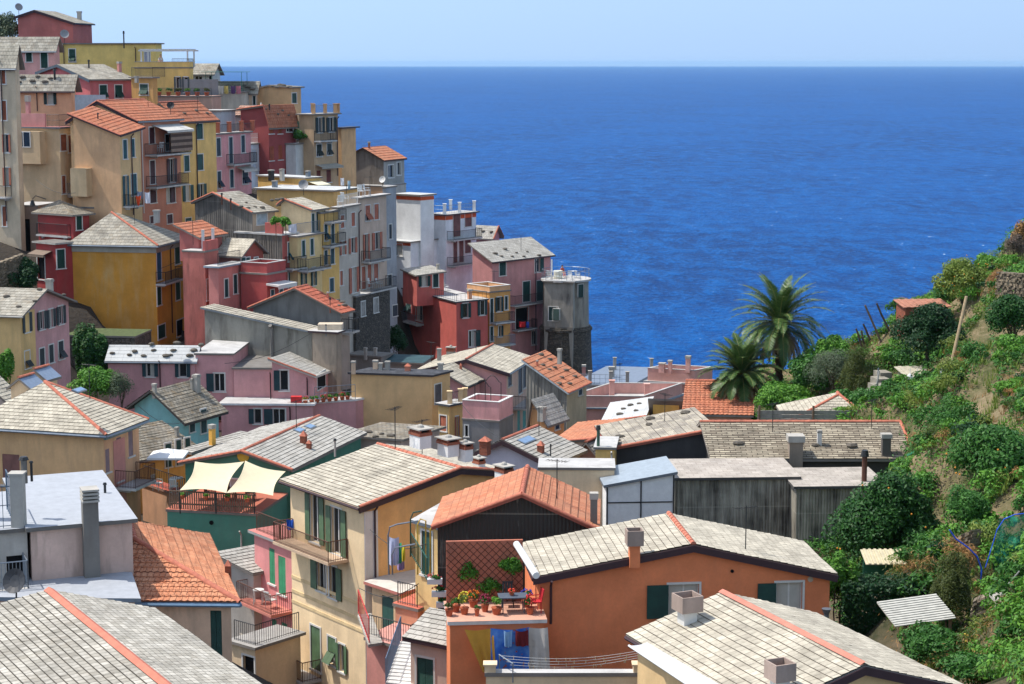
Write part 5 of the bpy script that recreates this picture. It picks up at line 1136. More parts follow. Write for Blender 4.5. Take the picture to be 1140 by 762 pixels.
# ---------- orange house
ORW = pl(222, 126, 72, stain=.14)
B = House('house', 'bright orange house with broad pale tile roof and white-framed windows', 924, 638, 74, -6, 770, ORW, xl=600, D=4.9, be=96, roof='gF', ap=(771, 606), ly=641, tile_=TG, caps='r', verge=VIO, ov=.25, og=.2, slabm=pl(110, 84, 74), gut=VIO)
B.win('F', 720, 778, 651, 688, 'l', (18, 52, 42)); B.win('F', 843, 893, 649, 688, 'l', (18, 52, 42)); a, z = B.hit_px('F', 815, 636)
mb = MB(); O, d, n_, l = B.face('F'); mb.tube([B.fp('F', a, z, .002), B.fp('F', a, z, .04)], .07, 12); part(mb, 'vent_hole', DARK, B.root)
mb = MB(); a, z = B.hit_px('F', 902, 645); mb.tube([B.fp('F', a, z, .002), B.fp('F', a, z, .05)], .11, 16); part(mb, 'vent_cover', plain((190, 170, 150), .6), B.root)
B.chimney(706, 620, 19, 32, 'pot', ORW); B.downpipe('F', 613, 645, 694, VIO)
OR_ = B
B = House('terrace_house', 'orange terrace block with white slab edge, garden table and hanging cloths', 606, 692, 71.5, -5, 800, ORW, xl=501, D=2.7, be=95, roof='flat', ov=.1, tile_=pl(196, 150, 120), slabm=pl(214, 208, 200))
OT = B
mb = MB(); z = OT.zt + .1; A = OT.pt(-OT.L + .0, OT.D - .15, z)
mb.obox(A, OT.X * (OT.L - .6), OT.Yd * .14, Vector((0, 0, 2.5))); part(mb, 'screen_wall', pl(176, 100, 70), OT.root)
mb = MB(); W_ = OT.L - .6; H_ = 2.46; s_ = .30; O_ = A - OT.Yd * .04
k = -int(H_ / s_) - 1
while k * s_ < W_:
    for dr in (1, -1):
        pts = []
        x0, x1 = (k * s_, k * s_ + H_)
        ya, yb = (0, H_) if dr == 1 else (H_, 0)
        t0 = max(0, -x0 / H_); t1 = min(1, (W_ - x0) / H_)
        if t1 > t0:
            a_ = O_ + OT.X * (x0 + H_ * t0) + Vector((0, 0, ya + (yb - ya) * t0)); b_ = O_ + OT.X * (x0 + H_ * t1) + Vector((0, 0, ya + (yb - ya) * t1))
            mb.tube([a_, b_], .012, 4, cap=False)
    k += 1
part(mb, 'trellis', plain((90, 52, 38), .8, nm='trellis_wood'), OT.root)
# ---------- front right
B = House('house', 'cream house with pale tile roof, dark gable fascia and white awning in the right foreground', 1062, 762, 57.5, -23, 900, pl(222, 196, 132), xl=848, D=8.2, be=113, roof='gF', ap=(957, 739), ly=790, tile_=TG, caps=None, verge=VIO, ov=.3, og=.3, gut=VIO)
B.chimney(765, 694, 27, 34, 'pot', WHITE); B.chimney(868, 772, 27, 38, 'pot', WHITE)
FR = B
mb = MB(); a_, b_ = B.ridge[0]; s0 = (b_ - a_); sd = B.X * .17
mb.poly([a_ - sd + Vector((0, 0, .035)), a_ + Vector((0, 0, .12)), b_ + Vector((0, 0, .12)), b_ - sd + Vector((0, 0, .035))]); mb.poly([a_ + Vector((0, 0, .12)), a_ + sd + Vector((0, 0, .035)), b_ + sd + Vector((0, 0, .035)), b_ + Vector((0, 0, .12))])
part(mb, 'ridge_cap', plain((204, 128, 108), .8), B.roof)
# ---------- front left
B = House('house', 'large grey tile roof with salmon ridge in the bottom left corner', 330, 800, 46, -30, 900, pl(196, 176, 150), L=9.5, D=11, be=120, roof='gF', ap=(206, 782), course=.22, gut=COPPER, tile_=tile((222, 216, 202), (182, 176, 162), (88, 84, 76), .26, .22, .012, .5, (96, 92, 84), lich=.1), ov=.3, verge=VIO)
mb = MB(); a_, b_ = B.ridge[0]; sd = B.X * .15
mb.poly([a_ - sd + Vector((0, 0, .03)), a_ + Vector((0, 0, .12)), b_ + Vector((0, 0, .12)), b_ - sd + Vector((0, 0, .03))]); mb.poly([a_ + Vector((0, 0, .12)), a_ + sd + Vector((0, 0, .03)), b_ + sd + Vector((0, 0, .03)), b_ + Vector((0, 0, .12))])
part(mb, 'ridge_cap', plain((204, 120, 96), .8), B.roof)
FL = B
BLU = plain((172, 176, 182), .75, var=.10, nm='pale_roof_paint')
B = House('house', 'stained house with flat pale blue-grey roof and ribbed chimney at the left', 147, 580, 67.4, -20, 660, pl(196, 176, 156, stain=.9, dark=(96, 90, 78)), xl=34, D=8.5, be=112, roof='flat', ov=.18, tile_=BLU, slabm=pl(96, 92, 86), gut=None)
B.box('chimney_stack', CONCD, 'F', B.L - 2.6 + .8, B.L - 2.6 + 1.35, B.zb, B.zt + .9, .38); mb = MB(); q = B.fp('F', B.L - 2.6 + 1.08, B.zt + .9, .2)
for i in range(4): mb.box(q + Vector((0, 0, .02 + i * .13)), .72, .6, .07, radians(-70))
part(mb, 'cowl', CONC, B.root); B.chimney(27, 526, 12, 18, 'pipe', CONCD); B.chimney(35, 524, 5, 11, 'pipe', IRON); B.chimney(117, 549, 5, 12, 'pipe', IRON)
EL1 = B
B = House('house', 'grey rendered left-edge block with rooftop rail and small side door', 30, 590, 66.2, -20, 670, pl(176, 170, 160, stain=.5), xl=-60, D=6, be=112, roof='flat', ov=.15, tile_=BLU, slabm=pl(96, 92, 86))
B.winm('F', B.L - .75, B.L - .15, B.zt - 3.0, B.zt - .9, 'x', fr=False); B.trail([(-3.2, .1), (-.4, .1), (-.4, 3)], h=1.5, m=plain((70, 90, 110), .5), sp=.35, mid=True); B.posts([(-.25, .2), (-1.6, 2)], 1.9, .45, CONC)
B.balcony('F', -12, 28, 648, 1.2, c=GALV)
B = House('terrace_house', 'pale blue-grey painted roof terrace in front of the stained house', 150, 668, 64, -16, 760, pl(206, 180, 150, stain=.3), xl=-30, D=3.2, be=88, roof='flat', ov=.2, tile_=BLU, slabm=pl(110, 124, 138))
B = House('house', 'beige stained house with bright orange hipped tile roof and blue-grey gutter', 257, 668, 66, -15, 780, pl(220, 190, 150, stain=.45), xl=132, D=9.6, be=88, roof='hip', ap=(150, 602), h=3.6, fv=.42, tile_=tile((224, 156, 118), (202, 128, 92), (126, 74, 56), .22, .36, .012, .35, (176, 140, 112), nm='terracotta_sunny'), caps='r01', ov=.3, wave=.05, slabm=plain((104, 126, 146), .5), gut=plain((130, 160, 186), .4, .3, nm='blue_gutter'))
B.winm('F', B.L - .75, B.L - .35, B.zt - 2.2, B.zt - .4, 'c', GREEN, fr=False); B.chimney(254, 640, 8, 18, 'house', BRICK)
EO = B
# ---------- bottom centre
B = House('wall_building', 'low cream wall with stone coping and gate posts at the bottom centre', 716, 752, 66, 0, 800, pl(222, 206, 160, stain=.25), xl=541, D=.35, roof='flat', ov=.05, cat='wall', base=0)
B.posts([(-B.L + .15, .17), (-.15, .17)], .25, .4, pl(222, 206, 160))
B = House('house', 'dark-framed gabled porch house with sloping purple eave over the alley', 497, 716, 74, 30, 800, pl(206, 184, 160), xl=457, xr=520, be=60, roof='shed', ly=708, ry=690, tile_=TGC, ov=.25, slabm=VIO)
B.winm('F', .3, 1.1, B.zt - 3, B.zt - .8, 'c', GREEN)
B = House('house', 'cream alley house with tall green doors and flat whitish roof above the lane', 446, 660, 86, 40, 800, pl(214, 190, 140), xl=414, D=4.5, be=42, roof='flat', ov=.3, tile_=pl(196, 190, 180), slabm=pl(196, 110, 96))
B.winm('F', B.L * .35, B.L * .75, B.zt - 3.2, B.zt - .4, 'c', GREEN, fr=False)
B = House('house', 'small brick-red roof room with lean-to cap above the alley balconies', 436, 612, 92, 40, 680, pl(186, 92, 80), xl=418, D=2.6, be=45, roof='flat', ov=.12, tile_=TD)
B = House('terrace_house', 'pink paved alley terrace with rails at the bottom of the lane', 458, 725, 80, 30, 800, pl(206, 140, 124), xl=408, D=6, be=50, roof='flat', ov=.1, tile_=pl(206, 150, 134))
B.trail([(-B.L + .1, .1), (-.1, .1), (-.1, 5)], h=1.0, m=IRON)
ALT = B
B = House('terrace_house', 'terracotta floored balcony terrace above the alley with iron rail', 465, 680, 83, 30, 800, pl(206, 150, 110), xl=440, D=3.5, be=50, roof='flat', ov=.1, tile_=pl(190, 100, 76))
B.trail([(-B.L + .1, .1), (-.1, .1)], h=1.0, m=IRON)
# ---------- beyond the garden
B = House('house', 'cream pyramid-roofed house with orange hip tiles behind the grey boards', 968, 470, 124, 2, 500, pl(200, 180, 150), xl=880, D=6, be=90, roof='hip', ap=(934, 440), h=2.6, tile_=TG, caps='r', ov=.3)
mb = MB(); A = P(843, 470, 118); Bq = P(958, 470, 118); o = thing('board_fence', 'weathered grey board fence behind the orange ridge of the long stone roof', 'fence', (A + Bq) / 2)
z1 = P(900, 457, 118).z; zz0 = A.z - .6
for k in range(5): mb.obox(Vector((A.x, A.y, zz0 + k * (z1 - zz0) / 5)), Vector((Bq.x - A.x, 0, 0)), Vector((0, .05, 0)), Vector((0, 0, (z1 - zz0) / 5 - .02)))
part(mb, 'boards', plain((150, 146, 138), .9, var=.25, nm='grey_boards'), o)
for x in (845, 905, 956):
    mb = MB(); q = P(x, 470, 118); mb.box(Vector((q.x, q.y - .08, zz0 - 1)), .12, .12, z1 - zz0 + 1.3); part(mb, 'post', WOOD, o)
B = House('house', 'weathered grey concrete block joined to the left side of the round headland tower', 638, 315, 211, 20, 420, pl(150, 144, 132, stain=.8, dark=(70, 66, 62)), xl=606, D=4, roof='flat', ov=.2, tile_=SLAB)
B.win('F', 611, 621, 342, 357, 'c', (22, 52, 48)); B.band('F', 364, .35, pl(120, 112, 102), x=620, out=.08); B.trail([(-B.L + .1, .1), (-.1, .1)], h=.9, m=GALV, sp=.6, mid=True)
for H, x, y in ((REST, 330, 478), (YB, 440, 495), (YB, 470, 506), (OR_, 830, 612), (OCHRE, 150, 250), (PG, 530, 392), (LILAC, 600, 486), (HIPL, 100, 440), (PEACHH, 165, 120), (YELH, 220, 124), (LONGS, 860, 482), (DKW, 740, 470), (BLKG, 620, 556), (OCHF, 550, 320), (BEIGET, 412, 218), (GBH, 386, 228), (ROSEH, 580, 280), (SALM, 215, 270), (LONGS, 970, 478), (SEAF, 690, 425), (PG, 480, 404)): H.antenna(x, y)
for b_ in ALLH: b_.finish()

# ================================================================= GROUND, SEA, SKY, LIGHT, CAMERA
HILL = [(1140, 300, 140), (1140, 250, 150), (1140, 400, 110), (1140, 520, 85), (1140, 650, 68), (1140, 760, 58), (1080, 380, 125), (1080, 480, 100), (1080, 600, 82), (1080, 770, 68), (1000, 400, 136), (1010, 452, 124),
        (1040, 330, 145), (960, 420, 140), (900, 470, 132), (860, 455, 145), (950, 745, 74), (1000, 755, 74), (1010, 695, 86), (960, 690, 90), (1040, 750, 72), (940, 760, 60), (1049, 335, 154), (1100, 312, 157), (960, 402, 151), (1000, 372, 153), (905, 445, 149), (1140, 290, 160), (1180, 290, 165), (1080, 330, 150), (1180, 420, 100), (1180, 300, 130), (1200, 600, 70), (1050, 430, 118)]
for (x, y, Y) in HILL:
    q = P(x, y, Y); CTRL.append((q.x, q.y, q.z, 2))
LOW = [(400, 430, 160), (450, 425, 176), (500, 415, 190), (560, 418, 195), (600, 425, 190), (640, 440, 180), (600, 485, 152), (700, 462, 168), (760, 450, 176), (340, 440, 145), (830, 480, 142), (700, 530, 118), (420, 500, 125), (660, 560, 104), (760, 560, 110), (560, 640, 90), (440, 700, 92), (300, 690, 100), (240, 560, 118), (100, 470, 130), (800, 700, 84), (900, 640, 96), (700, 430, 190), (620, 410, 205), (820, 600, 100), (460, 640, 100), (250, 500, 128)]
for (x, y, Y) in LOW:
    q = P(x, y, Y); CTRL.append((q.x, q.y, q.z, 2))
# street between the houses, foreground ground, far side of the village ridge
for (x, y, Y) in ((20, 270, 168), (5, 320, 150), (300, 790, 84), (400, 800, 80), (650, 790, 70), (600, 800, 62), (200, 800, 60), (-60, 700, 70), (-100, 400, 120), (-120, 200, 170), (-150, 60, 210), (850, 800, 62)):
    q = P(x, y, Y); CTRL.append((q.x, q.y, q.z, 3))
import numpy as np
def cliff(x, Y, z): CTRL.append((x, Y, z, 1))
pts = np.array([(c[0], c[1], c[2]) for c in CTRL])
rad = np.array([c[3] for c in CTRL])
def coast(x):
    """depth at which the land breaks off towards the sea"""
    pxs = [(-140, 262), (-60, 240), (-30, 228), (-5, 222), (4, 220), (8, 212), (12, 190), (20, 158), (30, 155), (40, 156), (60, 156), (90, 170), (140, 190)]
    for (a, ya), (b, yb) in zip(pxs, pxs[1:]):
        if a <= x <= b: return ya + (yb - ya) * (x - a) / (b - a)
    return pxs[0][1] if x < -140 else pxs[-1][1]
def ground(x, y):
    d2 = (pts[:, 0] - x) ** 2 + (pts[:, 1] - y) ** 2
    w = 1.0 / (d2 + 6.0) ** 2.3
    z = float((w * pts[:, 2]).sum() / w.sum()) - (.8 if x < 16 else 0)
    if y < 50: z = z - (50 - y) * .05
    c = coast(x); o = y - c
    if o > 0: z = max(z - o * 2.2 - 1.5, SEA - 6)
    n_ = noise.noise(Vector((x * .12, y * .12, 0))) * .5 + noise.noise(Vector((x * .4, y * .4, 3))) * .18
    return z + n_ * (1 if x > 18 else .4)
mb = MB()
xs = [-170 + 2.2 * i for i in range(int(320 / 2.2))]; ys = [-30 + 2.2 * j for j in range(int(310 / 2.2))]
V = [(x, y, ground(x, y)) for y in ys for x in xs]; nx = len(xs)
Fc = [(j * nx + i, j * nx + i + 1, (j + 1) * nx + i + 1, (j + 1) * nx + i) for j in range(len(ys) - 1) for i in range(nx - 1)]
me = bpy.data.meshes.new('hillside'); me.from_pydata(V, [], Fc); me.polygons.foreach_set('use_smooth', [True] * len(me.polygons)); me.update()
m, nt, b = newmat('hillside_soil'); n = N(nt); tc = n('TexCoord')
n1 = n('TexNoise', {'Vector': tc.outputs['Object'], 'Scale': .25, 'Detail': 8.0, 'Roughness': .65}); n2 = n('TexNoise', {'Vector': tc.outputs['Object'], 'Scale': 2.5, 'Detail': 6.0, 'Roughness': .7})
col = n.mix(n.ramp(n1.outputs[0], [(.4, 0.0), (.6, 1.0)]), rgb((150, 132, 104), .8), rgb((58, 78, 34), .75))
col = n.mix(n.ramp(n2.outputs[0], [(.5, 0.0), (.75, .5)]), col, rgb((172, 156, 128), .8))
gz = n('SeparateXYZ', {0: tc.outputs['Object']})
xm = n('MapRange', {'Value': gz.outputs[0], 'From Min': 12.0, 'From Max': 20.0})
col = n.mix(xm.outputs[0], n.mix(n2.outputs[0], rgb((92, 84, 76), .75), rgb((66, 62, 56), .75)), col)
nt.links.new(col, b.inputs['Base Color']); b.inputs['Roughness'].default_value = .95; b.inputs['Specular IOR Level'].default_value = .1
bp = n('Bump', {'Height': n2.outputs[0], 'Strength': .8, 'Distance': .3}); nt.links.new(bp.outputs[0], b.inputs['Normal'])
me.materials.append(m); g = bpy.data.objects.new('hillside', me); COL.objects.link(g); g['kind'] = 'structure'

# ================================================================= VEGETATION
def gpx(x, y, y0=50, y1=200):
    """where the line of sight through a photo point meets the ground"""
    r = ray(x, y); Y = y0
    while Y < y1:
        if r.z * Y / r.y <= ground(r.x * Y / r.y, Y): break
        Y += .5
    return r * (Y / r.y)
def leaf_quad(mb, p, nrm, s, asp=.5):
    a = nrm.cross(Vector((random.uniform(-1, 1), random.uniform(-1, 1), random.uniform(-1, 1))))
    if a.length < 1e-3: return
    a.normalize(); b = nrm.cross(a) * asp
    mb.poly([p - a * s - b * s * .3, p + b * s, p + a * s, p - b * s])
RND = random
def rv():
    while True:
        v = Vector((random.uniform(-1, 1), random.uniform(-1, 1), random.uniform(-1, 1)))
        if .05 < v.length < 1: return v.normalized()
def crown(mb, c, rx, ry, rz, n, s, lobes=14, asp=.5, fill=.25, up=.3):
    L = []
    for k in range(lobes):
        d = rv(); d.z = abs(d.z) * 1.1 - .45; f = random.uniform(.35, .78)
        L.append((Vector((c.x + d.x * rx * f, c.y + d.y * ry * f, c.z + d.z * rz * f)), random.uniform(.2, .42)))
    L.append((c.copy(), .55))
    for i in range(n):
        lc, lr = random.choice(L); d = rv()
        if d.z < -.4 and random.random() < .7: d.z = -d.z
        f = lr * (random.uniform(.85, 1.08) if random.random() > fill else random.uniform(.2, .9))
        p = lc + Vector((d.x * rx * f, d.y * ry * f, d.z * rz * f))
        nn = (d + rv() * .8 + Vector((0, 0, up))).normalized()
        leaf_quad(mb, p, nn, s * random.uniform(.7, 1.25), asp)
BARK = plain((92, 76, 60), .95, var=.3, nm='bark')
L_CIT = leafmat((58, 106, 40), (32, 70, 30)); L_DARK = leafmat((40, 80, 38), (24, 54, 28)); L_BRI = leafmat((110, 158, 54), (70, 120, 40)); L_OLI = leafmat((112, 124, 96), (76, 92, 68)); L_HEA = leafmat((92, 100, 44), (62, 76, 34)); L_DRY = leafmat((176, 136, 84), (140, 104, 62)); L_YEL = leafmat((142, 152, 66), (92, 118, 48)); L_MID = leafmat((78, 128, 50), (48, 92, 36))
def tree(label, x, y, Y, rx, ry, n, s, m, name='tree', cat='tree', lobes=14, asp=.5, group=None, trunk=.12, fruit=None, dy=1.0, multi=1, low=False):
    c = P(x, y, Y); k = Y / FP; g = ground(c.x, c.y); top = c.z + ry * k; zc = c.z; rx *= 1.12; s = s * (.62 if Y > 95 else .8); n = int(n * (2.3 if Y > 95 else 1.6)); lobes = int(lobes * 1.5)
    if cat == 'bush' or low:
        bot_ = min(g - .1, c.z - ry * k); bot_ = max(bot_, c.z - ry * k * 3.5); zc = (top + bot_) / 2; n = int(n * min(1.7, (top - bot_) / (2 * ry * k))); ry = (top - bot_) / 2 / k
    else: ry *= 1.1
    t = thing(name, label, cat, (c.x, c.y, g), group)
    mb = MB()
    for i in range(multi):
        o = rv() * .2; o.z = 0
        mid = Vector((c.x, c.y, (g + zc) / 2)) + rv() * .15
        mb.tube([Vector((c.x, c.y, g - .3)) + o, mid + o, Vector((c.x, c.y, zc)) + o * 2], trunk, 7, r2=trunk * .6)
    part(mb, 'trunk', BARK, t)
    mb = MB()
    for i in range(7):
        d = rv(); d.z = abs(d.z); e = Vector((c.x + d.x * rx * k * .7, c.y + d.y * rx * k * .7 * dy, zc + d.z * ry * k * .6)); b0 = Vector((c.x, c.y, g + (zc - g) * random.uniform(.55, .95)))
        mb.tube([b0, b0.lerp(e, .5) + rv() * .1, e], trunk * .5, 5, r2=trunk * .15)
    part(mb, 'limbs', BARK, t)
    mb = MB(); crown(mb, Vector((c.x, c.y, zc)), rx * k, rx * k * dy, ry * k, n, s, lobes, asp)
    cr = part(mb, 'crown', m, t)
    if fruit:
        mb = MB()
        for i in range(fruit[0]):
            d = rv(); d.y = -abs(d.y); p = Vector((c.x + d.x * rx * k * .9, c.y + d.y * rx * k * dy * .9, zc + d.z * ry * k * .85)); mb.ball(p, .05, .05, .05, 5, 4)
        part(mb, 'fruit', fruit[1], t)['kind'] = 'stuff'
    return t
ORG = plain((226, 150, 50), .6, nm='citrus_peel'); YLF = plain((214, 186, 70), .6, nm='lemon_peel')
def bush(label, *a, **k):
    k.setdefault('name', 'bush'); k.setdefault('cat', 'bush'); k.setdefault('trunk', .04); k.setdefault('multi', 3); return tree(label, *a, **k)
tree('big round dark green citrus tree hiding the end of the black sheds', 990, 561, 92, 64, 56, 14000, .14, L_CIT, lobes=26, trunk=.16, fruit=(10, ORG), low=True)
tree('broad citrus tree with a few orange fruits at the right edge above the green net', 1108, 508, 88, 56, 50, 9000, .13, L_MID, lobes=20, trunk=.13, fruit=(16, ORG))
tree('dense dark tree in front of the small brick hut on the slope', 1036, 370, 130, 40, 42, 7000, .17, L_DARK, lobes=16, trunk=.15)
tree('dark rounded tree at the right edge beside the sandy garden path', 1127, 352, 118, 31, 38, 6000, .16, L_CIT, lobes=14)
tree('loose fruit tree with yellowing leaves on the skyline of the slope', 1072, 308, 140, 32, 26, 3600, .17, L_YEL, lobes=16, fruit=(22, ORG))
tree('silver grey olive tree right of the palms', 926, 412, 133, 32, 30, 4200, .12, L_OLI, asp=.25, lobes=16)
tree('young citrus tree beside the posts of the corrugated garden shelter', 1040, 716, 70, 40, 30, 4200, .10, L_MID, lobes=16, trunk=.06, fruit=(6, YLF))
bush('fine-needled olive green heather bush above the corrugated garden shelter', 1060, 632, 76, 26, 36, 9000, .10, L_HEA, asp=.16, lobes=18)
bush('yellow-green heather bush left of the stone garden steps', 957, 408, 131, 24, 34, 4500, .13, L_HEA, asp=.2)
bush('small heather bush on the bare terrace above the orange ridge', 1005, 461, 121, 16, 9, 1400, .11, L_HEA, asp=.2)
bush('bright green bush at the water side of the slope under the leaning stakes', 925, 378, 138, 22, 20, 2200, .17, L_BRI)
bush('bright green bush left of the olive tree', 872, 436, 134, 34, 16, 3200, .17, L_BRI)
bush('tangle of fig branches and leaves hanging over the sea by the palm', 900, 398, 137, 26, 18, 1500, .19, L_MID)
bush('leafy bush between the olive tree and the heather bush', 938, 440, 128, 26, 18, 2400, .16, L_MID)
bush('green shrub with upright shoots at the sea edge of the slope', 1066, 300, 146, 20, 17, 1800, .17, L_MID)
bush('low green shrub near the top of the slope, next to the dry heap', 1100, 285, 148, 18, 9, 1300, .16, L_BRI)
bush('spiky green shrub left of the skyline fruit tree', 1053, 325, 143, 14, 16, 1200, .16, L_MID)
bush('rust orange dying shrub at the upper right edge', 1139, 250, 142, 14, 15, 1500, .16, L_DRY)
bush('greyish purple shrub under the rust orange one', 1130, 266, 140, 12, 13, 900, .14, leafmat((128, 108, 104), (96, 88, 70)), asp=.25)
bush('dry straw coloured heap of cuttings by the low wall', 1110, 303, 134, 14, 8, 1200, .15, L_DRY, asp=.2)
bush('bright green bush between the orange house and the dark hedge', 934, 622, 80, 22, 24, 2600, .12, L_BRI)
bush('low green bush at the very bottom right below the young citrus tree', 1086, 742, 64, 40, 20, 3000, .11, L_MID)
bush('leafy citrus bush right of the bottom stone wall', 1000, 745, 66, 30, 14, 1800, .11, L_BRI)
bush('thin-leaved yellowish clump beside the sandy path', 1100, 408, 112, 20, 14, 1800, .15, L_YEL, asp=.15)
bush('fresh green vegetable patch clump at the right edge', 1130, 430, 104, 20, 14, 1800, .13, L_BRI)
bush('grey-green weeds below the white cloth post', 1060, 462, 106, 26, 26, 3000, .13, L_MID, asp=.3)
bush('leafy bean rows climbing above the round citrus tree', 1078, 560, 84, 30, 30, 3600, .12, L_MID, asp=.35)
bush('dark ivy bush climbing at the foot of the ochre house', 101, 370, 145, 23, 28, 3800, .2, L_CIT)
bush('dark bush beside the stepped lane under the red hut', 24, 302, 158, 21, 23, 3000, .2, L_DARK)
bush('bright vine pergola bush behind the hipped grey roof', 105, 412, 131, 28, 13, 2200, .16, L_BRI)
bush('pale feathery bush right of the bright vines', 134, 416, 130, 14, 12, 900, .14, L_OLI, asp=.25)
bush('bright green bush at the left edge under the pale house', 6, 392, 126, 12, 15, 1400, .15, L_BRI)
bush('scrubby skyline bush left of the topmost red house', 6, 22, 224, 16, 16, 1500, .2, L_OLI)
bush('green climber tangle under the blue-grey house slot', 440, 372, 182, 14, 16, 1200, .2, L_DARK)
# hedge
q = P(990, 672, 80); hd = thing('hedge', 'tall clipped dark glossy hedge right of the orange house', 'hedge', (q.x, q.y, ground(q.x, q.y)))
mb = MB(); mb.tube([Vector((q.x - 1.5, q.y, hd.location.z - .3)), Vector((q.x - 1.5, q.y, q.z))], .06, 5); mb.tube([Vector((q.x + 1, q.y, hd.location.z - .3)), Vector((q.x + 1, q.y, q.z))], .06, 5); part(mb, 'stems', BARK, hd)
mb = MB()
for i in range(14000):
    u = random.uniform(-2.2, 2.2); k = random.random(); v = random.uniform(-.9, .9); z = random.uniform(-2.2, .95)
    if k < .45: v = -.9 + random.gauss(0, .07); nn = Vector((0, -1, .3))
    elif k < .8: z = .95 + random.gauss(0, .08); nn = Vector((0, -.2, 1))
    else: nn = rv()
    z += .18 * noise.noise(Vector((u * .9, v, 0))); v += .25 * noise.noise(Vector((u, z, 5)))
    leaf_quad(mb, q + Vector((u, v, z)), (nn + rv() * .8).normalized(), .085 * random.uniform(.7, 1.3))
part(mb, 'foliage', L_DARK, hd)
# palms
def frond(mb, o, az, el, L, droop, w, n=22):
    d = Vector((cos(az), sin(az), 0)); pts = []; p = o.copy(); e = el
    for k in range(n + 1):
        pts.append(p.copy()); p = p + (d * cos(e) + Vector((0, 0, sin(e)))) * (L / n); e -= droop / n * (0.5 + k / n)
    side = Vector((-sin(az), cos(az), 0))
    mb.mi = 1; mb.tube(pts, .03, 4, cap=False, r2=.008); mb.mi = 0
    for k in range(2, n):
        t = k / n; ll = w * sin(pi * min(1, .12 + t * .95)) ** .6; f = (pts[k + 1] - pts[k]).normalized(); up = side.cross(f); up = up if up.z > 0 else -up
        for sg in (-1, 1):
            for h_ in (0, .33, .66):
                b0 = pts[k] + f * (L / n) * h_; tip = b0 + side * sg * ll * .72 + f * ll * .6 + up * ll * random.uniform(.05, .35) - Vector((0, 0, ll * .14)); md = b0.lerp(tip, .45); ww = f * .038
                mb.poly([b0 - f * .02, md - ww, tip, md + ww, b0 + f * .02])
def palm(label, x, y, Y, bx, by, Lf, seed):
    random.seed(seed); c = P(x, y, Y); g = P(bx, by, Y + .0); gz = ground(g.x, g.y)
    t = thing('palm_tree', label, 'palm', (g.x, g.y, gz)); base = Vector((g.x, g.y, gz - .3)); mb = MB(); N_ = 26; prev = None
    pts = [base.lerp(c, k / N_) for k in range(N_ + 1)]
    for k in range(N_): mb.tube([pts[k], pts[k + 1]], .27 + .05 * (k % 2), 10, r2=.24 + .05 * (k % 2))
    part(mb, 'trunk', plain((84, 64, 48), .95, var=.35, nm='palm_bark', sc=8), t)
    mb = MB()
    for k in range(60):
        a = random.uniform(0, 2 * pi); h_ = random.uniform(-.9, .15); p = c + Vector((cos(a) * .22, sin(a) * .22, h_)); mb.tube([p, p + Vector((cos(a) * .25, sin(a) * .25, .22))], .05, 4, r2=.02)
    part(mb, 'leaf_bases', plain((150, 92, 48), .9, var=.3, nm='palm_boot'), t)
    LM = leafmat((96, 122, 62), (60, 86, 44), .42, .15); RM = plain((150, 140, 80), .7, nm='rachis')
    for k in range(58):
        f = k / 58; az = k * 2.39996 + random.uniform(-.2, .2); el = 1.45 - 1.75 * f + random.uniform(-.12, .12)
        mb = MB(); frond(mb, c + Vector((0, 0, .1)), az, el, Lf * random.uniform(.88, 1.08), 1.0 + .7 * f, .72, 26); part(mb, 'frond', [LM, RM], t)
    DM = leafmat((186, 166, 128), (140, 120, 88))
    for k in range(34):
        az = k * 2.39996 + .5; mb = MB(); frond(mb, c - Vector((0, 0, .25)), az, random.uniform(-.7, -.1), Lf * random.uniform(.6, .85), 1.3, .32, 18); part(mb, 'dry_frond', [DM, RM], t)
palm('taller palm with straight dark trunk and full crown against the sea', 868, 362, 141, 867, 442, 4.6, 3)
palm('shorter leaning palm left of the taller one, with drooping dry fronds', 826, 418, 138, 839, 458, 3.5, 11)
random.seed(5)
# undergrowth on the slope
def sc(mb, p, n, r, s, asp, up=.4):
    for i in range(n):
        d = rv(); d.z = abs(d.z); leaf_quad(mb, p + Vector((d.x * r, d.y * r, d.z * r)), (d + rv() * .7 + Vector((0, 0, up))).normalized(), s * random.uniform(.7, 1.3), asp)
mb = MB(); cnt = 0
PATHS = [[(1062, 476), (1080, 452), (1094, 425), (1098, 402), (1095, 380), (1094, 366)], [(1090, 436), (1108, 462), (1110, 486)]]
PW = [[gpx(*q) for q in pp] for pp in PATHS]
def pathd(x, y):
    b = 9
    for pp in PW:
        for a, c in zip(pp, pp[1:]):
            ax, ay, cx, cy = a.x, a.y, c.x, c.y; L2 = (cx - ax) ** 2 + (cy - ay) ** 2 + 1e-6; t = max(0, min(1, ((x - ax) * (cx - ax) + (y - ay) * (cy - ay)) / L2)); b = min(b, sqrt((x - ax - t * (cx - ax)) ** 2 + (y - ay - t * (cy - ay)) ** 2))
    return b
for i in range(15000):
    Y = random.uniform(55, 160); xm = Y * .275; x = random.uniform(13 + (Y - 55) * .035, xm + 6)
    if x < 16 and Y < 100: continue
    nz = noise.noise(Vector((x * .16, Y * .16, 1))); 
    if nz < -.5 or pathd(x, Y) < .6: continue
    nm = noise.noise(Vector((x * .09, Y * .09, 7))) + random.uniform(-.2, .2); z = ground(x, Y)
    mb.mi = 0 if nm < -.12 else (1 if nm < .14 else (2 if nm < .36 else 3)); r = (.25 + .5 * max(0, nz + .2)) * random.uniform(.6, 1.4)
    sc(mb, Vector((x, Y, z)), 13, r, .10, (.5, .35, .2, .15)[mb.mi]); cnt += 1
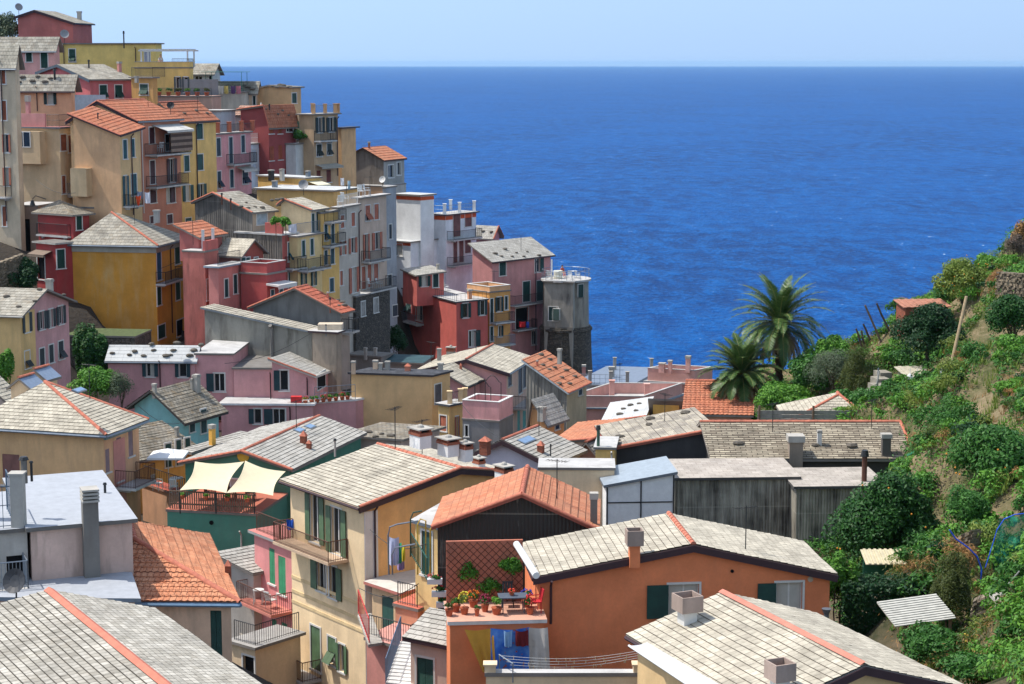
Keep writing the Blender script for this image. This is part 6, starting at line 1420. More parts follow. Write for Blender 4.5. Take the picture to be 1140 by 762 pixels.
for i in range(1300):
    Y = random.uniform(56, 159); xm = Y * .275; x = random.uniform(14.5 + (Y - 55) * .06, xm + 5)
    if (x < 17 and Y < 112) or (x < 12 + Y * .03 and Y < 95): continue
    if pathd(x, Y) < .7 or noise.noise(Vector((x * .11, Y * .11, 4))) < -.42: continue
    r = random.uniform(.45, 1.3); z = ground(x, Y); k = random.random(); mb.mi = 0 if k < .3 else (1 if k < .66 else (2 if k < .76 else (5 if k < .88 else (4 if k < .94 else 3))))
    crown(mb, Vector((x, Y, z + r * .35)), r, r, r * random.uniform(.6, 1.0), int(300 * r * r) + 90, .10, 8, (.5, .5, .2, .16, .5, .22)[mb.mi])
for i in range(5200):
    Y = random.uniform(56, 158); x = random.uniform(14.5 + (Y - 55) * .05, Y * .275 + 4)
    if x < 16 and Y < 112: continue
    z = ground(x, Y); mb.mi = 5 if noise.noise(Vector((x * .2, Y * .2, 9))) > 0 else (3 if random.random() < .3 else 1)
    for k in range(7):
        a = random.uniform(0, 6.28); l_ = random.uniform(.2, .55); b0 = Vector((x + random.uniform(-.15, .15), Y + random.uniform(-.15, .15), z - .03)); tip = b0 + Vector((cos(a) * l_ * .4, sin(a) * l_ * .4, l_)); sd_ = Vector((-sin(a), cos(a), 0)) * .03
        mb.poly([b0 - sd_, b0 + sd_, tip])
print('undergrowth', cnt)
o = mb.build('undergrowth', [L_MID, L_BRI, L_HEA, L_DRY, L_DARK, L_YEL]); o['kind'] = 'stuff'
# ================================================================= GARDEN THINGS
def pole(label, x0, y0, x1, y1, Y, r, m, name='pole', cat='pole', group=None):
    a = P(x0, y0, Y); b = P(x1, y1, Y); o = Vector(a); mb = MB(); mb.tube([a - (b - a) * .3, a, a.lerp(b, .5) + rv() * .05, b], r, 6, r2=r * .8); t = mb.build(name, m, None, o); tag(t, label, cat, group); return t
pole('bent bare tree pole propping the garden in front of the path', 1048, 462, 1076, 330, 124, .12, plain((206, 178, 140), .9, nm='bare_wood'))
for i, (x0, y0, x1, y1, lb) in enumerate(((977, 372, 963, 340, 'long pale leaning stake'), (987, 362, 976, 338, 'dark stake leaning above the brick hut corner'), (958, 382, 953, 366, 'short upright dark stake left of the long pale one'), (962, 384, 959, 368, 'thin stake close behind the long pale one'), (967, 375, 961, 361, 'short leaning stake under the long pale one'))):
    pole(lb + ', sea edge of the slope', x0, y0, x1, y1, 138, .09, BARK if i else WOOD, 'stake', 'stake', 'stakes on the sea edge')
pole('grey upright metal pole at the foot of the stone steps', 974, 468, 978, 410, 122, .06, GALV)
t = pole('slanting grey plank beside the grey metal pole', 969, 470, 979, 413, 121.5, .07, plain((170, 168, 162), .8, nm='grey_boards'), 'plank', 'plank')
# stone steps
q0 = P(985, 402, 131); q1 = P(962, 468, 120); st = thing('stone_steps', 'pale concrete garden steps climbing beside the heather bush', 'steps', q1)
for k in range(9):
    p = q1.lerp(q0, k / 9); mb = MB(); mb.box(p - Vector((0, 0, 1.1)), 1.25 - .05 * k, 1.3, .8, .2); part(mb, 'step', plain((150, 144, 130), .95, var=.25, nm='step_stone'), st)
# garden shack
def simple(label, x, y, Y, w, d, h, rot, wm, rm, name='hut', cat='hut', pitch=.12, ov=.2):
    q = P(x, y, Y); t = thing(name, label, cat, q); mb = MB(); mb.box(q - Vector((0, 0, 1)), w, d, h + 1, rot); part(mb, 'wall', wm, t)
    mb = MB(); a = Vector((cos(rot), sin(rot), 0)); b_ = Vector((-sin(rot), cos(rot), 0)); o = q + Vector((0, 0, h + .01)) - a * (w / 2 + ov) - b_ * (d / 2 + ov)
    n_ = 14
    for k in range(n_): mb.obox(o + a * (w + 2 * ov) * k / n_, a * (w + 2 * ov) / n_ * .96, b_ * (d + 2 * ov) + Vector((0, 0, pitch * d)), Vector((0, 0, .05 + .03 * (k % 2))))
    part(mb, 'roof', rm, t); return t, q
SHEET = plain((186, 178, 156), .7, var=.2, nm='old_sheet')
t, q = simple('low garden shack with sheet roof below the dense dark tree', 1030, 448, 127, 3.2, 2.4, 1.9, .1, pl(132, 122, 104, stain=.6), SHEET, 'shack', 'shack')
mb = MB(); mb.box(q + Vector((-1.0, -1.26, -.3)), 1.3, .08, 1.9); part(mb, 'doorway', DARK, t)
t, q = simple('small brick-orange hut half hidden by the dense dark tree', 1026, 360, 139, 3.2, 2.2, 1.3, .1, BRICK, plain((176, 120, 96), .9, var=.3, nm='old_tiles'))
# low walls
def rubble_wall(label, pts, h, th=.5, m=None, name='stone_wall', course=.11):
    P3 = [Vector(p) for p in pts]; t = thing(name, label, 'wall', P3[0]); mb = MB()
    for a, b in zip(P3, P3[1:]):
        d = b - a; L = d.length; k = 0
        dd = d.normalized(); nn = Vector((dd.y, -dd.x, 0)).normalized(); z = -.6
        while z < h:
            ch = course * random.uniform(.7, 1.4); s_ = random.uniform(0, .3) if z > h - .3 else 0
            while s_ < L:
                w = random.uniform(.1, .32); jj = random.uniform(-.09, .09); p = a + dd * s_ + Vector((0, 0, z)) - nn * (th / 2 - jj)
                mb.obox(p, dd * min(w - .02, max(.05, L - s_)), nn * th, Vector((random.uniform(-.02, .02), random.uniform(-.02, .02), ch - .015)))
                s_ += w
            z += ch
    part(mb, 'stones', m or STONEW, t); return t
STONEW = bpy.data.materials.new('dry_stone'); STONEW.use_nodes = True; nt = STONEW.node_tree; nt.nodes.clear(); n = N(nt); out = n('OutputMaterial'); geo = n('NewGeometry'); tc = n('TexCoord'); nn_ = n('TexNoise', {'Vector': tc.outputs['Object'], 'Scale': 5.0, 'Detail': 6.0})
col = n.mix(geo.outputs['Random Per Island'], rgb((146, 130, 108)), rgb((92, 82, 70))); col = n.mix(n.ramp(nn_.outputs[0], [(.4, 0), (.7, .6)]), col, rgb((72, 70, 50))); b = n('BsdfPrincipled', {'Base Color': col, 'Roughness': .95}); nt.links.new(b.outputs[0], out.inputs[0])
rubble_wall('crumbling dry stone terrace wall under the green net at the right edge', [P(1080, 716, 74), P(1104, 706, 73.7), P(1152, 694, 73.2)], 1.7, .6)
rubble_wall('low dry stone wall along the sandy path near the skyline', [P(1112, 318, 130), P(1160, 322, 126)], .9)
rubble_wall('stone retaining wall beneath the bean rows', [P(1046, 655, 82), P(1085, 640, 80)], 2.0)
rubble_wall('shaded stone wall above the stepped lane at the far left', [P(-5, 330, 156), P(26, 318, 158)], 2.6)
# corrugated shelter on posts
q = P(1026, 690, 73.5); t = thing('garden_shelter', 'pale corrugated shelter on two wooden posts beside the hedge', 'shelter', (q.x, q.y, q.z - 1.9)); mb = MB(); a = Vector((2.5, .55, .18)); b_ = Vector((-.35, 2.0, .38)); o = q + Vector((-1.25, -1, 0))
for k in range(22): mb.obox(o + b_ * k / 22, a, b_ / 22 * .98, Vector((0, 0, .03 + .035 * (k % 2))))
part(mb, 'roof', plain((196, 194, 184), .7, var=.2, nm='old_sheet'), t)
for (u, v) in ((.2, .1), (.95, .12)):
    mb = MB(); p = o + a * u + b_ * v; mb.tube([p, p - Vector((0, 0, 2.3))], .07, 6); part(mb, 'post', WOOD, t)
q = P(1000, 626, 84); t = thing('sheet_roof', 'long beige wavy-edged sheet roof between the round citrus tree and the hedge', 'shed roof', q); mb = MB()
for k in range(26): mb.obox(q + Vector((-1.55 + k * .12, -.5, 0)), Vector((.115, 0, 0)), Vector((0, 1.5, .3)), Vector((0, 0, .03 + .04 * (k % 2))))
part(mb, 'sheet', plain((206, 194, 160), .7, nm='old_sheet'), t); mb = MB(); mb.obox(q + Vector((-1.5, .4, -2.2)), Vector((3, 0, 0)), Vector((0, .06, 0)), Vector((0, 0, 2.2))); part(mb, 'green_board', plain((40, 110, 80), .8), t)
q = P(1128, 676, 70); t = tag(MB_ := None, '', '') if False else None
mb = MB(); mb.obox(P(1110, 674, 70), Vector((1.6, .3, 0)), Vector((0, 1.2, 0)), Vector((0, 0, .14))); mb.obox(P(1122, 668, 70.8), Vector((1.4, .1, 0)), Vector((0, .12, 0)), Vector((0, 0, .45))); t = mb.build('concrete_ledge', CONC, None, P(1110, 674, 70)); tag(t, 'pale concrete trough ledge on the stone wall at the right edge', 'ledge')
# nets
NET = bpy.data.materials.new('green_net'); NET.use_nodes = True; nt = NET.node_tree; nt.nodes.clear(); n = N(nt); out = n('OutputMaterial'); d_ = n('BsdfDiffuse', {'Color': rgb((46, 132, 110))}); tr = n('BsdfTransparent'); mx = n('MixShader', {0: .55, 1: tr.outputs[0], 2: d_.outputs[0]}); nt.links.new(mx.outputs[0], out.inputs[0])
def net(label, px, Y, sag=.15):
    q = [P(x, y, Y) for x, y in px]; mb = MB(); N_ = 10
    for i in range(N_):
        for j in range(N_):
            def f(s_, t_):
                p = q[0].lerp(q[1], s_).lerp(q[3].lerp(q[2], s_), t_); return p + Vector((0, sag * noise.noise(Vector((s_ * 4, t_ * 4, Y))) * 2, sag * .5 * noise.noise(Vector((s_ * 3, t_ * 3, 2)))))
            mb.poly([f(i / N_, j / N_), f((i + 1) / N_, j / N_), f((i + 1) / N_, (j + 1) / N_), f(i / N_, (j + 1) / N_)])
    o = mb.build('garden_net', NET, None, q[3]); tag(o, label, 'net')
net('sagging green net screen under the blue hose arch', [(1112, 578), (1145, 572), (1145, 628), (1104, 640)], 78)
net('small green net at the right end of the long stone roof', [(1009, 506), (1040, 492), (1044, 516), (1012, 520)], 104)
BLUEH = plain((36, 92, 220), .5, nm='blue_plastic')
mb = MB(); pts = [P(x, y, 77) for x, y in ((1097, 632), (1104, 610), (1110, 590), (1118, 578), (1130, 573), (1150, 571))]; mb.tube(pts, .022, 6); t = mb.build('hose', BLUEH, None, pts[0]); tag(t, 'bright blue hose arching over the green net', 'hose')
mb = MB(); pts = [P(x, y, 78) for x, y in ((1057, 590), (1064, 600), (1078, 610), (1088, 620), (1093, 634), (1092, 648))]; mb.tube(pts, .035, 6); t = mb.build('hose', BLUEH, None, pts[-1]); tag(t, 'blue hose trailing down beside the terracotta rubble', 'hose')
mb = MB(); pts = [P(x, y, 70) for x, y in ((1135, 636), (1118, 656), (1108, 676), (1108, 700), (1114, 716), (1140, 738))]; mb.tube(pts, .03, 6); t = mb.build('hose', plain((150, 150, 146), .6), None, pts[-1]); tag(t, 'grey hose curving down the crumbling stone wall', 'hose')
pole('short yellow post at the bottom right corner', 1131, 757, 1132, 727, 64, .06, plain((220, 200, 40), .6, nm='yellow_paint'), 'post', 'post')
mb = MB(); q = P(1048, 452, 118)
mb.tube([q, q + Vector((.05, 0, .9)), q + Vector((-.05, 0, 2.0)), q + Vector((0, 0, 2.5))], .2, 8, r2=.09); t = mb.build('wrapped_cloth', plain((206, 208, 206), .9, nm='white_cloth'), None, q); tag(t, 'white cloth wrapped round a post beside the shack', 'cloth')
for i, x in enumerate((1013, 1021)):
    q = P(x, 422, 124.5); mb = MB(); mb.ball(q, .22, .2, .36, 8, 6); mb.tube([q + Vector((0, 0, .3)), q + Vector((0, 0, .7))], .02, 4); t = mb.build('plastic_bag', plain((226, 228, 228), .5, nm='white_plastic'), None, q); tag(t, ('left' if i == 0 else 'right') + ' one of two white bags hanging at the dark shack doorway', 'bag', 'white bags at the shack')
# ================================================================= THINGS ON TERRACES
WPL = plain((228, 228, 224), .5, var=.04, nm='white_plastic')
def chair(label, Q, rot=0.0, m=None, group=None, s=1.0):
    m = m or WPL; t = thing('chair', label, 'chair', Q, group); a = Vector((cos(rot), sin(rot), 0)); b = Vector((-sin(rot), cos(rot), 0)); w = .44 * s
    mb = MB(); mb.box(Q + Vector((0, 0, .42 * s)), w, w, .04, rot); part(mb, 'seat', m, t)
    mb = MB(); o = Q + b * w / 2 - a * w / 2 + Vector((0, 0, .46 * s))
    for k in range(4): mb.obox(o + a * w * k / 4, a * w / 4 * .7, b * .03 + Vector((0, 0, 0)), Vector((0, 0, .42 * s)) + b * .08)
    mb.obox(o + Vector((0, 0, .42 * s)) + b * .08, a * w, b * .035, Vector((0, 0, .06))); part(mb, 'backrest', m, t)
    for sx in (-1, 1):
        for sy in (-1, 1):
            mb = MB(); p = Q + a * sx * w * .45 + b * sy * w * .45; mb.tube([p + a * sx * .03, p + Vector((0, 0, .42 * s))], .022, 4); part(mb, 'leg', m, t)
        mb = MB(); p = Q + a * sx * w * .5; mb.obox(p - b * w * .45 + Vector((0, 0, .62 * s)), a * .03, b * w * .95, Vector((0, 0, .03))); mb.obox(p - b * w * .45 + Vector((0, 0, .44 * s)), a * .03, b * .03, Vector((0, 0, .2 * s))); part(mb, 'armrest', m, t)
    return t
def table(label, Q, w, d, rot=0.0, m=None, rnd=False, h=.72):
    m = m or WPL; t = thing('table', label, 'table', Q); mb = MB()
    if rnd: mb.tube([Q + Vector((0, 0, h)), Q + Vector((0, 0, h + .035))], w / 2, 18)
    else: mb.box(Q + Vector((0, 0, h)), w, d, .035, rot)
    part(mb, 'tabletop', m, t); a = Vector((cos(rot), sin(rot), 0)); b = Vector((-sin(rot), cos(rot), 0))
    for sx in (-1, 1):
        for sy in (-1, 1):
            mb = MB(); p = Q + a * sx * w * .36 + b * sy * d * .36; mb.tube([p, p + Vector((0, 0, h))], .02, 4); part(mb, 'leg', m, t)
TERP = plain((186, 98, 66), .9, var=.15, nm='terracotta_pot')
def pot(label, Q, r=.16, h=.25, lm=None, fl=None, n=160, ph=.4, s=.05, pm=None, group=None):
    t = thing('potted_plant', label, 'plant', Q, group); mb = MB(); lathe(mb, Q, [(r * .7, Q.z), (r, Q.z + h), (r * 1.1, Q.z + h), (r * 1.1, Q.z + h + .03), (.01, Q.z + h - .02)], 10); part(mb, 'pot', pm or TERP, t)
    mb = MB(); c = Q + Vector((0, 0, h + ph * .5)); crown(mb, c, r * 1.5, r * 1.5, ph * .6, n, s, 5); part(mb, 'foliage', lm or L_MID, t)
    if fl:
        mb = MB()
        for i in range(26): d = rv(); mb.ball(c + Vector((d.x * r * 1.4, d.y * r * 1.4, abs(d.z) * ph * .6)), .035, .035, .035, 5, 3)
        part(mb, 'blossom', fl, t)['kind'] = 'stuff'
def dish(label, Q, r, az, m=None):
    t = thing('satellite_dish', label, 'dish', Q); mb = MB(); c = Q + Vector((0, 0, r * 1.5)); n = Vector((cos(az), sin(az), .4)).normalized(); a = n.cross(Vector((0, 0, 1))).normalized(); b = n.cross(a)
    for k in range(14):
        p0, p1 = 2 * pi * k / 14, 2 * pi * (k + 1) / 14
        for (f0, f1) in ((0, .5), (.5, 1)):
            def g_(p, f): return c + (a * cos(p) + b * sin(p)) * r * f + n * (r * .25 * f * f)
            mb.poly([g_(p0, f0), g_(p1, f0), g_(p1, f1), g_(p0, f1)]); mb.poly([g_(p0, f1) - n * .02, g_(p1, f1) - n * .02, g_(p1, f0) - n * .02, g_(p0, f0) - n * .02])
    part(mb, 'reflector', m or plain((150, 150, 150), .5, nm='dish_paint'), t); mb = MB(); mb.tube([Q - Vector((0, 0, .3)), c - n * .05], .03, 5); mb.tube([c - b * r * .9, c + n * r * .9], .012, 4); part(mb, 'mount', IRON, t)
def cloth(label, a, b, drop, m, name='laundry', wav=.05, n=10, cat='laundry', group=None, taper=1.0, skew=0.0):
    """cloth hanging from a line between two world points"""
    mb = MB(); mb.smooth = True; d = (b - a); nn = Vector((d.y, -d.x, 0)).normalized(); N_ = max(4, n); M_ = 8; top = []
    ph = random.uniform(0, 6)
    def g_(i, j):
        u, v = i / N_, j / M_; u2 = .5 + (u - .5) * (1 + (taper - 1) * v); sag = -.06 * sin(pi * u)
        return a + d * (u2 + skew * v) + Vector((0, 0, sag - drop * v)) + nn * wav * (sin(u * 14 + ph) * v + .6 * sin(u * 5 + v * 3 + ph))
    for th in (0, .006):
        for i in range(N_):
            for j in range(M_):
                q = [g_(i, j), g_(i + 1, j), g_(i + 1, j + 1), g_(i, j + 1)]; q = [p + nn * th for p in q]; mb.poly(q if th else q[::-1])
    o = mb.build(name, m, None, a); tag(o, label, cat, group); return o
def onH(H, x, y): return onz(x, y, H.zt + .11)
# restaurant sails: four-cornered tensioned cloths with hollow edges
SAILM = plain((222, 210, 176), .85, var=.05, nm='sail_cloth')
def sail(label, c4):
    mb = MB(); mb.smooth = True; N_ = 14; cen = sum(c4, Vector()) / 4
    def g_(u, v):
        p = c4[0].lerp(c4[1], u).lerp(c4[3].lerp(c4[2], u), v); k = 1 - .16 * (4 * u * (1 - u) * (1 - (4 * v * (1 - v))) + 4 * v * (1 - v) * (1 - 4 * u * (1 - u)))
        q = cen + (p - cen) * k; return q - Vector((0, 0, .25 * 16 * u * (1 - u) * v * (1 - v) * .5))
    for i in range(N_):
        for j in range(N_): mb.poly([g_(i / N_, j / N_), g_((i + 1) / N_, j / N_), g_((i + 1) / N_, (j + 1) / N_), g_(i / N_, (j + 1) / N_)])
    o = mb.build('shade_sail', SAILM, None, c4[0]); tag(o, label, 'shade sail', 'shade sails of the restaurant')
sail('left cream shade sail stretched over the restaurant terrace', [P(217, 514, 105.5), P(272, 514, 106), P(252, 549, 102), P(200, 546, 102.5)])
sail('right cream shade sail stretched over the restaurant terrace', [P(273, 513, 106), P(318, 525, 105.5), P(304, 552, 102), P(252, 549, 102)])
z = GT.zt + .1
for i, x in enumerate((200, 240, 283)):
    p = P(x, 549, 102); pole_ = MB(); pole_.tube([Vector((p.x, p.y, z)), p + Vector((0, 0, .05))], .035, 6); t = pole_.build('sail_post', IRON, None, Vector((p.x, p.y, z))); tag(t, ('left', 'middle', 'right')[i] + ' thin dark post holding the cream shade sails', 'post', 'sail posts')
for i, (x, y, w_) in enumerate(((222, 556, 3), (246, 556, 3), (268, 557, 2.5))):
    Q = onz(x, y, z); table(('left', 'middle', 'right')[i] + ' red-brown restaurant table under the shade sails', Q, .8, .8, .2, plain((150, 70, 44), .6, nm='stained_wood')); chair('wooden chair at the %s restaurant table' % ('left', 'middle', 'right')[i], Q + Vector((.6, 0, 0)), 1.4, plain((120, 66, 44), .6, nm='stained_wood'))
for i, x in enumerate((204, 230, 254, 276)):
    a = GT.hit_px('F', x, 560)[0]; pot(('first', 'second', 'third', 'fourth')[i] + ' flower box from the left hanging on the restaurant balustrade', GT.fp('F', a, GT.zt + .75, .14), .14, .16, L_BRI, None, 120, .25, .05, None, 'boxes on the restaurant balustrade')
# parasol + terrace set
z = TPAR.zt + .1; q = onz(188, 545, z); t = thing('parasol', 'square white parasol on the red tiled terrace', 'parasol', q); mb = MB(); mb.tube([q, q + Vector((0, 0, 2.3))], .03, 6); part(mb, 'pole', WPL, t)
mb = MB(); c = q + Vector((0, 0, 2.35)); k4 = [c + Vector((sx * 1.05, sy * 1.05, -.25)) for sx, sy in ((-1, -1), (1, -1), (1, 1), (-1, 1))]
for i in range(4): mb.poly([k4[i], k4[(i + 1) % 4], c + Vector((0, 0, .12))]); mb.poly([k4[(i + 1) % 4], k4[i], k4[i] - Vector((0, 0, .12)), k4[(i + 1) % 4] - Vector((0, 0, .12))])
part(mb, 'canopy', plain((240, 240, 238), .8, var=.03, nm='white_cloth'), t)
table('round table under the square white parasol', q + Vector((.5, -.2, 0)), .8, .8, 0, None, True)
for i, (dx, dy, r, lb) in enumerate(((-.6, -.3, 1.2, 'left of'), (1.4, .2, -1.4, 'right of'), (.5, -1.1, 3.1, 'in front of'))): chair('white plastic chair %s the parasol table' % lb, q + Vector((dx, dy, 0)), r, None, 'white chairs round the parasol')
# headland tower terrace
q = RT[0].copy(); q.z = RT[1]
mb = MB(); mb.tube([q + Vector((-.9, -.6, 0)), q + Vector((-.9, -.6, .9))], .5, 14); t = mb.build('water_tank', plain((222, 218, 196), .6), None, q + Vector((-.9, -.6, 0))); tag(t, 'round cream tank on the round tower terrace', 'tank')
for i, (dx, dy) in enumerate(((.4, -1.2), (1.3, -.8), (-1.9, -.9))): chair(('front', 'right-hand', 'left-hand')[i] + ' white chair on the round tower terrace', q + Vector((dx, dy, 0)), i * 1.3, None, 'white chairs on the round tower')
table('white table between the chairs of the round tower terrace', q + Vector((.9, .3, 0)), .8, .8, 0, None, True)
mb = MB(); p = q + Vector((-1.6, -.2, 0)); mb.tube([p, p + Vector((0, 0, 2.1))], .09, 8); t = mb.build('closed_parasol', WPL, None, p); tag(t, 'closed pale parasol standing on the round tower terrace', 'parasol')
# white chairs on roof terraces and balconies
for i, (x, y, lb) in enumerate(((402, 219, 'tall-backed white chair left on the beige roof terrace'), (409, 218, 'white chair beside the tall-backed one on the beige roof terrace'), (384, 227, 'stack-like white chair on the terrace of the grey-beige house'), (379, 231, 'white chair at the left end of the grey-beige terrace'))):
    H = BEIGET if i < 2 else GBH; Q = onH(H, x, y); chair(lb, Q, .4 + i, None, 'white chairs on the beige terraces', 1.15)
for i, (x, lb) in enumerate(((407, 'left'), (416, 'right'))):
    a, z_ = BEIGET.hit_px('R', x, 321); chair(lb + ' white chair on the lowest balcony of the tall beige house', BEIGET.fp('R', a, z_ + .01, .6), 1.2, None, 'chairs on the beige balcony')
a, z_ = PEACHH.hit_px('R', 171, 170); chair('white plastic chair on the upper balcony under the striped awning', PEACHH.fp('R', a, z_ + .01, .7), -.3)
for i, (x, y) in enumerate(((301, 670), (313, 671))):
    a, z_ = PKB.hit_px('F', x, y); (table('white round table on the upper pink balcony', PKB.fp('F', a, PKB.hit_px('F', 306, 672)[1] + .01, .7), .6, .6, 0, None, True) if i == 0 else chair('white chair on the upper pink balcony', PKB.fp('F', a, PKB.hit_px('F', 306, 672)[1] + .01, .6), 2.4))
z_ = PKB.hit_px('F', 306, 745)[1] + .01
table('white square table on the lower pink balcony', PKB.fp('F', 1.0, z_, .7), .6, .6, .6); chair('white chair on the lower pink balcony', PKB.fp('F', 2.0, z_, .6), 2.4)
mb = MB(); O, d, n_, l = PKB.face('F'); mb.obox(PKB.fp('F', .6, z_ + .95, 1.28), d * 1.2, n_ * .03, Vector((0, 0, .9))); t = mb.build('balcony_screen', plain((226, 214, 196), .7, nm='canvas'), None, PKB.fp('F', .6, z_ + .95, 1.28)); tag(t, 'cream canvas screen on the lower pink balcony rail', 'screen')
for i, (x, y) in enumerate(((478, 322), (484, 324), (497, 324))):
    Q = onH(REDH, x, y); (table('long white table on the terrace of the red house', Q, 1.4, .7, .5) if i == 0 else chair(('white chair left of', 'white chair right of')[i - 1] + ' the table on the red house terrace', Q, i, None, 'chairs on the red house terrace'))
# people
def person(label, Q, rot, shirt, trousers, h=1.7, seated=False):
    t = thing('person', label, 'person', Q); SK = plain((196, 140, 110), .6, nm='skin'); k = h / 1.7; f = Vector((sin(rot), -cos(rot), 0)); s_ = Vector((cos(rot), sin(rot), 0))
    me = bpy.data.meshes.new('body'); Z = Vector((0, 0, 1)); hip = .48 if seated else .9
    v = [Z * hip, Z * (hip + .28), Z * (hip + .52), Z * (hip + .62), Z * (hip + .72)]; r = [.15, .14, .15, .06, .1]; e = [(0, 1), (1, 2), (2, 3), (3, 4)]
    def add(p, rad, par): v.append(p); r.append(rad); e.append((par, len(v) - 1)); return len(v) - 1
    for sg in (-1, 1):
        a = add(Z * (hip + .5) + s_ * sg * .19, .055, 2); b_ = add(Z * (hip + .25) + s_ * sg * .24 + f * .05, .045, a); c_ = add(Z * (hip + .08) + s_ * sg * .2 + f * .25, .035, b_); add(Z * (hip + .05) + s_ * sg * .18 + f * .34, .03, c_)
        if seated: a = add(Z * .48 + s_ * sg * .1 + f * .42, .07, 0); b_ = add(Z * .06 + s_ * sg * .1 + f * .45, .045, a)
        else: a = add(Z * .48 + s_ * sg * .1 + f * .03, .07, 0); b_ = add(Z * .06 + s_ * sg * .11, .045, a)
        add(Z * .03 + s_ * sg * .1 + f * (.6 if seated else .16), .04, b_)
    me.from_pydata([tuple(p * k) for p in v], e, []); o = bpy.data.objects.new('body', me); COL.objects.link(o); o.parent = t; me.materials.append(SK)
    me.skin_vertices.new(name='s') if hasattr(me.skin_vertices, 'new') else None
    md = o.modifiers.new('s', 'SKIN'); md.use_smooth_shade = True
    if me.skin_vertices:
        for i, x in enumerate(r): me.skin_vertices[0].data[i].radius = (x * k, x * k); me.skin_vertices[0].data[i].use_root = (i == 0)
    o.modifiers.new('b', 'SUBSURF').levels = 1; OR[o.name] = Vector(Q)
    hd_ = MB(); c = Q + Z * (hip + .76) * k; hd_.smooth = True; hd_.ball(c + Z * .03, .1 * k, .11 * k, .12 * k, 10, 8); part(hd_, 'hair', plain((60, 42, 30), .8, nm='hair'), t)
    hd_ = MB(); hd_.smooth = True; hd_.ball(c + f * .025 - Z * .01, .092 * k, .1 * k, .118 * k, 10, 8); hd_.ball(c + f * .12 - Z * .02, .015, .02, .02, 5, 4); part(hd_, 'face', SK, t)
    sh = MB(); sh.smooth = True; sh.tube([Q + Z * (hip + .02) * k, Q + Z * (hip + .3) * k, Q + Z * (hip + .56) * k], .18 * k, 10, r2=.17 * k)
    for sg in (-1, 1): sh.tube([Q + (Z * (hip + .53) + s_ * sg * .15) * k, Q + (Z * (hip + .3) + s_ * sg * .235 + f * .03) * k], .075 * k, 8, r2=.065 * k)
    part(sh, 'shirt', shirt, t)
    tr_ = MB(); tr_.smooth = True
    for sg in (-1, 1):
        if seated: tr_.tube([Q + (Z * .5 + s_ * sg * .08) * k, Q + (Z * .5 + s_ * sg * .1 + f * .42) * k, Q + (Z * .2 + s_ * sg * .1 + f * .45) * k], .09 * k, 8, r2=.07 * k)
        else: tr_.tube([Q + (Z * .94 + s_ * sg * .08) * k, Q + (Z * .48 + s_ * sg * .1 + f * .03) * k, Q + (Z * .12 + s_ * sg * .11) * k], .1 * k, 8, r2=.07 * k)
    part(tr_, 'trousers', trousers, t)
q = onH(TERR_PG, 174, 72.0); q = TERR_PG.pt(-3.6, .9, TERR_PG.zt + .1); person('person in a white shirt sitting under the white pergola', q, .2, plain((220, 216, 210), .9), plain((60, 60, 80), .9), seated=True); chair('chair under the person below the white pergola', q + Vector((0, .1, 0)), 0.2)
q = RT[0].copy(); q.z = RT[1]; person('sunburnt person in red sitting on the round tower terrace', q + Vector((-.4, .8, 0)), .6, plain((196, 90, 76), .9), plain((190, 120, 100), .9), seated=True)
# dishes
dish('dark grey satellite dish at the left on the pale blue-grey terrace', P(18, 668, 61), .42, -1.9, plain((60, 62, 66), .5, nm='dark_dish')); dish('pale satellite dish on the long yellow roof', P(72, 46, 214), .5, -1.2); dish('small white dish left of the topmost red roof', P(21, 15, 221), .45, -1.0)
dish('small dark dish on the orange roof of the yellow house', P(190, 124, 179), .35, -1.4, IRON); dish('grey dish between the flat white roof and the yellow parapet', P(338, 214, 174), .45, -1.6); dish('pale dish on the wall of the house against the sea', P(426, 206, 217), .4, -2.0, WPL)
# laundry
def CL(*c): return plain(c, .9, var=.08, nm='cloth')
def hang(H, f, x0, x1, y, drop, m, label, out=.9, group=None, **k):
    a0, z_ = H.hit_px(f, x0, y); a1 = H.hit_px(f, x1, y)[0]; return cloth(label, H.fp(f, a0, z_, out), H.fp(f, a1, z_, out), drop, m, group=group, **k)
def fcl(label, x0, x1, y, Y, drop, m, **k): return cloth(label, P(x0, y, Y), P(x1, y, Y), drop, m, **k)
for (x0, x1, m, lb) in ((238, 242, CL(90, 120, 190), 'pale blue'), (243, 249, CL(222, 214, 198), 'white'), (249.5, 254, CL(214, 190, 110), 'yellow'), (257, 262, CL(96, 70, 110), 'purple'), (263, 268, CL(190, 120, 130), 'rose')):
    fcl(lb + ' cloth on the clothes line under the green pergola', x0, x1, 95.5, 211, .85, m, group='wash under the green pergola')
fcl('orange cloth hanging below the tan house corner', 151, 157, 218, 160, .8, CL(226, 84, 40), taper=.4); fcl('white shirt hanging near the tan house corner', 161, 167, 214, 160, .9, CL(226, 226, 232)); fcl('grey shirt hanging near the tan house corner', 152.5, 159, 213, 161, .6, CL(120, 126, 140))
fcl('red towel on the balcony of the old rose house', 578, 585, 358, 208, .6, CL(200, 40, 50)); fcl('blue towel on the balcony of the old rose house', 586, 589, 358, 208, .7, CL(40, 70, 160))
fcl('white cloth on the line over the yellow parapet', 379, 383, 198, 178, .7, CL(226, 226, 228)); fcl('pale blue cloth beside the white one over the yellow parapet', 387, 390, 201, 178, .8, CL(170, 200, 214))
fcl('white bundle drying on the plant terrace of the red house', 321, 330, 249, 154, .7, CL(220, 224, 236))
fcl('blue wrap drying on the rail beside the big yellow house', 319, 327, 578, 92, .5, CL(40, 90, 190))
